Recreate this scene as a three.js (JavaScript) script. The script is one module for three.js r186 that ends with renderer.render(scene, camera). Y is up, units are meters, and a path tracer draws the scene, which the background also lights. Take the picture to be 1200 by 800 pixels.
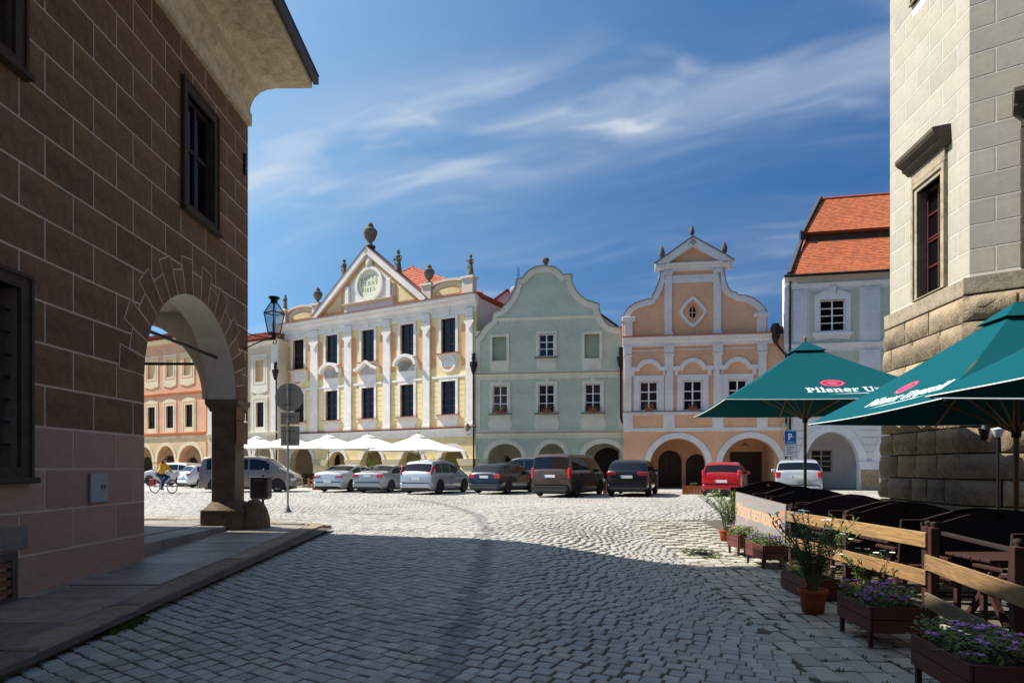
import * as THREE from 'three';
import { mergeGeometries, mergeVertices, toCreasedNormals } from 'three/addons/utils/BufferGeometryUtils.js';
import { RoundedBoxGeometry } from 'three/addons/geometries/RoundedBoxGeometry.js';
import { MarchingCubes } from 'three/addons/objects/MarchingCubes.js';

// ---------------------------------------------------------------- camera, sky, sun, exposure
const scene = new THREE.Scene();
const EYE = 1.65, FOCAL = 720, CX = 600, HORIZON = 548;           // eye height in metres; lens in pixels of a 1200 x 800 frame
const camera = new THREE.PerspectiveCamera(2 * Math.atan(400 / FOCAL) * 180 / Math.PI, 1.5, 0.05, 3000);
camera.position.set(0, EYE, 0);
camera.lookAt(0, EYE, -10);
camera.setViewOffset(1200, 800, 0, 400 - HORIZON, 1200, 800);     // shift lens: verticals stay vertical
const renderer = new THREE.WebGLRenderer({ antialias: true });
renderer.toneMapping = THREE.LinearToneMapping;
renderer.toneMappingExposure = 1.72;
renderer.shadowMap.enabled = true;
renderer.shadowMap.type = THREE.PCFSoftShadowMap;

const SUN_EL = 48.3 * Math.PI / 180, SUN_AZ = [-0.972, -0.235];      // towards the sun, x and z
const sunLen = Math.hypot(...SUN_AZ);
const SUN = new THREE.Vector3(SUN_AZ[0] / sunLen * Math.cos(SUN_EL), Math.sin(SUN_EL), SUN_AZ[1] / sunLen * Math.cos(SUN_EL));
const sun = new THREE.DirectionalLight(new THREE.Color(1, 0.95, 0.87), 5);
sun.name = 'sun';
sun.position.copy(SUN).multiplyScalar(90).add(new THREE.Vector3(0, 0, -25));
sun.target.position.set(0, 0, -25);
sun.castShadow = true;
sun.shadow.mapSize.set(4096, 4096);
Object.assign(sun.shadow.camera, { left: -50, right: 50, top: 50, bottom: -50, near: 1, far: 220 });
scene.add(sun, sun.target);

// ---- noise
function mulberry(a) { return () => { a |= 0; a = a + 0x6D2B79F5 | 0; let t = Math.imul(a ^ a >>> 15, 1 | a); t = t + Math.imul(t ^ t >>> 7, 61 | t) ^ t; return ((t ^ t >>> 14) >>> 0) / 4294967296; }; }
const rnd = mulberry(77);
const rr = (a, b) => a + (b - a) * rnd();
const HASH = new Float32Array(65536); { const h = mulberry(5); for (let i = 0; i < 65536; i++) HASH[i] = h(); }
const hash2 = (x, y) => HASH[((x * 73856093) ^ (y * 19349663)) & 65535];
function vnoise(x, y, per = 0) {
  let ix = Math.floor(x), iy = Math.floor(y); const fx = x - ix, fy = y - iy, sx = fx * fx * (3 - 2 * fx), sy = fy * fy * (3 - 2 * fy);
  let jx = ix + 1, jy = iy + 1;
  if (per) { const m = (v) => ((v % per) + per) % per; ix = m(ix); iy = m(iy); jx = m(jx); jy = m(jy); }
  const a = hash2(ix, iy), b = hash2(jx, iy), c = hash2(ix, jy), d = hash2(jx, jy);
  return a + (b - a) * sx + (c - a) * sy + (a - b - c + d) * sx * sy;
}
function fbm(x, y, oct, per = 0) { let s = 0, a = 0.5, n = 0; for (let i = 0; i < oct; i++) { s += a * vnoise(x, y, per); n += a; x *= 2; y *= 2; x += per ? 0 : 17.3; y += per ? 0 : 9.1; a *= 0.5; if (per) per *= 2; } return s / n; }
const clamp = (x, a = 0, b = 1) => Math.min(b, Math.max(a, x));
const smooth = (a, b, x) => { const t = clamp((x - a) / (b - a)); return t * t * (3 - 2 * t); };
const lerp = (a, b, t) => a + (b - a) * t;

// ---- the sky: deep summer blue, paler to the horizon and towards the sun, with a band of high cirrus drawn out by the wind
{
  const W = 3072, H = 1536, data = new Float32Array(W * H * 4), sh = SUN;
  const D = [0.9, 0.436], P = [-0.436, 0.9];
  for (let r = 0; r < H; r++) {
    const el = ((r + 0.5) / H - 0.5) * Math.PI, y = Math.sin(el), ce = Math.cos(el);
    for (let c = 0; c < W; c++) {
      const ph = ((c + 0.5) / W - 0.5) * 2 * Math.PI, x = Math.cos(ph) * ce, z = Math.sin(ph) * ce, o = (r * W + c) * 4;
      const up = Math.max(0, y), cosg = x * sh.x + y * sh.y + z * sh.z;
      const air = Math.exp(-up * 3.0), fwd = 0.5 + 0.5 * cosg, f = clamp(Math.pow(fwd, 6) * (0.32 + 7.5 * air) + 0.5 * Math.exp(-up * 8));
      let R = lerp(0.034, 0.24, f), G = lerp(0.138, 0.56, f), B = lerp(0.40, 0.98, f);
      const glow = 0.9 * Math.pow(Math.max(0, cosg), 24) + 0.55 * Math.pow(Math.max(0, cosg), 5); R += glow; G += glow * 0.95; B += glow * 0.9;
      if (y > 0.01) {
        const k = 1 / (up + 0.06), px = x * k, pz = z * k, s = px * D[0] + pz * D[1], q = px * P[0] + pz * P[1];
        const w1 = fbm(s * 0.7 + 3, q * 0.7 + 8, 3) - 0.5, w2 = fbm(s * 1.6 + 31, q * 2.2 + 4, 4) - 0.5, w3 = fbm(s * 4 + 3.1, q * 5 + 14, 3) - 0.5, qq = q + 0.5 * w1 + 0.22 * w2 + 0.05 * w3, ss = s + 0.6 * w2 + 0.3 * w3;
        const band = Math.exp(-Math.pow((q + 1.46 + w1 * 0.45 - 0.04 * s) / 0.27, 2)) * (0.22 + 0.78 * smooth(0.34, 0.62, fbm(s * 0.8 + 22.5, q * 0.9 + 6.1, 3))), far = 0.10 * smooth(0.42, 0.8, fbm(s * 0.45 + 70, q * 0.8 + 11, 3)) + 0.45 * Math.exp(-Math.pow((q + 2.75) / 0.45, 2));
        const fillVeil = 0.45 * smooth(0.60, 0.85, up);  // overhead cloud added out of view to whiten and warm the sky fill
        const fib = fbm(ss * 1.1 + 5, qq * 4.2 + 3, 5), fine = fbm(ss * 3.0, qq * 15, 4), tuft = fbm(ss * 2.2 + 40.7, qq * 4.4 + 2.2, 6);
        let cl = (band * 1.05 + far + fillVeil) * (0.42 * smooth(0.34, 0.78, fib) + 0.36 * smooth(0.42, 0.8, fine) * smooth(0.38, 0.68, fib) + 0.04 + 0.25 * fillVeil);
        cl += band * 0.75 * smooth(0.56, 0.80, tuft) * (0.45 + 0.55 * smooth(0.35, 0.65, fine));
        cl = clamp(cl * smooth(0.0, 0.12, up) * (1 - 0.5 * smooth(0.53, 0.60, up) * smooth(0.85, 0.62, up)), 0, 0.85);
        R = lerp(R, 0.80, cl); G = lerp(G, 0.88, cl); B = lerp(B, 0.97, cl);
      }
      if (y < 0) { const d = smooth(0, -0.15, y); R = lerp(R, 0.26, d); G = lerp(G, 0.25, d); B = lerp(B, 0.23, d); }
      data[o] = R; data[o + 1] = G; data[o + 2] = B; data[o + 3] = 1;
    }
  }
  const t = new THREE.DataTexture(data, W, H, THREE.RGBAFormat, THREE.FloatType);
  t.mapping = THREE.EquirectangularReflectionMapping; t.magFilter = THREE.LinearFilter; t.minFilter = THREE.LinearFilter; t.needsUpdate = true;
  scene.background = t; scene.environment = t;
  scene.backgroundIntensity = 0.51; scene.environmentIntensity = 0.51;
}

// ---------------------------------------------------------------- helpers
const taken = new Map();
function numbered(n) { const k = taken.get(n) ?? 0; taken.set(n, k + 1); return k ? n + '_' + String(k).padStart(3, '0') : n; }
function thing(name, label, category, pos = [0, 0, 0], turn = 0, group) {
  const o = new THREE.Group(); o.name = numbered(name); scene.add(o); o.position.set(...pos); o.rotation.y = turn;
  o.userData = { label, category }; if (group) o.userData.group = group; return o;
}
function structure(o, label) { o.userData.kind = 'structure'; if (label) o.userData.label = label; return o; }
function part(name, parent) { const g = new THREE.Group(); g.name = name; parent.add(g); return g; }
function boxUV(g) {                                                // uv in metres from the shape's own axes
  const p = g.attributes.position, n = g.attributes.normal, uv = new Float32Array(p.count * 2);
  for (let i = 0; i < p.count; i++) {
    const ax = Math.abs(n.getX(i)), ay = Math.abs(n.getY(i)), az = Math.abs(n.getZ(i)), x = p.getX(i), y = p.getY(i), z = p.getZ(i);
    if (ay > ax && ay > az) { uv[2 * i] = x; uv[2 * i + 1] = z; } else if (ax > az) { uv[2 * i] = z; uv[2 * i + 1] = y; } else { uv[2 * i] = x; uv[2 * i + 1] = y; }
  }
  g.setAttribute('uv', new THREE.BufferAttribute(uv, 2)); return g;
}
function mesh(name, geo, m, parent = scene, keepUV) {
  if (Array.isArray(geo)) geo = merge(geo);
  if (!keepUV && !geo.userData.uvDone) { if (!geo.attributes.normal) geo.computeVertexNormals(); boxUV(geo); geo.userData.uvDone = true; }
  const o = new THREE.Mesh(geo, m); o.name = parent === scene ? numbered(name) : name; o.castShadow = o.receiveShadow = true; parent.add(o); return o;
}
function merge(list) {
  const l = list.flat(9).map((g) => { const h = g.index ? g.toNonIndexed() : g.clone(); for (const k of Object.keys(h.attributes)) if (!['position', 'normal', 'uv'].includes(k)) h.deleteAttribute(k); if (!h.attributes.normal) h.computeVertexNormals(); if (!h.attributes.uv) h.setAttribute('uv', new THREE.BufferAttribute(new Float32Array(h.attributes.position.count * 2), 2)); return h; });
  return mergeGeometries(l);
}
const cache = new Map();
function B(w, h, d) { const k = ['b', w.toFixed(3), h.toFixed(3), d.toFixed(3)].join(); if (!cache.has(k)) cache.set(k, new THREE.BoxGeometry(w, h, d)); return cache.get(k); }
const box = (x0, x1, y0, y1, z0, z1) => new THREE.BoxGeometry(Math.abs(x1 - x0), Math.abs(y1 - y0), Math.abs(z1 - z0)).translate((x0 + x1) / 2, (y0 + y1) / 2, (z0 + z1) / 2);
const rbox = (x0, x1, y0, y1, z0, z1, r = 0.01, s = 1) => new RoundedBoxGeometry(Math.abs(x1 - x0), Math.abs(y1 - y0), Math.abs(z1 - z0), s, Math.min(r, Math.abs(x1 - x0) / 2.01, Math.abs(y1 - y0) / 2.01, Math.abs(z1 - z0) / 2.01)).translate((x0 + x1) / 2, (y0 + y1) / 2, (z0 + z1) / 2);
const V2 = (a) => a.map((p) => new THREE.Vector2(p[0], p[1]));
const V3 = (a) => a.map((p) => new THREE.Vector3(...p));
function ext(pts, z0, z1, holes = [], bevel = 0) {
  const s = pts.isShape ? pts : new THREE.Shape(V2(pts)); for (const h of holes) s.holes.push(h.isPath ? h : new THREE.Path(V2(h)));
  const g = new THREE.ExtrudeGeometry(s, { depth: Math.abs(z1 - z0) - 2 * bevel, bevelEnabled: bevel > 0, bevelSize: bevel, bevelThickness: bevel, bevelOffset: -bevel, bevelSegments: 1, curveSegments: 20 });
  return g.translate(0, 0, Math.min(z0, z1) + bevel);
}
const rect = (u0, u1, v0, v1) => [[u0, v0], [u1, v0], [u1, v1], [u0, v1]];
function arcPts(cx, cy, rx, ry, a0, a1, n = 20) { const o = []; for (let i = 0; i <= n; i++) { const a = a0 + (a1 - a0) * i / n; o.push([cx + rx * Math.cos(a), cy + ry * Math.sin(a)]); } return o; }
const ring = (cx, cy, r0x, r0y, r1x, r1y, a0, a1, n = 24) => [...arcPts(cx, cy, r1x, r1y, a0, a1, n), ...arcPts(cx, cy, r0x, r0y, a1, a0, n)];
const lathe = (pts, seg = 16) => new THREE.LatheGeometry(V2(pts), seg);
const tube = (pts, r, seg = 16, rad = 6, closed = false, tension) => new THREE.TubeGeometry(new THREE.CatmullRomCurve3(V3(pts), closed, 'catmullrom', tension ?? 0.5), seg, r, rad, closed);
function bar(a, b, r, rad = 6, r2 = r) {
  const A = new THREE.Vector3(...a), Bv = new THREE.Vector3(...b), d = Bv.clone().sub(A), g = new THREE.CylinderGeometry(r2, r, d.length(), rad);
  return g.applyQuaternion(new THREE.Quaternion().setFromUnitVectors(new THREE.Vector3(0, 1, 0), d.clone().normalize())).translate((A.x + Bv.x) / 2, (A.y + Bv.y) / 2, (A.z + Bv.z) / 2);
}
function beam(a, b, w, h) {                                        // a squared timber from a to b
  const A = new THREE.Vector3(...a), Bv = new THREE.Vector3(...b), d = Bv.clone().sub(A), g = new THREE.BoxGeometry(w, h, d.length());
  const m = new THREE.Matrix4().lookAt(A, Bv, new THREE.Vector3(0, 1, 0)); return g.applyMatrix4(m).translate((A.x + Bv.x) / 2, (A.y + Bv.y) / 2, (A.z + Bv.z) / 2);
}
const place = (g, x, y, z, ry = 0, rx = 0, rz = 0) => g.clone().applyMatrix4(new THREE.Matrix4().compose(new THREE.Vector3(x, y, z), new THREE.Quaternion().setFromEuler(new THREE.Euler(rx, ry, rz, 'YXZ')), new THREE.Vector3(1, 1, 1)));

const quad = (a, b, c, d, t = 0.12) => { const A = new THREE.Vector3(...a), n = new THREE.Vector3(...b).sub(A).cross(new THREE.Vector3(...d).sub(A)).normalize().multiplyScalar(-t), P = [a, b, c, d].map((p) => new THREE.Vector3(...p)), Q = P.map((p) => p.clone().add(n)); const f = (w, x, y, z) => [w, x, y, w, y, z]; const g = new THREE.BufferGeometry().setFromPoints([...f(...P), ...f(Q[3], Q[2], Q[1], Q[0]), ...f(P[0], Q[0], Q[1], P[1]), ...f(P[1], Q[1], Q[2], P[2]), ...f(P[2], Q[2], Q[3], P[3]), ...f(P[3], Q[3], Q[0], P[0])]); g.computeVertexNormals(); return g; };
// ---- textures: mottling and grain only
function dataTex(n, fn, srgb = true, rep = 1) {
  const d = new Uint8Array(n * n * 4);
  for (let y = 0; y < n; y++) for (let x = 0; x < n; x++) { const v = fn(x / n, y / n), o = (y * n + x) * 4, a = Array.isArray(v) ? v : [v, v, v]; for (let c = 0; c < 3; c++) d[o + c] = clamp(a[c]) * 255; d[o + 3] = 255; }
  const t = new THREE.DataTexture(d, n, n); t.wrapS = t.wrapT = THREE.RepeatWrapping; t.magFilter = THREE.LinearFilter; t.minFilter = THREE.LinearMipmapLinearFilter; t.generateMipmaps = true;
  if (srgb) t.colorSpace = THREE.SRGBColorSpace; t.repeat.set(rep, rep); t.needsUpdate = true; return t;
}
const T = {
  plaster: dataTex(512, (x, y) => { const a = fbm(x * 5, y * 5, 5, 5), b = fbm(x * 40 + 3, y * 40, 3, 40), c = fbm(x * 14, y * 3, 4, 0); const v = 0.94 + 0.14 * (a - 0.5) + 0.08 * (b - 0.5); return [v, v * 0.995, v * 0.985]; }, true, 1 / 3.5),
  plasterBump: dataTex(512, (x, y) => 0.6 * fbm(x * 12, y * 12, 4, 12) + 0.4 * fbm(x * 90, y * 90, 2, 90), false, 1 / 2.2),
  rough: dataTex(512, (x, y) => { const a = fbm(x * 6, y * 6, 5, 6), b = fbm(x * 70, y * 70, 2, 70), s = smooth(0.55, 0.75, fbm(x * 9 + 5, y * 9 + 1, 4, 9)); const v = 0.91 + 0.26 * (a - 0.5) + 0.20 * (b - 0.5) - 0.10 * s; return [v, v * 0.985, v * 0.96]; }, true, 1 / 1.3),
  roughBump: dataTex(512, (x, y) => 0.5 * fbm(x * 16, y * 16, 4, 16) + 0.5 * fbm(x * 80, y * 80, 2, 80), false, 1 / 1.1),
  granite: dataTex(512, (x, y) => { const a = fbm(x * 4, y * 4, 4, 4), b = vnoise(x * 150, y * 150, 150), c = vnoise(x * 90 + 7, y * 90, 90); const v = 0.91 + 0.18 * (a - 0.5) + 0.14 * (b - 0.5) + 0.10 * (c - 0.5); return [v, v, v * 0.985]; }, true, 1 / 0.9),
  graniteBump: dataTex(256, (x, y) => 0.6 * fbm(x * 10, y * 10, 3, 10) + 0.4 * vnoise(x * 64, y * 64, 64), false, 1 / 0.5),
  wood: dataTex(512, (x, y) => { const w = fbm(x * 3, y * 3, 3, 3), g = fbm(x * 4 + w * 0.4, y * 60, 4, 0), k = fbm(x * 8, y * 140, 2, 0); const v = 0.78 + 0.34 * (g - 0.5) + 0.18 * (k - 0.5) + 0.16 * (w - 0.5); return [v, v * 0.98, v * 0.95]; }, true, 1),
  plaza: dataTex(1024, (x, y) => { const a = fbm(x * 6, y * 6, 5, 6), b = vnoise(x * 110, y * 110, 110), c = vnoise(x * 220, y * 220, 220); const v = 0.90 + 0.16 * (a - 0.5) + 0.18 * (b - 0.5) + 0.12 * (c - 0.5); return [v, v * 0.995, v * 0.98]; }, true, 1 / 14),
  weave: dataTex(128, (x, y) => 0.9 + 0.06 * Math.sin(x * 6.283 * 32) * Math.sin(y * 6.283 * 32) + 0.08 * (fbm(x * 6, y * 6, 3, 6) - 0.5), true, 2),
};
const mats = new Map();
function M(color, o = {}) {
  const key = String(color) + JSON.stringify({ ...o, map: o.map?.uuid, bumpMap: o.bumpMap?.uuid });
  if (mats.has(key)) return mats.get(key);
  const phys = ['clearcoat', 'transmission', 'sheen', 'specularIntensity'].some((k) => k in o), m = new (phys ? THREE.MeshPhysicalMaterial : THREE.MeshStandardMaterial)({ color, roughness: 0.85, ...o });
  mats.set(key, m); return m;
}
const plaster = (c, bump = 0.004) => M(c, { map: T.plaster, bumpMap: T.plasterBump, bumpScale: bump, roughness: 0.92 });
const stone = (c, bump = 0.006) => M(c, { map: T.rough, bumpMap: T.roughBump, bumpScale: bump, roughness: 0.92 });
const granite = (c) => M(c, { map: T.granite, bumpMap: T.graniteBump, bumpScale: 0.004, roughness: 0.66 });
const wood = (c, r = 0.7) => M(c, { map: T.wood, bumpMap: T.wood, bumpScale: 0.0015, roughness: r });
const metal = (c, r = 0.45) => M(c, { roughness: r, metalness: 0.6 });
const GLASS = M(0x0b0e12, { roughness: 0.04 });                   // window panes in front of dark rooms
const IRON = M(0x17181a, { roughness: 0.5, metalness: 0.4 });

// ---- pixels of the photograph to places on the ground and on walls
const ray = (px, py) => new THREE.Vector3((px - CX) / FOCAL, (HORIZON - py) / FOCAL, -1);
const atDepth = (px, py, d) => ray(px, py).multiplyScalar(d).add(new THREE.Vector3(0, EYE, 0));
// the street climbs to the square; its side by the terrace lies lower
function ground(x, z) {
  const d = -z, yl = d < 5 ? 0 : d < 14 ? 0.033 * (d - 5) : d < 22 ? 0.297 + 0.053 * smooth(14, 22, d) : 0.35, yr = -0.17 + 0.52 * smooth(10.5, 21, d);
  return lerp(yl, yr, smooth(-0.5, 3.8, x));
}
function onGround(px, py) { let d = 10; const r = ray(px, py); for (let i = 0; i < 40; i++) { const y = ground(r.x * d, -d); d = lerp(d, (y - EYE) / r.y, 0.6); } return new THREE.Vector3(r.x * d, ground(r.x * d, -d), -d); }
const DGROUND = 0.35;
// ---------------------------------------------------------------- ground, street, pavements
const kerbX = (d) => -3.91 - 0.0208 * d, wallX = (d) => -5.5 - 0.0208 * d;
const footY = (d) => ground(-4, -d) + 0.012 + 0.09 * (1 - smooth(13, 15.5, d));
function sheet(xs, zs, yf, skip) {
  const pos = [], nor = [], idx = [];
  for (const z of zs) for (const x of xs) { const e = 0.1; pos.push(x, yf(x, z), z); const n = new THREE.Vector3(yf(x - e, z) - yf(x + e, z), 2 * e, yf(x, z - e) - yf(x, z + e)).normalize(); nor.push(n.x, n.y, n.z); }
  const W = xs.length;
  for (let j = 0; j < zs.length - 1; j++) for (let i = 0; i < W - 1; i++) { if (skip && skip((xs[i] + xs[i + 1]) / 2, (zs[j] + zs[j + 1]) / 2)) continue; const a = j * W + i; idx.push(a, a + 1, a + W, a + 1, a + W + 1, a + W); }
  const g = new THREE.BufferGeometry(); g.setAttribute('position', new THREE.Float32BufferAttribute(pos, 3)); g.setAttribute('normal', new THREE.Float32BufferAttribute(nor, 3)); g.setIndex(idx.map((v, k) => idx[k - k % 3 + [0, 2, 1][k % 3]])); return g;
}
const span = (a, b, s) => { const o = []; for (let x = a; x <= b + 1e-6; x += s) o.push(x); return o; };
{
  const xs = [-700, -300, -120, -70, -50, ...span(-36, 36, 0.75), 50, 70, 120, 300, 700], zs = [-1500, -600, -250, -120, -80, ...span(-60, 14, 0.75), 30, 60, 120, 400];
  structure(mesh('ground', sheet(xs, zs, (x, z) => ground(x, z) - 0.03), M(0x5d574c, { map: T.rough, roughness: 1 })));
  // the far part of the square, where the setts are too small to tell apart
  const far = sheet([-90, -60, ...span(-44, 44, 1), 60, 90], [-80, -70, ...span(-62, -33, 1)], (x, z) => ground(x, z) + 0.004);
  structure(mesh('square_paving', far, M(0xb0ada6, { map: T.plaza, roughness: 0.9, bumpMap: T.plaza, bumpScale: 0.01 })));
}
// a sett: a chamfered block with a slightly domed head
function settGeo(w, l, h, ch = 0.012) {
  const a = w / 2, b = l / 2, P = [], c = ch, lv = [[a, b, -h], [a, b, -c], [a - c, b - c, -0.001]], N = 4, I = [];
  for (const [x, z, y] of lv) P.push([-x, y, -z], [x, y, -z], [x, y, z], [-x, y, z]);
  P.push([0, 0.003, 0]);
  for (let k = 0; k < 2; k++) for (let i = 0; i < N; i++) { const p = k * 4 + i, q = k * 4 + (i + 1) % 4; I.push(p, p + 4, q, q, p + 4, q + 4); }
  for (let i = 0; i < 4; i++) I.push(8 + i, 12, 8 + (i + 1) % 4);
  let g = new THREE.BufferGeometry(); g.setAttribute('position', new THREE.Float32BufferAttribute(P.flat(), 3)); g.setIndex(I); g = g.toNonIndexed(); g.computeVertexNormals();
  g = toCreasedNormals(g, 0.6); boxUV(g); g.userData.uvDone = true; return g;
}
const inStrip = (x, d) => x > lerp(2.55, 3.35, smooth(4, 13, d)) && d < 17.2;
const footCorner = [[-4.2, 13.9], [-4.75, 14.6], [-6.2, 15.6], [-9, 16.3], [-30, 17.6]];   // far edge of the footway
function onFootway(x, d) {
  if (d < 13.9) return x < kerbX(d) + 0.02;
  for (let i = 0; i < footCorner.length - 1; i++) { const [x0, d0] = footCorner[i], [x1, d1] = footCorner[i + 1]; if (x <= x0 && x > x1) return d < lerp(d0, d1, (x - x0) / (x1 - x0)) + 0.02; }
  return false;
}
{
  const bed = mesh('street', sheet(span(-40, 40, 0.5), span(-33, 6, 0.5), (x, z) => ground(x, z) - 0.0085, (x, z) => onFootway(x + 0.4, -z)), M(0x5f594e, { map: T.rough, roughness: 1 }));
  structure(bed);
  const C = 0.148, found = [];
  const lane = [[515, 798], [535, 745], [550, 705], [562, 670], [570, 640], [571, 618], [560, 604], [538, 595], [505, 588], [470, 584]].map(([x, y]) => onGround(x, y));
  const laneDist = (x, z) => { let m = 9; for (let i = 0; i < lane.length - 1; i++) { const A = lane[i], b = lane[i + 1], dx = b.x - A.x, dz = b.z - A.z, t = clamp(((x - A.x) * dx + (z - A.z) * dz) / (dx * dx + dz * dz)); m = Math.min(m, Math.hypot(x - A.x - dx * t, z - A.z - dz * t)); } return m; };
  // rows of setts in long shallow arcs
  const CXc = 9.4, CZc = -22.8;
  for (let j = 0, rho = 0.45; rho < 48; j++) {
    const rw = C * (0.9 + 0.2 * hash2(j, 88)); rho += rw; let arc = hash2(j, 17) * 0.2; const rm = rho - rw / 2, whole = 2 * Math.PI * rm;
    for (let i = 0; arc < whole - 0.1; i++) {
      const w = 0.16 * (0.82 + 0.36 * hash2(i * 3 + 7, j * 5 + 1)), th = (arc + w / 2) / rm, x = CXc + rm * Math.cos(th) + 0.03 * Math.sin(rm * 0.9 + th * 30), z = CZc + rm * Math.sin(th) + 0.03 * Math.sin(th * 41 + rm), d = -z; arc += w;
      if (d < 1.2 || d > 33.6 || Math.abs(x) > 1.02 * d + 3.0 || onFootway(x, d) || inStrip(x, d) || (x > 4.5 && d < 17.2)) continue;
      found.push([x, z, d, i, j, -Math.atan2(Math.cos(th), -Math.sin(th)), w / 0.16, rw / C]);
    }
  }
  const geos = [settGeo(0.154, 0.143, 0.05, 0.008), settGeo(0.149, 0.144, 0.05, 0.009), settGeo(0.157, 0.140, 0.05, 0.008), settGeo(0.146, 0.142, 0.05, 0.01)];
  const tones = [0xb0ada6, 0xb9b6ae, 0xa6a4a0, 0xb4ada3, 0xacaaa6, 0x9f9b95].map((c) => granite(c));
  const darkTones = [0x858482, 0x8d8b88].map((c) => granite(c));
  const seen = found.filter(([x, z, d]) => { const px = CX + FOCAL * x / d, py = HORIZON + FOCAL * (EYE - ground(x, z)) / d; return px > 0 && px < 1200 && py < 803; }).sort((p, q) => p[2] - q[2]);
  const near = new Set(seen.slice(0, 300)), rest = found.filter((f) => !near.has(f));
  const spot = ([x, z, d, i, j, turn, sw, sr], o) => {
    const h = hash2(i + 900, j + 400);
    o.position.set(x + (h - 0.5) * 0.014, ground(x, z) + (hash2(i, j) - 0.5) * 0.011, z + (hash2(j + 77, i) - 0.5) * 0.014);
    o.rotation.set((hash2(i + 5, j) - 0.5) * 0.05, turn + (hash2(i, j + 9) - 0.5) * 0.12, (hash2(i + 31, j + 2) - 0.5) * 0.05);
    const s = 0.955 + 0.05 * hash2(i + 3, j + 50); o.scale.set(s * sw, 1, (0.955 + 0.055 * hash2(i + 8, j + 61)) * sr);
  };
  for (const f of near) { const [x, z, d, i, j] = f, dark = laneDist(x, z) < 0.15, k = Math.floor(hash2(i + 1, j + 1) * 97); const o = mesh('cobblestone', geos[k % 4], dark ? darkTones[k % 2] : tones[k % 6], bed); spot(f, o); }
  const inst = new THREE.InstancedMesh(geos[0], granite(0xffffff), rest.length), dummy = new THREE.Object3D(), col = new THREE.Color(), base = tones.map((m) => m.color), dk = darkTones.map((m) => m.color);
  rest.forEach((f, n) => {
    const [x, z, d, i, j] = f; spot(f, dummy); dummy.updateMatrix(); inst.setMatrixAt(n, dummy.matrix);
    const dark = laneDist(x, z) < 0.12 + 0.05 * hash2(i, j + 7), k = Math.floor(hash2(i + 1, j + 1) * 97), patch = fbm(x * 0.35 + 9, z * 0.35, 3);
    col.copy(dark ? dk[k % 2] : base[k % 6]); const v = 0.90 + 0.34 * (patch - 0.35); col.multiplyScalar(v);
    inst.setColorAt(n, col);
  });
  inst.name = 'cobblestones'; inst.userData.kind = 'stuff'; inst.castShadow = inst.receiveShadow = true; bed.add(inst);
}
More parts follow.
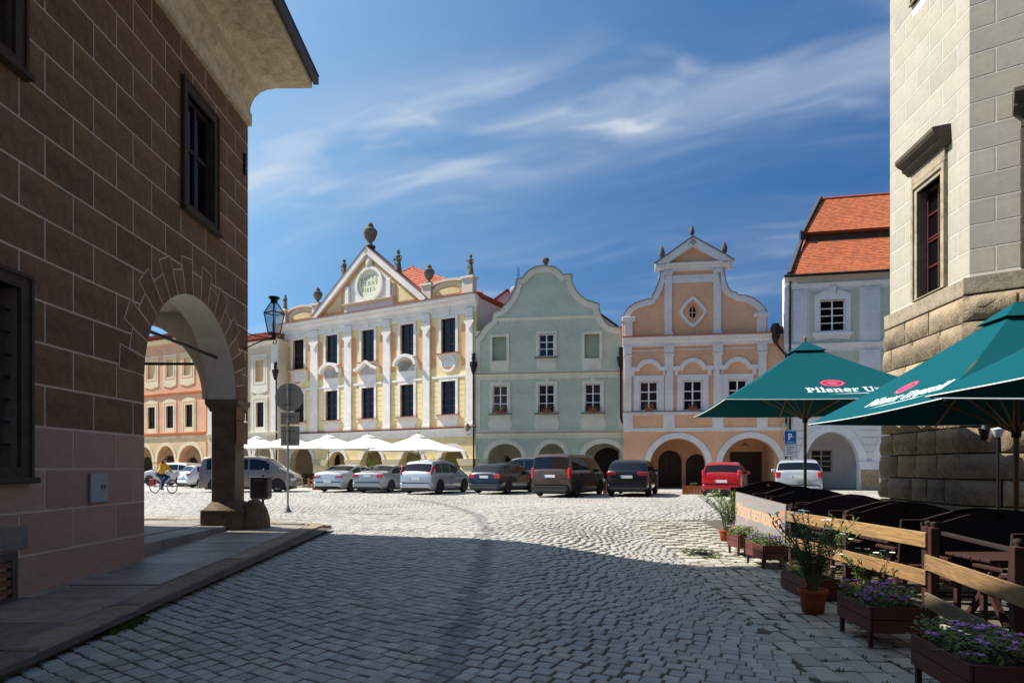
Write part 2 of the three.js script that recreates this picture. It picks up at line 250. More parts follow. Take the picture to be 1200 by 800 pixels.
// ---- strip of larger flagstones along the terrace, joints grown with moss
{
  const bed = mesh('flagstone_strip', sheet(span(2.4, 5.4, 0.25), span(-17.2, -2, 0.4), (x, z) => ground(x, z) - 0.009), M(0x4a4638, { map: T.rough, roughness: 1 }));
  structure(bed);
  const tones = [0xaca699, 0xb6afa2, 0xa39d91, 0xbab3a5].map((c) => granite(c)), G4 = [];
  const moss = []; let n = 0;
  for (let row = 0; row < 12; row++) {
    const w = 0.2 + 0.05 * hash2(row, 3); let d = 3.2 + 0.3 * hash2(row, 8);
    while (d < 17) {
      const l = 0.26 + 0.2 * hash2(row + 40, Math.floor(d * 10)), dm = d + l / 2, x = lerp(2.55, 3.35, smooth(4, 13, dm)) + 0.12 + row * 0.235;
      if (x < 5.2) { const g = settGeo(w, l - 0.02, 0.05, 0.014); const o = mesh('flagstone', g, tones[(row * 5 + n) % 4], bed); o.position.set(x, ground(x, -dm) + (hash2(n, row) - 0.5) * 0.012, -dm); o.rotation.set((hash2(n, 4) - 0.5) * 0.04, (hash2(n, 6) - 0.5) * 0.06, (hash2(n, 9) - 0.5) * 0.04); n++;
        if (hash2(n, 70) > 0.35) moss.push([x + w / 2 + 0.012, dm + (hash2(n, 12) - 0.5) * l, hash2(n, 15)]); if (hash2(n, 71) > 0.5) moss.push([x + (hash2(n, 13) - 0.5) * w, d + l, hash2(n, 16)]); }
      d += l + 0.004;
    }
  }
  for (let k = 0; k < 260; k++) { const a = rnd() * 6.28, r = Math.sqrt(rnd()) * 0.5, c = onGround(822, 649); moss.push([c.x + Math.cos(a) * r * 0.8, -c.z + Math.sin(a) * r * 1.1, rnd()]); }
  // moss and tiny grass in the joints, and along the kerb: blades
  for (let d = 3; d < 13.8; d += 0.03) if (vnoise(d * 3, 4) > 0.62) moss.push([kerbX(d) + 0.03 + 0.04 * rnd(), d, rnd() * 0.8]);
  for (let k = 0; k < 120; k++) moss.push([kerbX(6.2) + 0.05 + rr(-0.05, 0.12), 6.2 + rr(-0.22, 0.22), 1.6 + rnd()]);
  const blade = new THREE.BufferGeometry(), bp = [], rg = mulberry(3);
  for (let k = 0; k < 14; k++) { const a = rg() * 6.28, r = rg() * 0.03, h = 0.008 + rg() * 0.022, w = 0.004, x = Math.cos(a) * r, z = Math.sin(a) * r, b = rg() * 6.28, lx = Math.cos(b) * w, lz = Math.sin(b) * w, t = (rg() - 0.5) * 0.02; bp.push(x - lx, -0.006, z - lz, x + lx, -0.006, z + lz, x + t, h, z + t); }
  blade.setAttribute('position', new THREE.Float32BufferAttribute(bp, 3)); blade.computeVertexNormals();
  const im = new THREE.InstancedMesh(blade, M(0x46561f, { side: THREE.DoubleSide, roughness: 1 }), moss.length), o = new THREE.Object3D();
  moss.forEach(([x, d, s], k) => { o.position.set(x, ground(x, -d), -d); o.rotation.set(0, s * 50, 0); o.scale.setScalar(0.6 + s * 0.9); o.updateMatrix(); im.setMatrixAt(k, o.matrix); im.setColorAt(k, new THREE.Color().setRGB(0.8 + 0.5 * hash2(k, 1), 0.9 + 0.3 * hash2(k, 2), 0.7)); });
  im.name = 'moss'; im.userData = { kind: 'stuff', label: 'moss and short grass in the paving joints', category: 'moss' }; im.castShadow = im.receiveShadow = true; scene.add(im);
}
// ---- iron drain cover in the mossy patch
{
  const c = onGround(822, 649), o = thing('drain_cover', 'small round iron drain cover in the mossy paving', 'drain cover', [c.x, c.y + 0.006, c.z]);
  mesh('rim', new THREE.TorusGeometry(0.2, 0.018, 6, 28).rotateX(Math.PI / 2), IRON, o);
  mesh('plate', new THREE.CylinderGeometry(0.195, 0.195, 0.02, 24), M(0x4d4038, { roughness: 0.8, metalness: 0.3 }), o);
  for (let k = -3; k <= 3; k++) mesh('rib', B(0.3 - Math.abs(k) * 0.04, 0.012, 0.016), IRON, o).position.set(0, 0.014, k * 0.048);
}
// ---- footway: kerb stones and slabs, each a stone
{
  const out = [[kerbX(-6), 6], [kerbX(13.6) , -13.6], ...footCorner.map(([x, d]) => [x, -d])];
  const foot = mesh('footway', sheet(span(-30, -3.5, 0.3), span(-17.6, 6, 0.3), (x, z) => footY(-z) - 0.035, (x, z) => !onFootway(x - 0.12, -z + 0.12)), M(0x5a5247, { map: T.rough, roughness: 1 }));
  structure(foot);
  const tones = [0x948c80, 0xa0978a, 0x8a8379, 0x9c948b].map((c) => M(c, { map: T.rough, bumpMap: T.roughBump, bumpScale: 0.004, roughness: 0.55 })), kt = [0x958672, 0x8b7e6d, 0xa09078].map((c) => stone(c, 0.006));
  const slope = (o, d) => { o.rotation.x = Math.atan2(footY(d + 0.5) - footY(d - 0.5), 1); };
  let d = -4, k = 0;
  while (d < 13.7) { const l = Math.min(0.7 + 0.9 * hash2(k, 2), 13.9 - d), m = d + l / 2; const o = mesh('kerb_stone', rbox(-0.17, 0.17, -0.25, 0, -l / 2 + 0.006, l / 2 - 0.006, 0.035, 2), kt[k % 3], foot); o.position.set(kerbX(m) - 0.17 + (hash2(k, 5) - 0.5) * 0.012, footY(m) + (hash2(k, 7) - 0.5) * 0.008, -m); slope(o, m); k++; d += l; }
  for (let i = 0; i < footCorner.length - 1; i++) {
    const [x0, d0] = footCorner[i], [x1, d1] = footCorner[i + 1], L = Math.hypot(x1 - x0, d1 - d0), n = Math.max(1, Math.round(L / 0.8));
    if (i > 3) break;
    for (let q = 0; q < Math.min(n, 14); q++) { const t = (q + 0.5) / n, x = lerp(x0, x1, t), dd = lerp(d0, d1, t), o = mesh('kerb_stone', rbox(-L / n / 2 + 0.006, L / n / 2 - 0.006, -0.25, 0, -0.15, 0.15, 0.03, 2), kt[(q + i) % 3], foot); o.position.set(x + 0.02, footY(dd) + 0.002, -dd + 0.14); o.rotation.y = Math.atan2(d1 - d0, x1 - x0); }
  }
  // slabs: courses across the footway between kerb and wall, and on round the corner
  d = -3.5; k = 0;
  while (d < 16.4) {
    const l = 0.62 + 0.5 * hash2(k, 21), m = d + l / 2; let x = kerbX(Math.min(m, 13.6)) - 0.35, lim = m < 9.3 ? wallX(m) - 0.1 : m < 13.2 ? -6.15 : -12;
    if (m > 13.6) { x = lim; for (let xx = -4.4; xx > -9; xx -= 0.02) if (onFootway(xx, m + l / 2 + 0.2)) { x = xx - 0.05; break; } }
    let q = 0;
    while (x > lim + 0.06) { const w = Math.min(0.75 + 0.75 * hash2(k * 7 + q, 33), x - lim); if (w > 0.1) { const xm = x - w / 2, o = mesh('paving_slab', rbox(-w / 2 + 0.007, w / 2 - 0.007, -0.12, 0, -l / 2 + 0.007, l / 2 - 0.007, 0.012, 1), tones[(k * 3 + q) % 4], foot); o.position.set(xm, footY(m) - 0.004 + (hash2(k, q + 40) - 0.5) * 0.012, -m); slope(o, m); } x -= w; q++; }
    d += l; k++;
  }
}
// ---------------------------------------------------------------- walls as frames: x along the wall, y up, z out of the wall
function frame(o, ox, oz, tx, tz, base) {
  const l = Math.hypot(tx, tz); tx /= l; tz /= l; const nx = -tz, nz = tx;
  o.position.set(ox, base, oz); o.rotation.y = Math.atan2(-tz, tx);
  const uv = (px, py, off = 0) => { const r = ray(px, py), t = ((ox + nx * off) * nx + (oz + nz * off) * nz) / (r.x * nx + r.z * nz); const x = r.x * t, y = EYE + r.y * t, z = r.z * t; return [(x - ox) * tx + (z - oz) * tz, y - base]; };
  return { o, uv, u: (px, off) => uv(px, 500, off)[0], v: (px, py, off) => uv(px, py, off)[1] };
}
function glazing(parent, u0, u1, v0, v1, z, cols, rows, sashMat, glassMat = GLASS, bw = 0.05, casing = 0.06) {   // sash bars and single panes
  const w = u1 - u0, h = v1 - v0, bars = [box(u0, u0 + casing, v0, v1, z - 0.04, z + 0.03), box(u1 - casing, u1, v0, v1, z - 0.04, z + 0.03), box(u0 + casing, u1 - casing, v0, v0 + casing, z - 0.04, z + 0.03), box(u0 + casing, u1 - casing, v1 - casing, v1, z - 0.04, z + 0.03)];
  const iw = (w - 2 * casing) / cols, ys = Array.isArray(rows) ? rows : Array.from({ length: rows + 1 }, (_, i) => i / rows), ih = h - 2 * casing;
  for (let c = 1; c < cols; c++) bars.push(box(u0 + casing + c * iw - bw * 0.7, u0 + casing + c * iw + bw * 0.7, v0 + casing, v1 - casing, z - 0.035, z + 0.025));
  for (let r = 1; r < ys.length - 1; r++) bars.push(box(u0 + casing, u1 - casing, v0 + casing + ys[r] * ih - bw / 2, v0 + casing + ys[r] * ih + bw / 2, z - 0.034, z + 0.02));
  mesh('sash', bars, sashMat, parent);
  for (let c = 0; c < cols; c++) for (let r = 0; r < ys.length - 1; r++) { const o = mesh('pane', B(iw, (ys[r + 1] - ys[r]) * ih, 0.006), glassMat, parent); o.position.set(u0 + casing + (c + 0.5) * iw, v0 + casing + (ys[r] + ys[r + 1]) / 2 * ih, z - 0.02); o.rotation.set((hash2(c + Math.round(u0 * 10), r) - 0.5) * 0.012, (hash2(r, c + Math.round(v0 * 10)) - 0.5) * 0.012, 0); }
}
const surround = (u0, u1, v0, v1, t, z0, z1, tb = t) => ext(rect(u0 - t, u1 + t, v0 - tb, v1 + t), z0, z1, [rect(u0, u1, v0, v1)]);
// courses of blocks with recessed pale joints; cuts: rectangles left free, disc: [u, v, r] cut away
function cutRect(list, [a, b, c, d]) {
  const o = []; for (const [u0, u1, v0, v1] of list) {
    if (u1 <= a || u0 >= b || v1 <= c || v0 >= d) { o.push([u0, u1, v0, v1]); continue; }
    if (u0 < a) o.push([u0, a, v0, v1]); if (u1 > b) o.push([b, u1, v0, v1]);
    const l = Math.max(u0, a), r = Math.min(u1, b); if (v0 < c) o.push([l, r, v0, c]); if (v1 > d) o.push([l, r, d, v1]);
  } return o;
}
function discPoly([u0, u1, v0, v1], [cu, cv, r, rj]) {
  if ([[u0, v0], [u1, v0], [u0, v1], [u1, v1]].every(([x, y]) => y > cv ? Math.hypot(x - cu, y - cv) < r : Math.abs(x - cu) < rj)) return null;
  const pts = [], st = 0.04, put = (x, y) => { const dx = x - cu, dy = y - cv, q = Math.hypot(dx, dy); if (y >= cv - 0.001 || true) { if (q < r && y > cv) { pts.push([cu + dx / q * r, cv + dy / q * r]); return; } if (Math.abs(dx) < rj && y <= cv) { pts.push([cu + Math.sign(dx || 1) * rj, y]); return; } } pts.push([x, y]); };
  for (let x = u0; x < u1; x += st) put(x, v0); for (let y = v0; y < v1; y += st) put(u1, y); for (let x = u1; x > u0; x -= st) put(x, v1); for (let y = v1; y > v0; y -= st) put(u0, y);
  const o = []; for (const p of pts) if (!o.length || Math.hypot(p[0] - o[o.length - 1][0], p[1] - o[o.length - 1][1]) > 0.004) o.push(p);
  let A = 0; o.forEach((p, i) => { const q = o[(i + 1) % o.length]; A += p[0] * q[1] - q[0] * p[1]; }); return Math.abs(A) / 2 > 0.012 ? o : null;
}
function courses(parent, name, U0, U1, V0, h, n, len, off, matFn, cuts = [], disc = null, joint = 0.03, z = 0.004) {
  for (let k = 0; k < n; k++) {
    const v0 = V0 + k * h, v1 = v0 + h; let u = off[((k % 2) + 2) % 2]; while (u > U0) u -= len; while (u + len <= U0) u += len; let i = 0;
    for (; u < U1; u += len, i++) {
      const j = () => (hash2(k * 13 + i + 5, Math.round(U0 * 7) + 400) - 0.5) * 0.05;
      let list = [[Math.max(U0, u) + (u > U0 ? joint / 2 : 0), Math.min(U1, u + len) - (u + len < U1 ? joint / 2 : 0), v0 + joint / 2, v1 - joint / 2]];
      for (const c of cuts) list = cutRect(list, c);
      for (const r of list) {
        if (r[1] - r[0] < 0.03 || r[3] - r[2] < 0.03) continue; const m = matFn(k, i);
        if (disc && r[1] > disc[0] - disc[2] && r[0] < disc[0] + disc[2] && r[2] < disc[1] + disc[2]) {
          const p = discPoly(r, disc); if (p) mesh(name, ext(p, 0.001, z), m, parent); continue;
        }
        const o = mesh(name, B(r[1] - r[0], r[3] - r[2], z), m, parent); o.position.set((r[0] + r[1]) / 2, (r[2] + r[3]) / 2, z / 2 + 0.001);
      }
    }
  }
}
// ---------------------------------------------------------------- the house with the arcade at the mouth of the street
{
  const o = thing('arcade_house', 'brown house of scratched plaster blocks with an arch and deep eaves', 'house');
  frame(o, -5.5, 0, -0.0208, -1, 0);
  const U0 = -12, U1 = 13.42, TOP = 9.15, arch = { c: 11.17, r: 1.665, s: 3.08, t: 0.6 };
  const mortar = plaster(0xc9b2a0), win = [[10.76, 11.77, 6.30, 8.27], [5.9, 6.92, 6.30, 8.27], [5.85, 7.0, 1.66, 3.7]], low = 0.1;
  const outline = [[U0, low], [arch.c - arch.r, low], ...arcPts(arch.c, arch.s, arch.r, arch.r, Math.PI, 0, 40), [arch.c + arch.r, arch.s], [U1, arch.s], [U1, TOP], [U0, TOP]];
  mesh('wall', ext(outline, -0.6, 0, win.map(([a, b, c, d]) => rect(a, b, c, d))), mortar, o);
  const shades = [0x7d5c42, 0x836147, 0x77573e, 0x815f45].map((c) => stone(c, 0.003)), pink = [0xa98672, 0xb08d78, 0xa3826f].map((c) => plaster(c, 0.003));
  const frames = win.map(([a, b, c, d]) => [a - 0.17, b + 0.17, c - 0.17, d + 0.17]), H = 0.503;
  courses(o, 'plaster_block', 2.0, U1, 2.14, H, 14, 0.895, [7.43, 7.03], (k, i) => shades[Math.floor(hash2(k, i + 3) * 4)], frames, [arch.c, arch.s, arch.r + 0.34, arch.r + 0.004]);
  courses(o, 'plaster_block', 2.0, arch.c - arch.r, 0.63, H, 3, 0.895, [7.03, 7.43], (k, i) => pink[(k + i) % 3], frames, null);
  mesh('plinth', box(6.95, arch.c - arch.r - 0.002, 0.1, 0.615, 0.001, 0.005), pink[0], o);
  // voussoirs of uneven length on pale beds
  const NV = 19;
  for (let i = 0; i < NV; i++) {
    const a0 = Math.PI * i / NV, a1 = Math.PI * (i + 1) / NV, L = i % 2 ? 0.40 : 0.62, e = 0.012, P = (r0, r1, b0, b1) => [[r0, b0], [r1, b0], [r1, b1], [r0, b1]].map(([r, a]) => [arch.c + r * Math.cos(a), arch.s + r * Math.sin(a)]);
    if (arch.c + (arch.r + L) * Math.cos((a0 + a1) / 2) > U1 - 0.02) { const lim = (U1 - arch.c) / Math.cos((a0 + a1) / 2); if (lim < arch.r + 0.12) continue; mesh('voussoir', ext(P(arch.r + 0.004, Math.min(arch.r + L, lim - 0.06), a0 + e / arch.r, a1 - e / arch.r), 0.001, 0.0085), shades[i % 4], o); continue; }
    mesh('voussoir_bed', ext(P(arch.r + 0.002, arch.r + L + 0.022, a0, a1), 0.001, 0.0055), mortar, o);
    mesh('voussoir', ext(P(arch.r + 0.004, arch.r + L, a0 + e / arch.r, a1 - e / arch.r), 0.003, 0.0085), shades[i % 4], o);
  }
  // windows
  const surr = stone(0x4a3d31, 0.004), dark = wood(0x35231b);
  win.forEach(([a, b, c, d], k) => {
    const w = part('window', o);
    mesh('surround', [surround(a, b, c, d, 0.165, -0.2, 0.05), surround(a - 0.13, b + 0.13, c - 0.13, d + 0.13, 0.04, 0.0, 0.075)], surr, w);
    mesh('sill', rbox(a - 0.2, b + 0.2, c - 0.19, c - 0.12, 0.0, 0.13, 0.015), surr, w);
    glazing(w, a, b, c, d, k === 2 ? -0.22 : -0.1, 2, k === 2 ? 4 : [0, 0.55, 1], dark, GLASS, 0.06, 0.075);
    if (k === 2) { const bars = []; for (let i = 1; i < 6; i++) bars.push(bar([a + (b - a) * i / 6, c, -0.08], [a + (b - a) * i / 6, d, -0.08], 0.012)); for (let j = 1; j < 8; j++) bars.push(box(a, b, c + (d - c) * j / 8 - 0.01, c + (d - c) * j / 8 + 0.01, -0.092, -0.07)); mesh('window_grille', bars, IRON, w); }
  });
  // deep coved eaves and the roof above them
  const prof = [[0, 9.1], [0.09, 9.1], [0.1, 9.36], [0.06, 9.4], [0.06, 9.5], [0.1, 9.62], [0.17, 9.74], [0.28, 9.84], [0.42, 9.905], [0.6, 9.935], [0.7, 9.94], [1.4, 9.955], [1.4, 10.14], [0, 10.14]];
  const g = new THREE.ExtrudeGeometry(new THREE.Shape(V2(prof)), { depth: U1 - U0, bevelEnabled: false }); g.applyMatrix4(new THREE.Matrix4().makeBasis(new THREE.Vector3(0, 0, 1), new THREE.Vector3(0, 1, 0), new THREE.Vector3(-1, 0, 0))).translate(U1, 0, 0.0);
  mesh('eaves', toCreasedNormals(g, 0.5), stone(0xdccbb0, 0.006), o);
  const roof = part('roof', o), tile = M(0x4a2a20, { map: T.rough, roughness: 0.9 }), ang = 40 * Math.PI / 180;
  mesh('roof_slope', [ext([[0, 0], [11, 0], [11, 0.16], [0, 0.16]], 0, U1 - U0 + 0.06).applyMatrix4(new THREE.Matrix4().makeBasis(new THREE.Vector3(0, 0, -1), new THREE.Vector3(0, 1, 0), new THREE.Vector3(1, 0, 0))).rotateX(0)].map((q) => q.applyMatrix4(new THREE.Matrix4().makeRotationX(ang)).translate(U0, 10.13, 1.44)), tile, roof);
  mesh('gutter', box(U0, U1 + 0.05, 10.06, 10.2, 1.42, 1.53), M(0x151414, { roughness: 0.5 }), roof);
  mesh('gable_wall', ext([[0, 0], [9.5, 0], [9.5, 7.4], [0, 0.2]], 0, 0.5).rotateY(Math.PI / 2).translate(U1 - 0.52, 9.2, -0.02), mortar, o);
  // arcade behind the arch: jamb, north arch, ceiling, floor, back wall
  const grey = plaster(0xdcd7cf, 0.004), capS = stone(0x7d6a57, 0.005);
  mesh('arch_soffit', [ext(ring(arch.c, arch.s, arch.r - 0.012, arch.r - 0.012, arch.r + 0.003, arch.r + 0.003, 0, Math.PI, 40), -0.6, -0.02)], grey, o);
  const NA = ext([[-4.4, 0.1], [-4.02, 0.1], ...arcPts(-2.36, 3.08, 1.66, 1.68, Math.PI, 0, 30), [-0.62, 3.08], [-0.62, 9.2], [-4.4, 9.2]], 0, 0.58);
  NA.applyMatrix4(new THREE.Matrix4().makeBasis(new THREE.Vector3(0, 0, 1), new THREE.Vector3(0, 1, 0), new THREE.Vector3(-1, 0, 0))).translate(U1 - 0.01, 0, 0);
  mesh('arcade_end_wall', NA, grey, o);
  mesh('arcade_ceiling', box(9.0, U1 - 0.6, 4.86, 5.1, -4.4, -0.605), grey, o);
  mesh('arcade_back_wall', box(6, U1 - 0.02, 0.1, 9.2, -4.7, -4.41), grey, o);
  mesh('arcade_side_wall', box(8.7, 9.4, 0.1, 4.85, -4.4, -0.61), grey, o);
  mesh('house_back_wall', box(U0, U1, 0.1, 9.2, -10.2, -9.6), mortar, o);
  mesh('house_end_wall', box(U1 - 0.5, U1 - 0.02, 0.1, 9.2, -9.6, -4.72), mortar, o);
  mesh('arcade_floor', box(8.8, U1 - 0.02, 0.1, 0.43, -4.4, -0.62), stone(0x7f7a74), o);
  const tt = [0x8a8580, 0x7b7672, 0x948d84].map((c) => granite(c));
  for (let i = 0; i < 22; i++) for (let j = 0; j < 13; j++) { const q = mesh('floor_tile', B(0.185, 0.012, 0.185), tt[(i * 7 + j * 3) % 3], o); q.position.set(9.55 + i * 0.195 - 0.1 + 0.0, 0.437 + (hash2(i, j) - 0.5) * 0.003, -0.95 - j * 0.195); if (q.position.x > U1 - 0.15) o.remove(q); }
  for (let i = 0; i < 4; i++) mesh('step', rbox(9.52 + i * 0.84, 9.52 + (i + 1) * 0.84 - 0.012, 0.12, 0.445, -0.75, -0.16, 0.02, 2), granite([0x8f8983, 0x857f79][i % 2]), o);
  // pier
  const pier = part('pier', o);
  mesh('shaft', rbox(12.9, 13.38, 0.9, 2.86, -0.55, -0.05, 0.03, 2), capS, pier);
  mesh('capital', [rbox(12.8, 13.46, 2.98, 3.08, -0.64, 0.05, 0.012), new THREE.CylinderGeometry(0.46, 0.36, 0.13, 4, 1).rotateY(Math.PI / 4).scale(1, 1, 1.03).translate(13.13, 2.915, -0.3), rbox(12.87, 13.41, 2.83, 2.87, -0.58, -0.02, 0.015)], capS, pier);
  mesh('pier_base', [rbox(12.75, 13.5, 0.2, 0.78, -0.72, 0.14, 0.04, 2), new THREE.CylinderGeometry(0.37, 0.52, 0.16, 4, 1).rotateY(Math.PI / 4).translate(13.13, 0.85, -0.29)], stone(0x6f5d4b, 0.01), pier);
  // guard stone at the foot of the pier
  const gs = lathe([[0.001, 0.92], [0.1, 0.9], [0.2, 0.82], [0.27, 0.68], [0.31, 0.5], [0.33, 0.3], [0.34, 0.1]], 18); { const p = gs.attributes.position; for (let i = 0; i < p.count; i++) { const s = 1 + 0.06 * (vnoise(p.getX(i) * 9 + 4, p.getY(i) * 9 + p.getZ(i) * 7) - 0.5); p.setX(i, p.getX(i) * s); p.setZ(i, p.getZ(i) * s); } gs.computeVertexNormals(); }
  const guard = mesh('guard_stone', gs.translate(0, -0.08, 0), stone(0x75624e, 0.012), pier); guard.position.set(13.18, 0.14, 0.24);
  // tie rods
  mesh('tie_rod', bar([9.45, 3.91, -0.3], [12.9, 3.91, -0.3], 0.032, 8), IRON, o);
  mesh('tie_rod', bar([13.1, 3.86, -0.6], [13.1, 3.86, -4.3], 0.03, 8), IRON, o);
  mesh('wall_anchor', box(13.18, 13.24, 7.95, 8.4, 0.01, 0.05).rotateZ(0.0), IRON, o);
  // bell board on the wall
  const box1 = part('meter_box', o); mesh('door', rbox(8.2, 8.56, 1.18, 1.58, 0.012, 0.05, 0.008), M(0x8d9196, { roughness: 0.6 }), box1);
  for (let k = 0; k < 2; k++) mesh('latch', box(8.4 + k * 0.06, 8.43 + k * 0.06, 1.36, 1.42, 0.05, 0.058), M(0x5a5c60), box1);
  const vent = part('cellar_vent', o); mesh('vent_frame', surround(6.0, 6.86, 0.2, 0.62, 0.08, 0.0, 0.06), stone(0x5a4f46), vent);
  for (let k = 0; k < 4; k++) mesh('slat', box(6.0, 6.86, 0.24 + k * 0.1, 0.3 + k * 0.1, 0.0, 0.05), wood(0x8a5a43), vent);
  mesh('stone_patch', rbox(6.7, 7.14, 0.72, 0.98, 0.002, 0.022, 0.01), granite(0x77736f), o);
  // sewn lightning wire up the corner
}
// ---------------------------------------------------------------- lantern on a bracket, at the corner of the arcade house
{
  const c = atDepth(321, 392, 13.2), o = thing('wall_lantern', 'black iron lantern with glass panes on a long wall bracket', 'lantern', [c.x, c.y, c.z]);
  const s = 13.2 / FOCAL, y0 = 0.0, yb = -1 * s, n = 4;
  const P = (px, py) => [(px - 321) * s, (392 - py) * s];
  const rB = 0.115, rM = 0.205, rT = 0.075, yM = 25 * s, yT = 37 * s;
  const cor = (r, y, k) => { const a = Math.PI / 4 + k * Math.PI / 2 + 0.5; return [r * Math.cos(a), y, r * Math.sin(a)]; };
  for (let k = 0; k < 4; k++) {
    mesh('lantern_bar', [bar(cor(rB, 0, k), cor(rM, yM, k), 0.011, 6), bar(cor(rM, yM, k), cor(rT, yT, k), 0.011, 6), bar(cor(rM, yM, k), cor(rM, yM, k + 1), 0.012, 6), bar(cor(rB, 0, k), cor(rB, 0, k + 1), 0.014, 6)], IRON, o);
    const q = new THREE.BufferGeometry().setFromPoints(V3([cor(rB, 0, k), cor(rB, 0, k + 1), cor(rM, yM, k + 1), cor(rB, 0, k), cor(rM, yM, k + 1), cor(rM, yM, k)])); q.computeVertexNormals(); mesh('pane', q, M(0xdfe6ea, { transmission: 0.85, roughness: 0.12, thickness: 0, side: THREE.DoubleSide }), o);
    const q2 = new THREE.BufferGeometry().setFromPoints(V3([cor(rM, yM, k), cor(rM, yM, k + 1), cor(rT, yT, k + 1), cor(rM, yM, k), cor(rT, yT, k + 1), cor(rT, yT, k)])); q2.computeVertexNormals(); mesh('pane', q2, M(0xdfe6ea, { transmission: 0.85, roughness: 0.12, thickness: 0, side: THREE.DoubleSide }), o);
  }
  mesh('chimney', [lathe([[0.001, yT + 0.14], [0.11, yT + 0.13], [0.12, yT + 0.1], [0.075, yT + 0.08], [0.075, yT], [0.001, yT]], 12)], IRON, o);
  mesh('lantern_base', [lathe([[0.001, -0.09], [0.03, -0.08], [0.05, -0.02], [0.13, 0.0], [0.13, 0.02], [0.001, 0.02]], 12)], IRON, o);
  mesh('lamp_bulb', lathe([[0.001, 0.06], [0.035, 0.08], [0.04, 0.2], [0.03, 0.3], [0.001, 0.32]], 10), M(0xe8e4da, { roughness: 0.4 }), o);
  mesh('bracket', [tube([[0.02, -0.1, 0], [-0.25, -0.13, 0], [-0.65, -0.30, -0.02]], 0.014, 14), tube([[0.0, -0.09, 0], [-0.35, -0.03, 0], [-0.68, 0.06, -0.02]], 0.01, 14), tube([[0, -0.09, 0], [0.045, -0.13, 0], [0.03, -0.19, 0], [-0.02, -0.18, 0], [-0.01, -0.14, 0]], 0.011, 16)], IRON, o);
}
// ---------------------------------------------------------------- round sign on a post seen from behind, waste bin
{
  const c = onGround(337, 600), d = -c.z, s = d / FOCAL, o = thing('road_sign', 'grey post with a round and two square road signs seen from behind', 'road sign', [c.x, c.y, c.z]);
  const Y = (py) => (600 - py) * s, steel = metal(0x8d9092, 0.5), back = M(0x6e7371, { roughness: 0.7 });
  mesh('post', bar([0, 0, 0], [0, Y(450), 0], 0.03, 12), steel, o);
  mesh('base_plate', [lathe([[0.001, 0.2], [0.035, 0.2], [0.06, 0.1], [0.11, 0.02], [0.11, 0], [0.001, 0]], 10)], metal(0x6d6f70), o);
  const disc = mesh('sign_disc', new THREE.CylinderGeometry(16.5 * s, 16.5 * s, 0.008, 36).rotateX(Math.PI / 2).translate(1 * s, Y(465), -0.05), back, o);
  mesh('sign_rim', new THREE.TorusGeometry(16.5 * s, 0.008, 6, 40).translate(1 * s, Y(465), -0.05), back, o);
  mesh('sign_plate', rbox(-9 * s, 13 * s, Y(497), Y(483), -0.06, -0.045, 0.004), back, o); mesh('sign_plate', rbox(-9 * s, 13 * s, Y(522), Y(499), -0.06, -0.045, 0.004), back, o);
  for (const py of [456, 474, 488, 505, 517]) mesh('bracket', [box(-7 * s, 8 * s, Y(py) - 0.012, Y(py) + 0.012, -0.044, -0.03), new THREE.CylinderGeometry(0.036, 0.036, 0.03, 12).translate(0, Y(py), 0)], metal(0x5e6162), o);
}
{
  const a = atDepth(297, 572, 13.9), s = 13.9 / FOCAL, o = thing('waste_bin', 'black rounded waste bin standing on a post behind the stone pier', 'bin', [a.x + 0.02, ground(-5.6, -13.9) + 0.1, a.z - 0.35]);
  const y0 = EYE + (HORIZON - 586) * s - o.position.y, y1 = EYE + (HORIZON - 559) * s - o.position.y;
  mesh('bin_body', rbox(-0.21, 0.21, y0, y1, -0.17, 0.17, 0.07, 3), M(0x101113, { roughness: 0.45 }), o);
  mesh('post', bar([0, 0, -0.12], [0, y1 + 0.05, -0.12], 0.03, 8), IRON, o);
  for (let k = 0; k < 3; k++) mesh('rivet', new THREE.CylinderGeometry(0.012, 0.012, 0.01, 8).rotateX(Math.PI / 2).translate(-0.05 + k * 0.07, y1 - 0.07, 0.172), M(0xb9bcc0, { roughness: 0.4, metalness: 0.5 }), o);
  mesh('bin_rim', rbox(-0.22, 0.22, y1 - 0.03, y1, -0.18, 0.18, 0.012), M(0x0b0c0d, { roughness: 0.5 }), o);
}
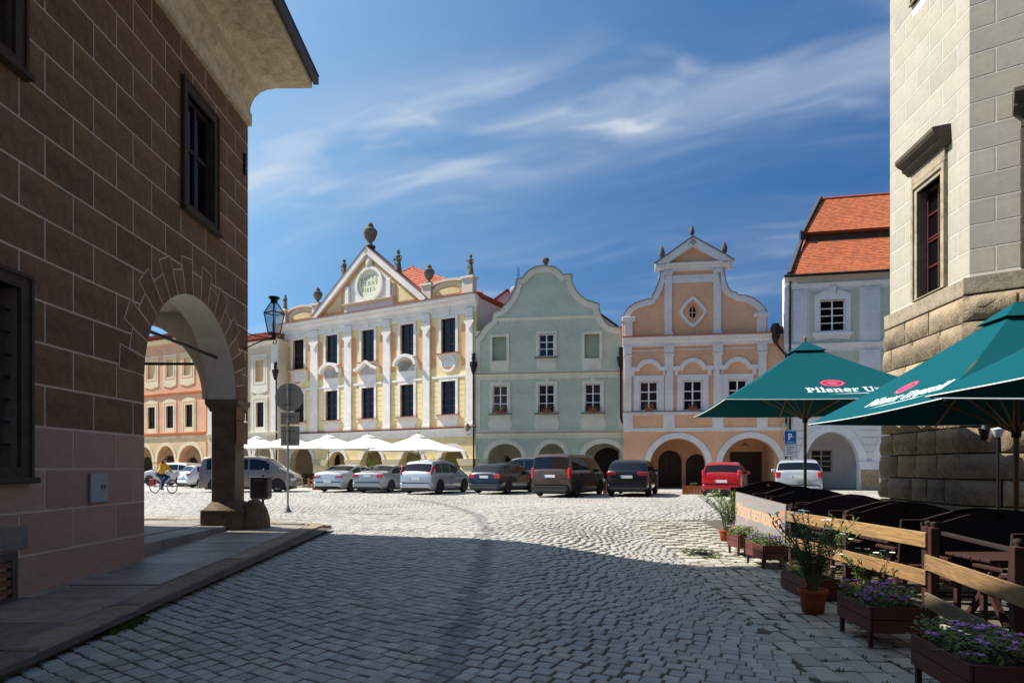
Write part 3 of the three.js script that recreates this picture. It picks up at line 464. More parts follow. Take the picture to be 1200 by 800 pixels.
// ---------------------------------------------------------------- the tower house by the terrace: rusticated foot, scratched blocks above
{
  const xl = (d) => 8.2 + 0.0972 * d, dA = 15.8, dB = 12.64, A = [xl(dA), -dA], Bp = [xl(dB), -dB], e = [0.809, 0.588], L2 = 5.5, Cp = [Bp[0] + e[0] * L2, Bp[1] + e[1] * L2];
  const o = thing('tower_house', 'pale angular stone tower with a rough blocked foot beside the terrace', 'tower'), base = 0.0;
  const TOP = 22, Cen = [14.5, -16.5];
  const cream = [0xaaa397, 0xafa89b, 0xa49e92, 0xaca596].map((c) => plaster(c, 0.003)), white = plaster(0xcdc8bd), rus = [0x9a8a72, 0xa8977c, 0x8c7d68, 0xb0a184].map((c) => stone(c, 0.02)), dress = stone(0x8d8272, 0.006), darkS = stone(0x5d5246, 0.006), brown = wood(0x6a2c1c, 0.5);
  const face = (P, Q, name) => { const g = part(name, o), tx = Q[0] - P[0], tz = Q[1] - P[1]; const f = frame(g, P[0], P[1], tx, tz, 0); f.len = Math.hypot(tx, tz); return f; };
  // side towards the square mouth (runs towards the viewer) and side towards the terrace
  const S = face(A, Bp, 'wall'), R = face(Bp, Cp, 'wall');
  const ud = (d) => (dA - d) * S.len / (dA - dB);
  const wins = { S: [[ud(14.5), ud(13.57), 5.62, 8.15], [ud(14.6), ud(13.75), 12.75, 14.6]], R: [[1.0, 1.95, 5.62, 8.15]] };
  for (const [f, key] of [[S, 'S'], [R, 'R']]) {
    const g = f.o, W = wins[key], L = f.len;
    const miter = key === 'S' ? 0.0 : 0.0;
    mesh('wall_core', ext(rect(0.003, L - 0.003, 5.2, TOP), -0.5, 0, W.map(([a, b, c, d]) => rect(a, b, c, d))), white, g);
    const cuts = W.map(([a, b, c, d]) => [a - 0.2, b + 0.2, c - 0.3, d + 0.2]); W.forEach(([a, b, c, d]) => cuts.push([a - 0.32, b + 0.32, d + 0.5, d + 0.95]));
    courses(g, 'plaster_block', 0, L, 5.63, 0.5, 32, 1.02, key === 'S' ? [0.2, 0.71] : [0.42, -0.1], (k, i) => cream[Math.floor(hash2(k + 50, i) * 4)], cuts, null, 0.035, 0.004);
    for (const [a, b, c, d] of W) {
      const w = part('window', o); w.position.copy(g.position); w.rotation.copy(g.rotation);
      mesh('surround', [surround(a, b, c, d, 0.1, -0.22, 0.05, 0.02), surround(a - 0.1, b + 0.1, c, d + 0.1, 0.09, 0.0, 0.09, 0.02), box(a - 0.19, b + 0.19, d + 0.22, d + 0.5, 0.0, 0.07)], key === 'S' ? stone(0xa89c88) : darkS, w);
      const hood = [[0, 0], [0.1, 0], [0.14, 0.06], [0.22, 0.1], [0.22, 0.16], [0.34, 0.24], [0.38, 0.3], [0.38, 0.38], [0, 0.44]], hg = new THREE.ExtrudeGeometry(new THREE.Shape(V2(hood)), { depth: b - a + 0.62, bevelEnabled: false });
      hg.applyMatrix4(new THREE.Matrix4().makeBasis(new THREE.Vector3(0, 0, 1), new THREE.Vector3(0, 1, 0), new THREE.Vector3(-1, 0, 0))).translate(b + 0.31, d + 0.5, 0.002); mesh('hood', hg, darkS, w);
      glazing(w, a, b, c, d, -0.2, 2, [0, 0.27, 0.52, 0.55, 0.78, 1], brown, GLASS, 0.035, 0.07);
    }
  }
  // string course and rusticated foot: every block a stone with a rough face
  const rough = (w, h, dep, seed) => {
    const nx = Math.max(3, Math.min(8, Math.round(w / 0.14))), ny = 4, g = new THREE.BoxGeometry(w, h, dep, nx, ny, 1), p = g.attributes.position;
    for (let i = 0; i < p.count; i++) { const x = p.getX(i), y = p.getY(i), z = p.getZ(i); if (z > 0) { const ex = Math.min(w / 2 - Math.abs(x), h / 2 - Math.abs(y)); p.setZ(i, ex < 0.01 ? dep / 2 - 0.07 : dep / 2 + 0.07 * (vnoise(x * 7 + seed * 9.7, y * 7 + seed * 3.1) - 0.35)); } }
    g.computeVertexNormals(); return g;
  };
  const foot = (f, L, stepU, key) => {
    const g = f.o; let seed = key * 50;
    mesh('string_course', rbox(-0.12, L + 0.0, 5.2, 5.56, -0.3, 0.1, 0.02), stone(0x9c907c, 0.01), g).position.z = 0.001 * key;
    mesh('foot_core', box(0.02, L - 0.02, -0.3, 5.2, -0.5, 0.02), stone(0x5d5243), g);
    const rows = 10, h = 0.54; 
    for (let k = 0; k < rows; k++) {
      const v1 = 5.19 - k * h, out = 0.02 + k * 0.012; let u = -0.12 - out, n = 0;
      while (u < L - 0.05) {
        let w = stepU * (0.75 + 0.6 * hash2(k * 9 + key * 31, n)); if (n === 0 && k % 2) w *= 0.6; if (u + w > L - 0.25) w = L + (key === 0 ? 0.04 : 0) - u;
        const opening = key === 1 && k === 5 && n === 0;
        const q = mesh('rusticated_block', rough(w - 0.035, h - 0.035, 0.3, ++seed), rus[Math.floor(hash2(seed, 4) * 4)], g); q.position.set(u + w / 2, v1 - h / 2, -0.02 + out); u += w; n++;
      }
    }
  };
  foot(S, S.len, 0.85, 0); foot(R, R.len, 1.15, 1);
  // rest of the tower's plan, out of sight, so that it is a closed body
  const plan = [A, Bp, Cp, [20, -12], [22, -20], [15, -22], [12.5, -19]].map(([x, z]) => new THREE.Vector2(x, z)), sh = new THREE.Shape(plan);
  const inner = new THREE.Shape([[A[0] + 0.55, A[1] - 0.1], [Bp[0] + 0.6, Bp[1] - 0.35], [Cp[0] + 0.3, Cp[1] - 0.7], [20, -12], [22, -20], [15, -22], [12.5, -19]].map(([x, z]) => new THREE.Vector2(x, z)));
  mesh('tower_core', new THREE.ExtrudeGeometry(inner, { depth: TOP + 0.3, bevelEnabled: false }).applyMatrix4(new THREE.Matrix4().makeBasis(new THREE.Vector3(1, 0, 0), new THREE.Vector3(0, 0, 1), new THREE.Vector3(0, 1, 0))).translate(0, -0.3, 0), cream[0], o);
}

// ---------------------------------------------------------------- wing added out of view behind the viewer to cut sky fill
{
  const o = thing('added_sky_blocker', 'long pale unseen wing added behind the street to block sky light', 'building', [0, 0, 9]), w = [], m = plaster(0xcfc6b4);
  for (let k = 0; k < 6; k++) for (const y of [2.2, 6.6]) w.push([-7 + k * 4.4, -5.8 + k * 4.4, y, y + 2.1]);
  mesh('wall', ext([...[[-8, -0.5], [20, -0.5], [20, 12], [-8, 12]]], 0, 0.8, w.map((r) => rect(...r))), m, o);
  for (const r of w) { const g = part('window', o); g.rotation.y = Math.PI; const q = [-r[1], -r[0], r[2], r[3]]; mesh('surround', surround(...q, 0.16, -0.1, 0.05), stone(0x8d8272), g); glazing(g, ...q, -0.2, 2, 3, wood(0x4a2a1c), GLASS); }
  mesh('roof', quad([-8.4, 12, -0.5], [20.4, 12, -0.5], [20.4, 16.5, 5], [-8.4, 16.5, 5], 0.2), M(0x7a4030, { map: T.rough }), o); mesh('body', box(-8, 20, -0.5, 12, 0.85, 8), m, o);
}
// ---------------------------------------------------------------- the row of houses across the square
function house(name, label, pxL, pxR, dR, ang, base = DGROUND) {
  const o = thing(name, label, 'house'), a = ang * Math.PI / 180, tx = Math.cos(a), tz = Math.sin(a), R = atDepth(pxR, HORIZON, dR);
  const probe = frame(new THREE.Group(), R.x, R.z, tx, tz, base), W = -probe.u(pxL), f = frame(o, R.x - tx * W, R.z - tz * W, tx, tz, base); f.W = W; return f;
}
const offsetLine = (pts, t) => pts.map((p, i) => { const a = pts[Math.max(0, i - 1)], b = pts[Math.min(pts.length - 1, i + 1)], dx = b[0] - a[0], dy = b[1] - a[1], l = Math.hypot(dx, dy) || 1; return [p[0] + dy / l * t, p[1] - dx / l * t]; });
const profileRun = (prof, u0, u1) => { const g = new THREE.ExtrudeGeometry(new THREE.Shape(V2(prof)), { depth: u1 - u0, bevelEnabled: false }); return g.applyMatrix4(new THREE.Matrix4().makeBasis(new THREE.Vector3(0, 0, 1), new THREE.Vector3(0, 1, 0), new THREE.Vector3(-1, 0, 0))).translate(u1, 0, 0); };   // profile (out, up) drawn along the wall
const cornice = (u0, u1, v0, v1, out) => profileRun([[-0.02, v0], [out * 0.3, v0], [out * 0.35, v0 + (v1 - v0) * 0.3], [out * 0.7, v0 + (v1 - v0) * 0.55], [out * 0.75, v0 + (v1 - v0) * 0.75], [out, v0 + (v1 - v0) * 0.82], [out, v1], [-0.02, v1]], u0, u1);
function archNotches(W, arches, y0) { const p = [[0, y0]]; for (const [a, b, s, rise] of arches) { const c = (a + b) / 2, r = (b - a) / 2; p.push([a, y0], ...arcPts(c, s, r, rise ?? r, Math.PI, 0, 24), [b, y0]); } p.push([W, y0]); return p; }
function archBands(o, arches, t, z, m) { for (const [a, b, s, rise] of arches) { const c = (a + b) / 2, r = (b - a) / 2, q = rise ?? r; mesh('arch_moulding', ext(ring(c, s, r, q, r + t, q + t, 0, Math.PI, 28), 0.002, z), m, o); } }
// vaulted walk behind the arches: floor, ceiling, rear wall with doors
function walk(o, W, top, m, doors, depth = 3.4, doorMat = wood(0x4a3526, 0.6)) {
  const g = part('arcade_walk', o); const back = ext(rect(0.1, W - 0.1, -0.3, top), -depth - 0.4, -depth, doors.map((d) => d.arch ? [[d.a, -0.2], [d.b, -0.2], ...arcPts((d.a + d.b) / 2, d.s, (d.b - d.a) / 2, (d.b - d.a) / 2, 0, Math.PI, 16)] : rect(d.a, d.b, d.v0 ?? -0.2, d.s)));
  mesh('rear_wall', back, m, g); mesh('ceiling', box(0.1, W - 0.1, top, top + 0.3, -depth - 0.4, -0.55), m, g);
  mesh('side_wall', box(0.1, 0.4, -0.3, top, -depth, -0.56), m, g); mesh('side_wall', box(W - 0.4, W - 0.1, -0.3, top, -depth, -0.56), m, g);
  mesh('walk_floor', box(0.05, W - 0.05, -0.3, 0.03, -depth - 0.4, 0.25), stone(0x8e867a), g);
  for (const d of doors) if (!d.window) { mesh('door', [box(d.a, (d.a + d.b) / 2 - 0.01, -0.2, d.s + (d.b - d.a) / 2, -depth - 0.36, -depth - 0.3), box((d.a + d.b) / 2 + 0.01, d.b, -0.2, d.s + (d.b - d.a) / 2, -depth - 0.36, -depth - 0.3), box(d.a - 0.05, d.b + 0.05, -0.25, d.s + (d.b - d.a) / 2 + 0.05, -depth - 0.5, -depth - 0.41)], doorMat, g); }
}
function roofTiles(parent, P, U, V, w, l, color, tw = 0.19, tl = 0.17, keep = null) {       // overlapping flat tiles, P corner, U along the eaves, V up the slope
  const u = new THREE.Vector3(...U).normalize(), v = new THREE.Vector3(...V).normalize(), n = u.clone().cross(v).normalize(), nu = Math.floor(w / tw), nv = Math.floor(l / tl);
  const geo = new THREE.BoxGeometry(tw * 0.95, tl * 1.35, 0.022).translate(0, tl * 0.55, 0); const im = new THREE.InstancedMesh(geo, M(0xffffff, { roughness: 0.85 }), nu * nv), m = new THREE.Matrix4(), c = new THREE.Color(), bc = new THREE.Color(color);
  const v2 = v.clone().multiplyScalar(Math.cos(0.09)).addScaledVector(n, -Math.sin(0.09)), n2 = u.clone().cross(v2); let k = 0;
  for (let j = 0; j < nv; j++) for (let i = 0; i < nu; i++) { if (keep && !keep((i + 0.5) * tw, j * tl / l)) continue; const p = new THREE.Vector3(...P).addScaledVector(u, (i + 0.5 + (j % 2) * 0.5) * tw).addScaledVector(v, j * tl).addScaledVector(n, 0.035 + 0.006 * hash2(i, j)); m.makeBasis(u, v2, n2).setPosition(p); im.setMatrixAt(k, m); const s = 0.75 + 0.5 * hash2(i * 3 + 1, j * 7 + 2) * (0.7 + 0.3 * vnoise(i * 0.2, j * 0.2)); im.setColorAt(k, c.copy(bc).multiplyScalar(s)); k++; }
  im.count = k; im.name = 'roof_tiles'; im.userData.kind = 'stuff'; im.castShadow = im.receiveShadow = true; parent.add(im); return im;
}
// gable roof whose ridge runs back from the front: slopes slab by slab
function gableRoof(o, u0, u1, v0, vr, depth, color, z0 = -0.5, tiles = true, hip = 0) {
  const r = part('roof', o), um = (u0 + u1) / 2, slab = M(color, { roughness: 0.9 }), zr = z0 - hip;
  mesh('roof_slab', quad([u1, v0, z0], [u1, v0, z0 - depth], [um, vr, z0 - depth], [um, vr, zr]), slab, r); mesh('roof_slab', quad([u0, v0, z0 - depth], [u0, v0, z0], [um, vr, zr], [um, vr, z0 - depth]), slab, r);
  if (tiles) roofTiles(r, [u1, v0, z0], [0, 0, -1], [um - u1, vr - v0, 0], depth, Math.hypot(um - u1, vr - v0), color, 0.24, 0.3, (i, j) => i > hip * j);
  if (hip) { const w = u1 - u0, l = Math.hypot(vr - v0, hip); mesh('roof_slab', quad([u0, v0, z0], [u1, v0, z0], [um + 0.02, vr, zr], [um - 0.02, vr, zr]), slab, r); roofTiles(r, [u0, v0, z0], [1, 0, 0], [0, vr - v0, -hip], w, l, color, 0.24, 0.3, (i, j) => Math.abs(i - 0.5 * w) < 0.5 * w * (1 - j) - 0.1, w); mesh('hip_ridge', bar([u1, v0, z0], [um, vr, zr], 0.1, 7), slab, r); mesh('hip_ridge', bar([u0, v0, z0], [um, vr, zr], 0.1, 7), slab, r); }
  mesh('ridge', bar([um, vr + 0.06, zr], [um, vr + 0.06, z0 - depth], 0.12, 8), slab, r);
  if (!hip) mesh('roof_body', ext([[u0 + 0.1, v0 - 0.1], [u1 - 0.1, v0 - 0.1], [um, vr - 0.15]], z0 - depth, z0 - 0.02), WHITE, r);
}
function downpipe(o, f, px, yTop, yBot, head, bend = 0) {
  const s = part('downpipe', o), u = f.u(px), z = 0.12, m = M(0x1d1b1a, { roughness: 0.5, metalness: 0.3 }), v0 = f.v(px, yTop), v1 = f.v(px, yBot);
  mesh('pipe', tube([[u, v0, z], [u, lerp(v0, v1, 0.5), z], [u, v1 + 0.02, z]], 0.06, 6, 8), m, s);
  if (head) mesh('rainwater_head', [lathe([[0.07, -0.5], [0.16, -0.25], [0.2, 0], [0.24, 0.02], [0.24, 0.3], [0.2, 0.32], [0.001, 0.32]], 8).translate(u, v0, z + 0.1), lathe([[0.05, 0.3], [0.14, 0.5], [0.1, 0.7], [0.16, 0.85], [0.001, 0.9]], 7).translate(u, v0, z + 0.1)].slice(0, head), m, s);
  for (let k = 1; k < 4; k++) mesh('pipe_clip', new THREE.CylinderGeometry(0.075, 0.075, 0.05, 8).translate(u, lerp(v1, v0, k / 4), z), m, s);
  return s;
}
const urnG = (h, s = 1) => lathe([[0.001, 0], [0.28, 0], [0.28, 0.12], [0.12, 0.2], [0.1, 0.3], [0.26, 0.5], [0.36, 0.75], [0.38, 0.95], [0.3, 1.05], [0.16, 1.12], [0.2, 1.2], [0.15, 1.32], [0.06, 1.42], [0.001, 1.5]].map(([r, y]) => [r * h / 1.5 * s, y * h / 1.5]), 14);
const finialG = (h) => lathe([[0.001, 0], [0.22, 0], [0.22, 0.25], [0.12, 0.3], [0.1, 0.42], [0.2, 0.5], [0.25, 0.7], [0.24, 0.9], [0.16, 1.15], [0.06, 1.35], [0.001, 1.4]].map(([r, y]) => [r * h / 1.4, y * h / 1.4]), 12);
function statueG(h, seed) {                                        // small weathered figure: plinth, robe, torso, arms, head
  const s = h / 1.6, hd = mulberry(seed), L = [rbox(-0.2, 0.2, 0, 0.12, -0.2, 0.2, 0.02), lathe([[0.001, 0.1], [0.22, 0.1], [0.2, 0.4], [0.15, 0.75], [0.13, 0.85], [0.19, 1.05], [0.2, 1.2], [0.08, 1.3], [0.001, 1.32]], 9), new THREE.SphereGeometry(0.12, 8, 7).scale(1, 1.2, 1).translate(0.02, 1.44, 0.02),
    bar([0.16, 1.18, 0], [0.3, 0.95, 0.12], 0.06, 6), bar([0.3, 0.95, 0.12], [0.18 + hd() * 0.2, 0.8 + hd() * 0.5, 0.22], 0.05, 6), bar([-0.16, 1.18, 0], [-0.3, 0.9 + hd() * 0.3, 0.05], 0.06, 6), bar([-0.3, 0.9, 0.05], [-0.1, 0.75, 0.2], 0.05, 6), bar([0.05, 0.15, 0.1], [0.12, 0.8, 0.12], 0.1, 6), bar([-0.15, 0.12, 0.05], [-0.22, 0.7, -0.05], 0.09, 6)];
  const g = merge(L).scale(s, s, s), p = g.attributes.position; for (let i = 0; i < p.count; i++) { const x = p.getX(i), y = p.getY(i), z = p.getZ(i), n = vnoise(x * 9 + seed, y * 9 + z * 9) - 0.5; p.setXYZ(i, x * (1 + 0.25 * n), y, z * (1 + 0.25 * n)); } g.computeVertexNormals(); return g;
}
function flowerBox(o, u, v, w, z = 0.12) {
  const g = part('window_box', o); mesh('trough', rbox(u - w / 2, u + w / 2, v, v + 0.17, z - 0.08, z + 0.1, 0.02), M(0x8a4a2a), g);
  const pts = []; for (let k = 0; k < 60; k++) { const x = u + rr(-w / 2, w / 2), y = v + 0.15 + rr(0, 0.28) * (1 - Math.abs(x - u) / w), zz = z + rr(-0.12, 0.14), a = rnd() * 6.28, s = 0.05; pts.push([x, y, zz], [x + s * Math.cos(a), y + s * 0.6, zz + s * Math.sin(a)], [x - s * Math.sin(a), y + s * 0.3, zz + s * Math.cos(a)]); }
  const q = new THREE.BufferGeometry().setFromPoints(V3(pts)); q.computeVertexNormals(); mesh('plants', q, M(0x4c6b22, { side: THREE.DoubleSide }), g);
  const fl = []; for (let k = 0; k < 9; k++) fl.push(new THREE.IcosahedronGeometry(0.028, 0).translate(u + rr(-w / 2, w / 2), v + 0.2 + rr(0, 0.18), z + rr(0, 0.14))); mesh('blossoms', fl, M(hash2(Math.round(u * 9), 5) > 0.5 ? 0xc4562c : 0xb3a02c), g);
}
const WHITE = plaster(0xf0ece6), SASHW = M(0xf2f0ec, { roughness: 0.5 });

// ================================================================ the yellow hotel
{
  const f = house('hotel', 'yellow hotel with white pilasters, stone statues and a lettered gable', 326, 558, 40, 29), { o, W, uv, u, v } = f;
  const yellow = plaster(0xf3dda6), peach = plaster(0xe3ab7c), cream = plaster(0xf1e3bb), stoneD = stone(0x77746c, 0.01), dark = wood(0x4a2a22, 0.5);
  const vTile = v(452, 505), vTop = v(442, 364), vCor = v(442, 372), px = [331.5, 369, 408.5, 454, 500.5, 551], wp = [[343.5, 356.3], [382, 395.7], [424, 438.7], [469.5, 485], [517.5, 534]];
  const v1a = v(477, 419.5), v1b = v(477, 380), v0a = v(477, 488.5), v0b = v(477, 450.5);
  const wins = wp.flatMap(([a, b]) => [[u(a), u(b), v1a, v1b], [u(a), u(b), v0a, v0b]]);
  const sp = v(530, 541), archPx = [[340, 366.5], [386, 405], [424, 448], [470, 495], [516, 544]], arches = archPx.map(([a, b]) => { const A = u(a), Bq = u(b); return [A, Bq, sp, Math.min((Bq - A) / 2, v(530, 519) - sp)]; });
  mesh('wall', ext([...archNotches(W, arches, -0.3), [W, vTop], [0, vTop]], -0.5, 0, wins.map((w) => rect(...w))), yellow, o);
  walk(o, W, sp + 1.7, yellow, [{ a: 2.2, b: 3.3, s: 2.0, arch: 1 }, { a: 5.4, b: 6.6, s: 2.0, arch: 1 }, { a: 8.7, b: 9.9, s: 2.1, arch: 1 }, { a: 12.2, b: 13.6, s: 2.1, arch: 1 }]);
  archBands(o, arches, 0.26, 0.06, WHITE);
  for (const a of [334, 376, 414.5, 459, 505.5, 549]) { const c = u(a), w = 0.62; const p = part('arcade_pier', o); mesh('pier_shaft', box(c - w, c + w, -0.3, sp - 0.25, 0.002, 0.07), cream, p); mesh('pier_capital', ext([[c - w - 0.02, sp - 0.25], [c + w + 0.02, sp - 0.25], [c + w + 0.22, sp + 0.12], [c + w + 0.22, sp + 0.2], [c - w - 0.22, sp + 0.2], [c - w - 0.22, sp + 0.12]], 0.003, 0.16), plaster(0xcdbf9f), p); }
  // tile-covered string course
  const sc = part('string_course', o); mesh('band', cornice(0, W, vTile - 0.55, vTile, 0.22), WHITE, sc); const tl = []; for (let k = 0; k < W / 0.2; k++) tl.push(new THREE.CylinderGeometry(0.07, 0.07, 0.34, 6, 1, false, 0, Math.PI).rotateZ(Math.PI / 2).rotateY(Math.PI / 2).rotateX(-0.35).translate(k * 0.2 + 0.1, vTile + 0.04, 0.14)); mesh('roof_tiles', merge(tl), M(0x9a6a55, { roughness: 0.85 }), sc).userData.kind = 'stuff';
  // pilasters
  for (const p of px) { const c = u(p), w = u(p + 4) - u(p), g = part('pilaster', o); mesh('shaft', box(c - w, c + w, vTile + 0.1, vCor - 0.55, 0.002, 0.14), WHITE, g); mesh('pilaster_base', rbox(c - w - 0.05, c + w + 0.05, vTile + 0.06, vTile + 0.32, 0.003, 0.2, 0.03), WHITE, g);
    mesh('capital', [box(c - w - 0.06, c + w + 0.06, v(454, 385) - 0.1, v(454, 385), 0.004, 0.2), ext([[c - w - 0.1, v(454, 391)], [c - w * 0.5, v(454, 396)], [c, v(454, 400)], [c + w * 0.5, v(454, 396)], [c + w + 0.1, v(454, 391)], [c + w + 0.12, v(454, 389)], [c - w - 0.12, v(454, 389)]], 0.14, 0.2)], WHITE, g);
    mesh('entablature_block', box(c - w - 0.02, c + w + 0.02, v(454, 384.5), vCor - 0.3, 0.003, 0.18), WHITE, g); }
  // peach strips beside the pilasters, upper storey, and rusticated joints below
  px.forEach((p, i) => { for (const sgn of [-1, 1]) { if ((i === 0 && sgn < 0) || (i === 5 && sgn > 0)) continue; const c = u(p) + sgn * (u(p + 4) - u(p)), e = c + sgn * 0.42; mesh('peach_panel', ext([[Math.min(c, e) + 0.0, v(454, 437)], [Math.max(c, e), v(454, 437)], [Math.max(c, e), v(454, 393)], [(c + e) / 2, v(454, 389)], [Math.min(c, e), v(454, 393)]], 0.001, 0.012), peach, o); } });
  for (let i = 0; i < 5; i++) for (const [a, b] of [[u(px[i]) + 0.42, u(wp[i][0]) - 0.22], [u(wp[i][1]) + 0.22, u(px[i + 1]) - 0.42]]) for (let k = 0; k < 7; k++) { const y0 = lerp(v0a - 0.2, v0b + 0.1, k / 7), y1 = lerp(v0a - 0.2, v0b + 0.1, (k + 1) / 7) - 0.035; mesh('rusticated_panel', B(b - a, y1 - y0, 0.03), yellow, o).position.set((a + b) / 2, (y0 + y1) / 2, 0.016); }
  // windows with their surrounds, aprons and hoods
  wp.forEach(([a, b], i) => {
    const A = u(a), Bq = u(b), C = (A + Bq) / 2, w = Bq - A;
    for (const [y0, y1, upper] of [[v1a, v1b, 1], [v0a, v0b, 0]]) {
      const g = part('window', o); mesh('surround', [surround(A, Bq, y0, y1, 0.2, -0.12, 0.07, 0.0), box(A - 0.2, Bq + 0.2, y1 + 0.2, y1 + (upper ? 0.75 : 0.3), 0.003, 0.06)], WHITE, g);
      mesh('sill', rbox(A - 0.32, Bq + 0.32, y0 - 0.13, y0 - 0.01, 0.0, 0.26, 0.02), plaster(0xe3cfc0), g); mesh('sill_tiles', box(A - 0.33, Bq + 0.33, y0 - 0.012, y0 + 0.02, 0.0, 0.28), M(0xa85a3a), g);
      mesh('apron', ext([[A - 0.24, y0 - 0.13], [Bq + 0.24, y0 - 0.13], [Bq + 0.1, y0 - 0.9], [A - 0.1, y0 - 0.9]], 0.003, 0.05), WHITE, g);
      glazing(g, A, Bq, y0, y1, -0.16, 2, upper ? [0, 0.26, 0.5, 1] : [0, 0.25, 0.5, 0.75, 1], dark, GLASS, 0.05, 0.08);
      if (upper) mesh('keystone', rbox(C - 0.14, C + 0.14, y1 + 0.22, y1 + 0.75, 0.06, 0.13, 0.02), WHITE, g), mesh('drip', box(C - 0.34, C + 0.34, y1 + 0.98, y1 + 1.04, 0.0, 0.2), M(0xa89a80), g);
      const hoodV = y1 + 0.32;
      if (!upper) {
        mesh('lintel_band', box(A - 0.75, Bq + 0.75, y1 + 0.22, y1 + 0.36, 0.002, 0.09), WHITE, g);
        if (i === 1 || i === 3) mesh('hood', ext(ring(C, y1 + 1.3, w / 2 + 0.22, 0.55, w / 2 + 0.42, 0.78, 0, Math.PI, 18), 0.0, 0.42), WHITE, g), mesh('tympanum', ext([[C - w / 2 - 0.2, y1 + 0.3], [C + w / 2 + 0.2, y1 + 0.3], ...arcPts(C, y1 + 1.3, w / 2 + 0.22, 0.55, 0, Math.PI, 12)], 0.002, 0.05), WHITE, g);
        else if (i === 2) mesh('hood', ext([[C - w / 2 - 0.5, y1 + 1.2], [C - w / 2 - 0.1, y1 + 1.32], [C, y1 + 1.75], [C + w / 2 + 0.1, y1 + 1.32], [C + w / 2 + 0.5, y1 + 1.2], [C + w / 2 + 0.5, y1 + 1.36], [C + w / 2 + 0.15, y1 + 1.5], [C, y1 + 1.95], [C - w / 2 - 0.15, y1 + 1.5], [C - w / 2 - 0.5, y1 + 1.36]], 0.0, 0.4), WHITE, g), mesh('tympanum', ext([[C - w / 2 - 0.2, y1 + 0.3], [C + w / 2 + 0.2, y1 + 0.3], [C + w / 2 + 0.1, y1 + 1.3], [C, y1 + 1.7], [C - w / 2 - 0.1, y1 + 1.3]], 0.002, 0.05), WHITE, g);
        else mesh('medallion_rim', ext(ring(C, y1 + 1.2, 0.48, 0.46, 0.62, 0.6, 0, 2 * Math.PI, 30), 0.0, 0.1), WHITE, g), mesh('medallion', ext(arcPts(C, y1 + 1.2, 0.48, 0.46, 0, 2 * Math.PI, 28).slice(0, 28), 0.001, 0.04), peach, g);
      }
    }
  });
  // main cornice
  const ent = part('cornice', o); mesh('frieze', box(-0.05, W + 0.05, vCor - 0.62, vCor - 0.25, 0.0, 0.07), WHITE, ent); mesh('corona', cornice(-0.12, W + 0.14, vCor - 0.25, vTop, 0.5), WHITE, ent); mesh('tile_edge', box(-0.14, W + 0.16, vTop, vTop + 0.06, -0.1, 0.56), M(0x80564a, { roughness: 0.9 }), ent);
  // attic with scrolls and gable
  const vA = vTop + 0.06, gL = u(372.5), gR = u(497), gC = u(432), vG = v(432, 291), vS = v(498, 347), scroll = (a, b, h) => [[a, vA], [b, vA], [b, vA + h * 0.7], ...arcPts((a + b) / 2, vA + h * 0.7, (b - a) / 2 * 0.85, h * 0.3, 0, Math.PI, 12), [a, vA + h * 0.7]];
  const hs = 1.15; 
  for (const [a, b] of [[u(338), u(368)], [u(505), u(545)]]) { const g = part('attic_scroll', o); mesh('attic_wall', ext(scroll(a, b, hs), -0.4, -0.02), cream, g); const i = [[a + 0.3, vA + 0.2], [b - 0.3, vA + 0.2], [b - 0.3, vA + 0.5], [(a + b) / 2 + 0.5, vA + 0.8], [(a + b) / 2 - 0.5, vA + 0.8], [a + 0.3, vA + 0.5]]; mesh('attic_panel', ext(i, -0.018, 0.01), peach, g); mesh('attic_inlay', ext(i.map(([x, y]) => [lerp((a + b) / 2, x, 0.86), lerp(vA + 0.48, y, 0.72)]), 0.01, 0.02), yellow, g); mesh('attic_coping', ext([...arcPts((a + b) / 2, vA + hs * 0.7, (b - a) / 2, hs * 0.3, Math.PI, 0, 14), ...arcPts((a + b) / 2, vA + hs * 0.7 + 0.16, (b - a) / 2, hs * 0.3, 0, Math.PI, 14)], -0.5, 0.12), M(0xd8c3b2, { roughness: 0.9 }), g); }
  const gable = [[gL, vA], [gR, vA], [gR, vA + 0.45], [gC, vG], [gL, vA + 0.45]];
  mesh('gable_wall', ext(gable, -0.45, -0.01), yellow, o);
  const rk = (a, b) => { const dx = b[0] - a[0], dy = b[1] - a[1], l = Math.hypot(dx, dy), n = [-dy / l, dx / l], s = n[1] > 0 ? 1 : -1; return (t0, t1, z0, z1) => ext([[a[0] + n[0] * t0 * s, a[1] + n[1] * t0 * s], [b[0] + n[0] * t0 * s, b[1] + n[1] * t0 * s], [b[0] + n[0] * t1 * s, b[1] + n[1] * t1 * s], [a[0] + n[0] * t1 * s, a[1] + n[1] * t1 * s]], z0, z1); };
  for (const [a, b] of [[[gL - 0.3, vA + 0.2], [gC, vG]], [[gC, vG], [gR + 0.3, vA + 0.2]]]) { const k = rk(a, b), g = part('raking_cornice', o); mesh('moulding', k(-0.36, 0.06, -0.02, 0.3), WHITE, g); mesh('peach_fillet', k(-0.5, -0.36, -0.02, 0.1), peach, g); mesh('tile_edge', k(0.06, 0.11, -0.5, 0.33), M(0x80564a, { roughness: 0.9 }), g); }
  const mc = uv(432.5, 333, 0.1), mr = u(446) - u(432.5); 
  mesh('relief_ground', ext([[u(404), vA], [u(461), vA], [u(461), vA + 1.5], [u(455), vA + 2.2], [u(433), v(432, 306)], [u(412), vA + 2.2], [u(404), vA + 1.5]], -0.008, 0.05), WHITE, o);
  mesh('relief_ledge', cornice(u(403), u(462), vA + 0.5, vA + 0.72, 0.28), plaster(0xe6d9c2), o);
  for (const p of [408.5, 457]) mesh('relief_column', rbox(u(p) - 0.2, u(p) + 0.2, vA + 0.72, vA + 2.05, 0.05, 0.2, 0.06, 2), WHITE, o);
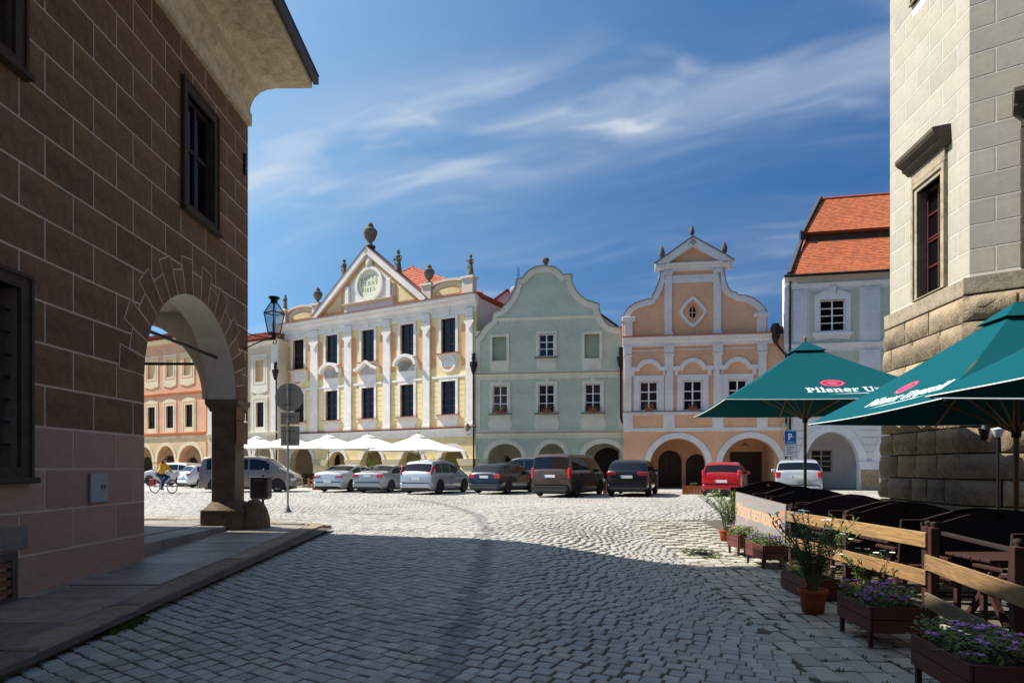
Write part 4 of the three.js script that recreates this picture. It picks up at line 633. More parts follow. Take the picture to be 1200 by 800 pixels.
  mesh('medallion_rim', ext(ring(mc[0], mc[1], mr, mr * 0.98, mr * 1.2, mr * 1.18, 0, 2 * Math.PI, 40), 0.05, 0.2), WHITE, o);
  mesh('medallion_crest', [lathe([[0.001, 0], [0.3, 0.1], [0.34, 0.5], [0.2, 0.85], [0.001, 0.95]], 10).scale(1, 1, 0.4).translate(mc[0], mc[1] + mr * 1.1, 0.12)], plaster(0xdfe0c9), o);
  const cv = document.createElement('canvas'); cv.width = 512; cv.height = 512; const c2 = cv.getContext('2d'); c2.fillStyle = '#e3e2c4'; c2.fillRect(0, 0, 512, 512); c2.fillStyle = '#5d6458'; c2.font = 'bold 92px serif'; c2.textAlign = 'center';
  const arcText = (t, y, amp, sp) => { [...t].forEach((ch, i) => { const q = i - (t.length - 1) / 2; c2.save(); c2.translate(256 + q * sp, y + amp * q * q); c2.rotate(2 * amp * q / sp); c2.fillText(ch, 0, 0); c2.restore(); }); };
  arcText('HOTEL', 165, 8, 74); arcText('ČERNÝ', 275, 0, 80); arcText('OREL', 385, -7, 80);
  const ct = new THREE.CanvasTexture(cv); ct.colorSpace = THREE.SRGBColorSpace; const mg = new THREE.CircleGeometry(1, 40).scale(mr * 1.02, mr, 1).translate(mc[0], mc[1], 0.075); mesh('gable_lettering', mg, M(0xffffff, { map: ct, roughness: 0.9 }), o, true);
  for (const [a, b] of [[u(378), u(402)], [u(463), u(492)]]) { const inner = a < gC ? b : a, outer = a < gC ? a : b, h1 = 0.35 + (vG - vA) * Math.abs(inner - (a < gC ? gL : gR)) / (gC - gL) * 0.72; const tri = [[outer, vA + 0.25], [inner, vA + 0.25], [inner, vA + h1], [outer, vA + 0.4]]; mesh('gable_panel', ext(tri, -0.008, 0.012), peach, o); const cx = tri.reduce((s, p) => s + p[0], 0) / 4, cy = tri.reduce((s, p) => s + p[1], 0) / 4; mesh('gable_inlay', ext(tri.map(([x, y]) => [lerp(cx, x, 0.84), lerp(cy, y, 0.84)]), 0.011, 0.022), yellow, o); }
  // pedestals, urns, statues
  for (const [p, w] of [[371, 0.34], [501, 0.38], [549, 0.42], [332.5, 0.34]]) { const c = u(p); mesh('pedestal', [rbox(c - w, c + w, vA, vA + 1.05, -0.35, 0.16, 0.02), rbox(c - w - 0.1, c + w + 0.1, vA + 1.05, vA + 1.2, -0.42, 0.26, 0.03)], plaster(0xe6dccb), o); }
  const sit = (p, y, hpx, mk) => { const q = mesh(mk === 'urn' ? 'urn' : 'statue', mk === 'urn' ? urnG(hpx, 1.05) : statueG(hpx, p | 0), stoneD, o); q.position.set(u(p), y, -0.1); return q; };
  sit(371, vA + 1.2, 1.35, 'urn'); sit(501.5, vA + 1.2, 1.45, 'urn'); sit(550.5, vA + 1.2, 1.5, 'statue'); sit(333, vA + 1.2, 1.25, 'statue'); 
  sit(432.5, vG + 0.05, 1.95, 'urn'); sit(402, v(402, 329, 0) + 0.1, 1.55, 'statue'); sit(465.5, v(465, 322, 0) - 0.05, 1.85, 'statue');
  gableRoof(o, 2 * gC - W - 0.2, W + 0.2, vTop + 0.1, vG, 13, 0xa8512f, -0.45, true, 4.5);
  mesh('side_wall', box(W - 0.45, W - 0.02, -0.3, vTop - 0.1, -13, -0.52), WHITE, o); mesh('side_wall', box(0.02, 0.45, -0.3, vTop - 0.1, -13, -0.52), WHITE, o);
  mesh('corner_lamp', [lathe([[0.001, 0], [0.1, 0.02], [0.17, 0.35], [0.1, 0.5], [0.03, 0.56], [0.001, 0.7]], 6).translate(u(551), v(551, 506), 0.4), bar([u(551), v(551, 509), 0.0], [u(551), v(551, 509), 0.4], 0.025)], M(0x8a8378, { roughness: 0.5 }), o);
}
// ================================================================ the sage green house
{
  const f = house('green_house', 'sage green house with a curved gable and three arches', 557, 736, 38.6, 8), { o, W, uv, u, v } = f;
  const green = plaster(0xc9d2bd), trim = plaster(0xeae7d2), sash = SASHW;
  const pts = [[557, 397], [562, 392], [566, 386], [571, 380], [577, 376], [577.5, 367], [586, 364], [593, 357], [599, 349], [603, 341], [605.5, 333], [606, 327.5], [612.5, 326.5], [616, 322], [621, 317], [628, 313.5], [639, 312], [649.5, 313.5], [656, 318], [659, 322.5], [670, 321.8], [669.5, 330], [674, 340], [680.5, 347.5], [688, 352.5], [698, 355.5], [701.5, 356], [701.5, 363], [704.5, 371], [709, 378], [714, 382.5], [724, 384.5], [727, 384.5]].map(([a, b]) => uv(a, b));
  pts[0][0] = 0; pts[0][1] = Math.min(pts[0][1], pts[1][1]);
  const right = [W, pts[pts.length - 1][1]]; 
  const wd = [[631.5, 649.5, 391, 417.5]].concat([[577.5, 595], [631, 650], [685.5, 704.5]].map(([a, b]) => [a, b, 450.3, 483.5])), wins = wd.map(([a, b, y1, y0]) => [u(a), u(b), v(647, y0), v(647, y1)]);
  const blind = [[577, 593.5], [685, 702.5]].map(([a, b]) => [u(a), u(b), v(647, 421), v(647, 393)]);
  const sp = v(647, 537), arches = [[571.5, 611.5], [630.5, 662.5], [684.5, 730]].map(([a, b]) => [u(a), u(b), sp, v(647, 519.5) - sp]);
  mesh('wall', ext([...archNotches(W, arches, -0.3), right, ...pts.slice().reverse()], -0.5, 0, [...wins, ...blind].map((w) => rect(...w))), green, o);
  const rimL = pts.concat([[W - 0.02, right[1]]]); 
  mesh('gable_band', ext([...rimL, ...offsetLine(rimL, 0.36).reverse()], 0.001, 0.07), trim, o); const cop = offsetLine(rimL, -0.07); mesh('gable_coping', ext([...rimL, ...cop.reverse()], -0.55, 0.12), M(0x8b8f80, { roughness: 0.9 }), o);
  walk(o, W, sp + 1.25, trim, [{ a: u(596) - 1.2, b: u(596) - 0.3, s: 1.7, arch: 1 }, { a: u(645), b: u(665), s: 1.7, arch: 1 }, { a: u(694), b: u(733), s: 1.65, arch: 1 }]);
  archBands(o, arches, 0.3, 0.05, trim);
  const vS1 = v(647, 437.5), vS2 = v(647, 507.3);
  for (const y of [vS1, vS2]) { const g = part('string_course', o); mesh('band', cornice(0.02, W - 0.02, y - 0.12, y + 0.02, 0.12), trim, g); mesh('tile_edge', box(0.02, W - 0.02, y + 0.02, y + 0.05, 0, 0.15), M(0x9a6a50, { roughness: 0.9 }), g); mesh('lower_band', box(0.02, W - 0.02, y - 0.32, y - 0.12, 0.001, 0.03), trim, g); mesh('upper_band', box(0.02, W - 0.02, y + 0.05, y + 0.22, 0.001, 0.025), trim, g); }
  mesh('gable_string', cornice(u(582), u(698), v(640, 374.5), v(640, 371), 0.07), trim, o);
  for (const [a, b] of [[557.5, 563], [725, 735.5]]) mesh('corner_strip', box(u(a), u(b), vS2 + 0.22, v(647, 385), 0.002, 0.04), trim, o);
  for (const w of blind) { const g = part('blind_window', o); mesh('surround', surround(...w, 0.18, -0.1, 0.06, 0.12), trim, g); mesh('infill', box(w[0] - 0.01, w[1] + 0.01, w[2] - 0.01, w[3] + 0.01, -0.3, -0.14), plaster(0xa4b097), g); mesh('apron', box(w[0] - 0.14, w[1] + 0.14, vS1 + 0.22, w[2] - 0.12, 0.002, 0.03), trim, g); }
  wins.forEach((w, i) => { const g = part('window', o); mesh('surround', surround(...w, 0.18, -0.1, 0.06, 0.02), trim, g); mesh('sill', rbox(w[0] - 0.26, w[1] + 0.26, w[2] - 0.09, w[2] - 0.015, 0, 0.2, 0.01), M(0x77796e), g);
    const b0 = i ? vS2 + 0.22 : vS1 + 0.22, c = (w[0] + w[1]) / 2, h = w[1] - w[0]; mesh('apron', i ? ext([[c - h * 0.72, w[2] - 0.1], [c + h * 0.72, w[2] - 0.1], [c + h * 0.68, lerp(w[2], b0, 0.3)], [c + h * 0.8, lerp(w[2], b0, 0.6)], [c + h * 0.72, b0], [c - h * 0.72, b0], [c - h * 0.8, lerp(w[2], b0, 0.6)], [c - h * 0.68, lerp(w[2], b0, 0.3)]], 0.002, 0.03) : box(w[0] - 0.14, w[1] + 0.14, b0, w[2] - 0.1, 0.002, 0.03), trim, g);
    if (i) mesh('keystone', rbox(c - 0.12, c + 0.12, w[3] + 0.18, w[3] + 0.5, 0.002, 0.05, 0.01), trim, g);
    glazing(g, ...w, -0.12, 2, 3, sash, M(0x23242c, { roughness: 0.06 }), 0.05, 0.07); if (i) { flowerBox(o, c, w[2] + 0.02, h * 0.6, 0.16); mesh('window_rail', [bar([w[0], w[2] + 0.3, 0.12], [w[1], w[2] + 0.3, 0.12], 0.012), bar([w[0], w[2], 0.12], [w[0], w[2] + 0.4, 0.12], 0.012), bar([w[1], w[2], 0.12], [w[1], w[2] + 0.4, 0.12], 0.012)], IRON, g); } });
  const fin = mesh('finial', lathe([[0.001, 0], [0.14, 0], [0.12, 0.2], [0.17, 0.28], [0.24, 0.4], [0.24, 0.52], [0.12, 0.62], [0.001, 0.64]], 12), stone(0x5f625a), o); fin.position.set(u(639), v(639, 312), -0.2);
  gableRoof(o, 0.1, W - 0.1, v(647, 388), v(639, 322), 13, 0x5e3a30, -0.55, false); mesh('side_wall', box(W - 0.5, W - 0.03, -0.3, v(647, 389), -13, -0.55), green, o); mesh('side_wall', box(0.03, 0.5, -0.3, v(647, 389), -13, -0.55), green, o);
  downpipe(o, f, 555.5, 430, 570, 2); downpipe(o, f, 727.5, 424, 485, 2);
  const pp = part('downpipe', o), uu = u(727.5), ub = u(735), m = M(0x1d1b1a, { roughness: 0.5, metalness: 0.3 }); mesh('pipe', tube([[uu, v(727, 484), 0.12], [uu + 0.04, v(727, 492), 0.12], [ub - 0.05, v(733, 503), 0.14], [ub, v(735, 512), 0.14], [ub, v(735, 571), 0.14]], 0.06, 20, 8), m, pp);
  // aerial and dish on the roof behind
  const an = part('aerial', o); mesh('mast', bar([u(604), v(604, 350), -1.2], [u(604), v(604, 306), -1.2], 0.03), M(0x4a4a4a), an); mesh('rods', [bar([u(603), v(604, 310), -1.2], [u(607), v(604, 310), -1.2], 0.012), bar([u(602), v(604, 315), -1.2], [u(607), v(604, 315), -1.2], 0.012), bar([u(600), v(604, 325), -1.2], [u(607), v(604, 325), -1.2], 0.012), bar([u(606), v(604, 306), -1.2], [u(606), v(604, 318), -1.2], 0.012)], M(0x4a4a4a), an);
  mesh('dish', new THREE.SphereGeometry(0.42, 16, 8, 0, Math.PI * 2, 0, 0.75).rotateX(Math.PI / 2).rotateY(-0.5).translate(u(601.5), v(601, 334), -1.4), M(0x8b8d90, { side: THREE.DoubleSide }), an);
}
// ================================================================ the salmon pink house
{
  const f = house('pink_house', 'salmon pink house with a white stepped gable and two wide arches', 730.5, 921, 36.6, 8), { o, W, uv, u, v } = f;
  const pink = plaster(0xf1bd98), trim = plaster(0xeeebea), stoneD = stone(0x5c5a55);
  const vC = v(815, 394), L = [[744, 377], [729.5, 377], [730, 373], [733, 366], [738, 360], [746, 355], [756, 352], [763.5, 350.5], [764.5, 347], [767.5, 342.5], [770.5, 335], [773, 327], [774.5, 319]].map(([a, b]) => uv(a, b)), R = [[847.5, 314], [848.5, 322], [850, 331], [853, 338], [857, 342.5], [862, 343.5], [864.5, 346.5], [873, 347], [882, 350], [890, 355.5], [896, 362.5], [899.5, 369], [885, 369]].map(([a, b]) => uv(a, b));
  const wd = [[749.5, 771.5], [800.5, 823.5], [853, 876]].map(([a, b]) => [u(a), u(b), v(812, 481), v(812, 445.5)]);
  const sp = v(812, 547), arches = [[761.5, 828], [846, 914]].map(([a, b]) => [u(a), u(b), sp, v(812, 513.5) - sp]);
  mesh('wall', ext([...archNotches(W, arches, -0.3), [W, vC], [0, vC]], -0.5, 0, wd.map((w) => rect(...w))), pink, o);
  // gable wall above the cornice
  const vE0 = v(812, 317), vE1 = v(812, 309), ov = uv(812, 365.5), orx = u(816) - u(812), ory = v(812, 358) - v(812, 365.5);
  const gab = [[L[1][0], vC], [R[11][0], vC], ...R.slice(0, 12).reverse(), [u(847.5), vE1], [u(774.5), vE1], ...L.slice(1).reverse()];
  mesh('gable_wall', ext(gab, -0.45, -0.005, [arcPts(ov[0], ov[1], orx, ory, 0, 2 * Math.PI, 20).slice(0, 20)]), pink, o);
  const Lc = L.slice(1), Rc = R.slice(0, 12).reverse(); // outer rims, left going up, right going up
  mesh('volute_band', ext([...Lc, ...offsetLine(Lc, 0.34).reverse()], -0.004, 0.1), trim, o); mesh('volute_band', ext([...Rc, ...offsetLine(Rc, -0.34).reverse()], -0.004, 0.1), trim, o);
  mesh('volute_coping', ext([...Lc, ...offsetLine(Lc, -0.06).reverse()], -0.5, 0.14), M(0x8e8a88), o); mesh('volute_coping', ext([...Rc, ...offsetLine(Rc, 0.06).reverse()], -0.5, 0.14), M(0x8e8a88), o);
  const pa = u(767.5), pb = u(859.5), pc = uv(811.5, 279.5), ve = part('pediment', o);
  mesh('entablature', cornice(pa, pb, vE0, vE1 + 0.02, 0.3), trim, ve);
  mesh('tympanum', ext([[pa + 0.3, vE1], [pb - 0.3, vE1], [pc[0], pc[1] - 0.15]], -0.4, -0.01), pink, ve);
  const rk = (a, b) => { const dx = b[0] - a[0], dy = b[1] - a[1], l = Math.hypot(dx, dy), n = [-dy / l, dx / l]; return (t0, t1, z0, z1) => ext([[a[0] + n[0] * t0, a[1] + n[1] * t0], [b[0] + n[0] * t0, b[1] + n[1] * t0], [b[0] + n[0] * t1, b[1] + n[1] * t1], [a[0] + n[0] * t1, a[1] + n[1] * t1]], z0, z1); };
  for (const [a, b] of [[[pa, vE1 + 0.02], pc], [pc, [pb, vE1 + 0.02]]]) { const k = rk(a, b); mesh('raking_moulding', k(-0.42, 0, -0.02, 0.3), trim, ve); mesh('raking_coping', k(0, 0.07, -0.5, 0.34), M(0x75716f), ve); }
  mesh('gable_band', box(u(787), u(837), v(812, 331), v(812, 322), 0.0, 0.05), trim, o);
  for (const [a, b] of [[779, 787.5], [836.5, 845]]) { const g = part('pilaster', o); mesh('shaft', box(u(a), u(b), vC + 0.25, vE0 - 0.2, -0.003, 0.1), trim, g); mesh('pilaster_base', box(u(a) - 0.05, u(b) + 0.05, vC, vC + 0.25, -0.002, 0.15), trim, g); mesh('capital', box(u(a) - 0.05, u(b) + 0.05, vE0 - 0.2, vE0, -0.002, 0.16), trim, g); }
  for (const [a, b] of [[730, 743.5], [885, 900]]) { const g = part('pedestal', o); mesh('pedestal_block', box(u(a) + 0.12, u(b) - 0.12, vC, v(812, 374), -0.4, 0.16), trim, g); mesh('pedestal_cap', rbox(u(a) - 0.05, u(b) + 0.05, v(812, 374), v(812, 369.5), -0.45, 0.26, 0.03), trim, g); }
  // oval window in a pointed frame
  const ow = part('oval_window', o); const dm = (k) => { const q = []; for (let i = 0; i < 32; i++) { const a = i / 32 * 2 * Math.PI, c = Math.cos(a), s = Math.sin(a), p = 1 / Math.pow(Math.pow(Math.abs(c) / 1.0, 1.25) + Math.pow(Math.abs(s) / 1.0, 1.25), 1 / 1.25); q.push([ov[0] + c * p * (u(828) - u(812)) * k, ov[1] + s * p * (v(812, 347) - v(812, 365.5)) * k]); } return q; };
  mesh('diamond_frame', ext(dm(1), 0.0, 0.09, [dm(0.78)]), trim, ow); mesh('oval_rim', ext(ring(ov[0], ov[1], orx, ory, orx + 0.09, ory + 0.09, 0, 2 * Math.PI, 28), -0.1, 0.05), plaster(0xe3a583), ow);
  mesh('pane', new THREE.CylinderGeometry(1, 1, 0.02, 24).rotateX(Math.PI / 2).scale(orx, ory, 1).translate(ov[0], ov[1], -0.2), GLASS, ow); mesh('sash', [box(ov[0] - 0.025, ov[0] + 0.025, ov[1] - ory, ov[1] + ory, -0.19, -0.16), box(ov[0] - orx, ov[0] + orx, ov[1] - 0.02, ov[1] + 0.02, -0.19, -0.165)], SASHW, ow);
  // main cornice with tiles, storey below
  const ce = part('cornice', o); mesh('corona', cornice(-0.05, W - 0.7, vC - 0.55, vC, 0.34), trim, ce); mesh('tile_edge', box(-0.06, W - 0.68, vC, vC + 0.07, -0.1, 0.38), M(0xb0684a, { roughness: 0.9 }), ce); mesh('thin_string', box(0.3, W - 0.9, v(812, 409) - 0.03, v(812, 409) + 0.03, 0.001, 0.04), trim, ce);
  const vB = v(812, 482), vB2 = v(812, 501);
  for (const [a, b] of [[732, 740], [779, 789], [836.5, 846], [889, 898]]) { const g = part('pilaster', o); mesh('shaft', box(u(a), u(b), vB + 0.03, v(812, 413), 0.002, 0.1), trim, g); mesh('capital', [box(u(a) - 0.04, u(b) + 0.04, v(812, 413), vC - 0.5, 0.003, 0.16), box(u(a) - 0.07, u(b) + 0.07, v(812, 414) - 0.1, v(812, 414), 0.003, 0.15)], trim, g); mesh('pedestal_strip', box(u(a) - 0.08, u(b) + 0.08, vB2, vB - 0.06, 0.002, 0.06), trim, g); }
  mesh('sill_band', [box(0.02, W - 0.05, vB - 0.2, vB, 0.002, 0.08)], trim, o); mesh('sill_cover', box(0.02, W - 0.05, vB, vB + 0.03, 0.0, 0.16), M(0x5f5d60), o); mesh('lower_band', box(0.02, W - 0.05, vB2 - 0.22, vB2, 0.002, 0.05), trim, o);
  wd.forEach((w, i) => { const g = part('window', o), c = (w[0] + w[1]) / 2, h = (w[1] - w[0]) / 2; 
    mesh('surround', [surround(...w, 0.34, -0.1, 0.06, 0.0), box(c - h - 0.5, c - h - 0.3, w[3] + 0.3, w[3] + 0.62, 0.002, 0.1), box(c + h + 0.3, c + h + 0.5, w[3] + 0.3, w[3] + 0.62, 0.002, 0.1)], trim, g);
    mesh('hood', ext([[c - h - 0.62, w[3] + 0.62], [c - h - 0.1, w[3] + 0.62], ...arcPts(c, w[3] + 0.5, h + 0.02, 0.58, Math.PI - 0.2, 0.2, 14), [c + h + 0.1, w[3] + 0.62], [c + h + 0.62, w[3] + 0.62], [c + h + 0.62, w[3] + 0.84], [c + h + 0.3, w[3] + 0.88], ...arcPts(c, w[3] + 0.62, h + 0.22, 0.72, 0.3, Math.PI - 0.3, 16), [c - h - 0.3, w[3] + 0.88], [c - h - 0.62, w[3] + 0.84]], 0.002, 0.14), trim, g);
    glazing(g, ...w, -0.1, 2, [0, 0.33, 0.66, 1], SASHW, M(0x241f28, { roughness: 0.06 }), 0.06, 0.09); flowerBox(o, c, w[2] + 0.03, h * 0.9, 0.18); });
  archBands(o, arches, 0.36, 0.06, trim);
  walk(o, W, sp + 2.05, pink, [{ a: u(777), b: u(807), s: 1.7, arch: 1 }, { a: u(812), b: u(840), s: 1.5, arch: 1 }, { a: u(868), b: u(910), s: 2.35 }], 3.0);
  for (const [px, h, y0] of [[811.5, 0.85, pc[1] + 0.02], [776, 1.05, v(776, 307)], [849.5, 1.05, v(849, 302)]]) mesh('finial', finialG(h), stoneD, o).position.set(u(px), y0, -0.15);
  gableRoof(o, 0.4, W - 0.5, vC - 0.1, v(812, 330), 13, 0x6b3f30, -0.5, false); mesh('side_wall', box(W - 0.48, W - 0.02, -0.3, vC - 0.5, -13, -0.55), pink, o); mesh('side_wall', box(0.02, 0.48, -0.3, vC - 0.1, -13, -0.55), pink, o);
  mesh('eaves_board', box(W - 0.75, W - 0.0, vC - 0.2, vC + 0.5, -6, -0.2), M(0x3b2a22), o);
  // dark copper rainwater head and pipe, and a wall lamp
  const rp = part('downpipe', o), cu = M(0x2a211d, { roughness: 0.5, metalness: 0.3 }), uh = u(908); mesh('rainwater_head', lathe([[0.08, -0.6], [0.2, -0.3], [0.3, 0.05], [0.2, 0.2], [0.28, 0.35], [0.2, 0.6], [0.001, 0.6]], 8).translate(uh, v(908, 392), 0.25), cu, rp); mesh('pipe', tube([[uh, v(908, 396), 0.25], [uh + 0.1, v(908, 405), 0.2], [u(919), v(919, 415), 0.16], [u(920.5), v(919, 425), 0.14], [u(920.5), v(919, 570), 0.14]], 0.065, 24, 8), cu, rp);
  const wl = part('wall_lamp', o); mesh('lamp_arm', bar([u(918.5), v(918, 516), 0.05], [u(917.5), v(918, 507), 0.35], 0.025), IRON, wl); mesh('lamp_head', lathe([[0.001, 0], [0.1, 0.03], [0.17, 0.32], [0.2, 0.34], [0.08, 0.5], [0.03, 0.62], [0.001, 0.64]], 8).translate(u(917.5), v(918, 507), 0.35), M(0xb8b09a, { roughness: 0.35 }), wl);
  const hl = part('hanging_lamp', o); mesh('lamp_shade', lathe([[0.001, 0.2], [0.06, 0.18], [0.28, 0.02], [0.28, 0]], 12).translate(u(881), v(881, 521), -1.6), M(0xa88a5c, { side: THREE.DoubleSide }), hl); mesh('lamp_cord', bar([u(881), v(881, 519), -1.6], [u(881), sp + 2.05, -1.6], 0.012), IRON, hl);
}
// ================================================================ the pale grey house with the orange roof
{
  const f = house('grey_house', 'pale grey house with white panels under a two-tier orange tile roof', 919.5, 1075, 35.2, 11), { o, W, uv, u, v } = f;
  const wallM = plaster(0xe8e8e8), sage = plaster(0xc9cfbf), trim = plaster(0xeeeef1), vE = v(980, 322), vM = v(980, 405), W2 = W + 6;
  const win = [u(961), u(991), v(976, 388), v(976, 351)], sp = v(976, 546), arches = [[943.5, 1007.5], [1031, 1096]].map(([a, b]) => [u(a), u(b), sp, v(976, 506) - sp]);
  mesh('wall', ext([...archNotches(W2, arches, -0.3), [W2, vE], [0, vE]], -0.5, 0, [rect(...win)]), wallM, o);
  mesh('corner_edge', box(-0.02, 0.3, -0.3, vE, 0.002, 0.05), trim, o);
  for (const [a, b] of [[949, 1007], [1033, 1070]]) mesh('sage_panel', ext(rect(u(a), u(b), v(976, 401), v(976, 340)), 0.001, 0.014, a < 960 ? [rect(...win)] : []), sage, o), mesh('sage_panel', box(u(a), u(b), v(976, 490), v(976, 412), 0.001, 0.014), sage, o);
  for (const [a, b] of [[930, 946], [1010, 1031]]) for (const [y0, y1] of [[401, 338], [494, 411]]) { const g = part('lesene', o), A = u(a), Bq = u(b), v0 = v(976, y0), v1 = v(976, y1), m = 0.12; mesh('lesene_field', box(A, Bq, v0, v1, 0.002, 0.05), trim, g); const cut = [[A + m, v0 + m + 0.12], [A + m + 0.12, v0 + m], [Bq - m - 0.12, v0 + m], [Bq - m, v0 + m + 0.12], [Bq - m, v1 - m - 0.12], [Bq - m - 0.12, v1 - m], [A + m + 0.12, v1 - m], [A + m, v1 - m - 0.12]]; mesh('lesene_panel', ext(cut, 0.05, 0.07), plaster(0xe3e4ec), g); }
  for (const y of [[337, 331], [409, 402]]) mesh('string_course', cornice(0.02, W2, v(976, y[0]), v(976, y[1]), 0.14), trim, o);
  mesh('frieze', box(0.0, W2, v(976, 331), vE, 0.002, 0.06), plaster(0xe9e4d6), o);
  const g = part('window', o), c = (win[0] + win[1]) / 2, h = (win[1] - win[0]) / 2; mesh('surround', [surround(...win, 0.28, -0.1, 0.07, 0.02)], trim, g); mesh('window_crest', [ext([[c - h - 0.3, win[3] + 0.28], [c - 0.25, win[3] + 0.62], [c - 0.2, win[3] + 0.28]], 0.002, 0.09), ext([[c + h + 0.3, win[3] + 0.28], [c + 0.2, win[3] + 0.28], [c + 0.25, win[3] + 0.62]], 0.002, 0.09), rbox(c - 0.2, c + 0.2, win[3] + 0.28, win[3] + 0.85, 0.002, 0.12, 0.05, 2)], trim, g);
  mesh('sill', [rbox(win[0] - 0.4, win[1] + 0.4, win[2] - 0.2, win[2] - 0.05, 0, 0.2, 0.02), ext([[win[0] - 0.35, win[2] - 0.2], [win[1] + 0.35, win[2] - 0.2], [win[1] + 0.2, win[2] - 0.5], [c, win[2] - 0.42], [win[0] - 0.2, win[2] - 0.5]], 0.002, 0.06)], trim, g); glazing(g, ...win, -0.1, 2, 4, SASHW, GLASS, 0.05, 0.07);
  archBands(o, arches, 0.42, 0.06, trim);
  for (const p of [934, 1019.5]) { const q = part('arcade_pier', o); mesh('pier_block', box(u(p) - 0.45, u(p) + 0.45, -0.3, sp - 0.2, 0.003, 0.1), stone(0xbba684), q); mesh('pier_cap', ext([[u(p) - 0.5, sp - 0.2], [u(p) + 0.5, sp - 0.2], [u(p) + 0.62, sp + 0.25], [u(p) - 0.62, sp + 0.25]], 0.002, 0.14), trim, q); for (let k = 0; k < 5; k++) mesh('joint_line', box(u(p) - 0.42, u(p) + 0.42, sp + 0.4 + k * 0.42, sp + 0.42 + k * 0.42, 0.001, 0.02), M(0x8d9098), q); }
  walk(o, W2, sp + 2.3, wallM, [{ a: u(970) - 0.1, b: u(995), v0: v(982, 549) - 0.25, s: v(982, 523) - 0.1, window: 1 }], 3.0);
  const wg = part('arcade_window', o); { const A = u(970) - 0.1, Bq = u(995), y0 = v(982, 549) - 0.25, y1 = v(982, 523) - 0.1; mesh('surround', surround(A, Bq, y0, y1, 0.16, -3.1, -2.96), trim, wg); glazing(wg, A, Bq, y0, y1, -3.1, 2, 4, M(0xcfc8b8), M(0x3a3530, { roughness: 0.1 }), 0.06, 0.07); }
  // two-tier roof, its end hipped
  const r = part('roof', o), tileC = 0xb8643c, tilt = 50 * Math.PI / 180, zE = 0.35, l1 = 3.6, vG = vE + Math.sin(tilt) * l1, zG = zE - Math.cos(tilt) * l1, l2 = 3.9, vH = vG + 0.45, zH = zG + 0.15, dz = -Math.cos(tilt), dy = Math.sin(tilt), X1 = W2;
  const e0 = 0.2, e1 = f.u(940, zG), e2 = f.u(941, zH), e3 = f.u(962, zH + dz * l2), vR = vH + dy * l2, zR = zH + dz * l2, dark = M(0x3c4045, { roughness: 0.6, metalness: 0.3 });
  mesh('roof_slab', [quad([e0, vE, zE], [X1, vE, zE], [X1, vG, zG], [e1, vG, zG], 0.1)], M(0x8a4a30), r); mesh('roof_slab', [quad([e2, vH, zH], [X1, vH, zH], [X1, vR, zR], [e3, vR, zR], 0.1)], M(0x8a4a30), r);
  roofTiles(r, [e0, vE + 0.03, zE], [1, 0, 0], [0, dy, dz], X1 - e0, l1 - 0.1, tileC, 0.2, 0.17, (i, j) => i > (e1 - e0) * j + 0.12); roofTiles(r, [e2, vH + 0.03, zH], [1, 0, 0], [0, dy, dz], X1 - e2, l2, tileC, 0.2, 0.17, (i, j) => i > (e3 - e2) * j + 0.12);
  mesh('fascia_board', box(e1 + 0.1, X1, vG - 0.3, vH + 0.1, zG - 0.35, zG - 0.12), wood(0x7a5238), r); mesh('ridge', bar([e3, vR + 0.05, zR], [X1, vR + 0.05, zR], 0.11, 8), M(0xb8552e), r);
  mesh('verge_board', beam([e0 - 0.02, vE + 0.12, zE], [e1 - 0.02, vG + 0.12, zG], 0.2, 0.22), dark, r); mesh('verge_board', beam([e2 - 0.02, vH, zH + 0.05], [e3 - 0.02, vR + 0.15, zR], 0.2, 0.22), dark, r); mesh('verge_board', box(e1 - 0.14, e1 + 0.06, vG, vH + 0.15, zG - 0.1, zH + 0.1), dark, r);
  mesh('gutter', bar([-0.1, vE - 0.02, zE + 0.06], [X1, vE - 0.02, zE + 0.06], 0.09, 8), M(0x1f1a18), r);
  mesh('hip_slab', quad([e0 + 7, vE, -11.5], [e0, vE, zE - 0.05], [e3 - 0.02, vR, zR], [e3 - 0.02, vR, zR - 2], 0.1), M(0x9a5232), r); mesh('roof_slab', quad([X1, vE, -11.5], [e0 + 7, vE, -11.5], [e3, vR, zR - 2], [X1, vR, zR - 2], 0.1), M(0x9a5232), r); mesh('roof_slab', quad([e3, vR, zR], [X1, vR, zR], [X1, vR + 0.02, zR - 2], [e3, vR + 0.02, zR - 2], 0.1), M(0x9a5232), r);
  mesh('side_wall', quad([6.8, -0.3, -11.5], [0.03, -0.3, -0.5], [0.03, vE - 0.02, -0.5], [6.8, vE - 0.02, -11.5], 0.3), wallM, o);
  mesh('house_back', box(7, W2, -0.3, vE, -12, -11.6), wallM, o);
  downpipe(o, f, 925.5, 330, 570, 0);
}
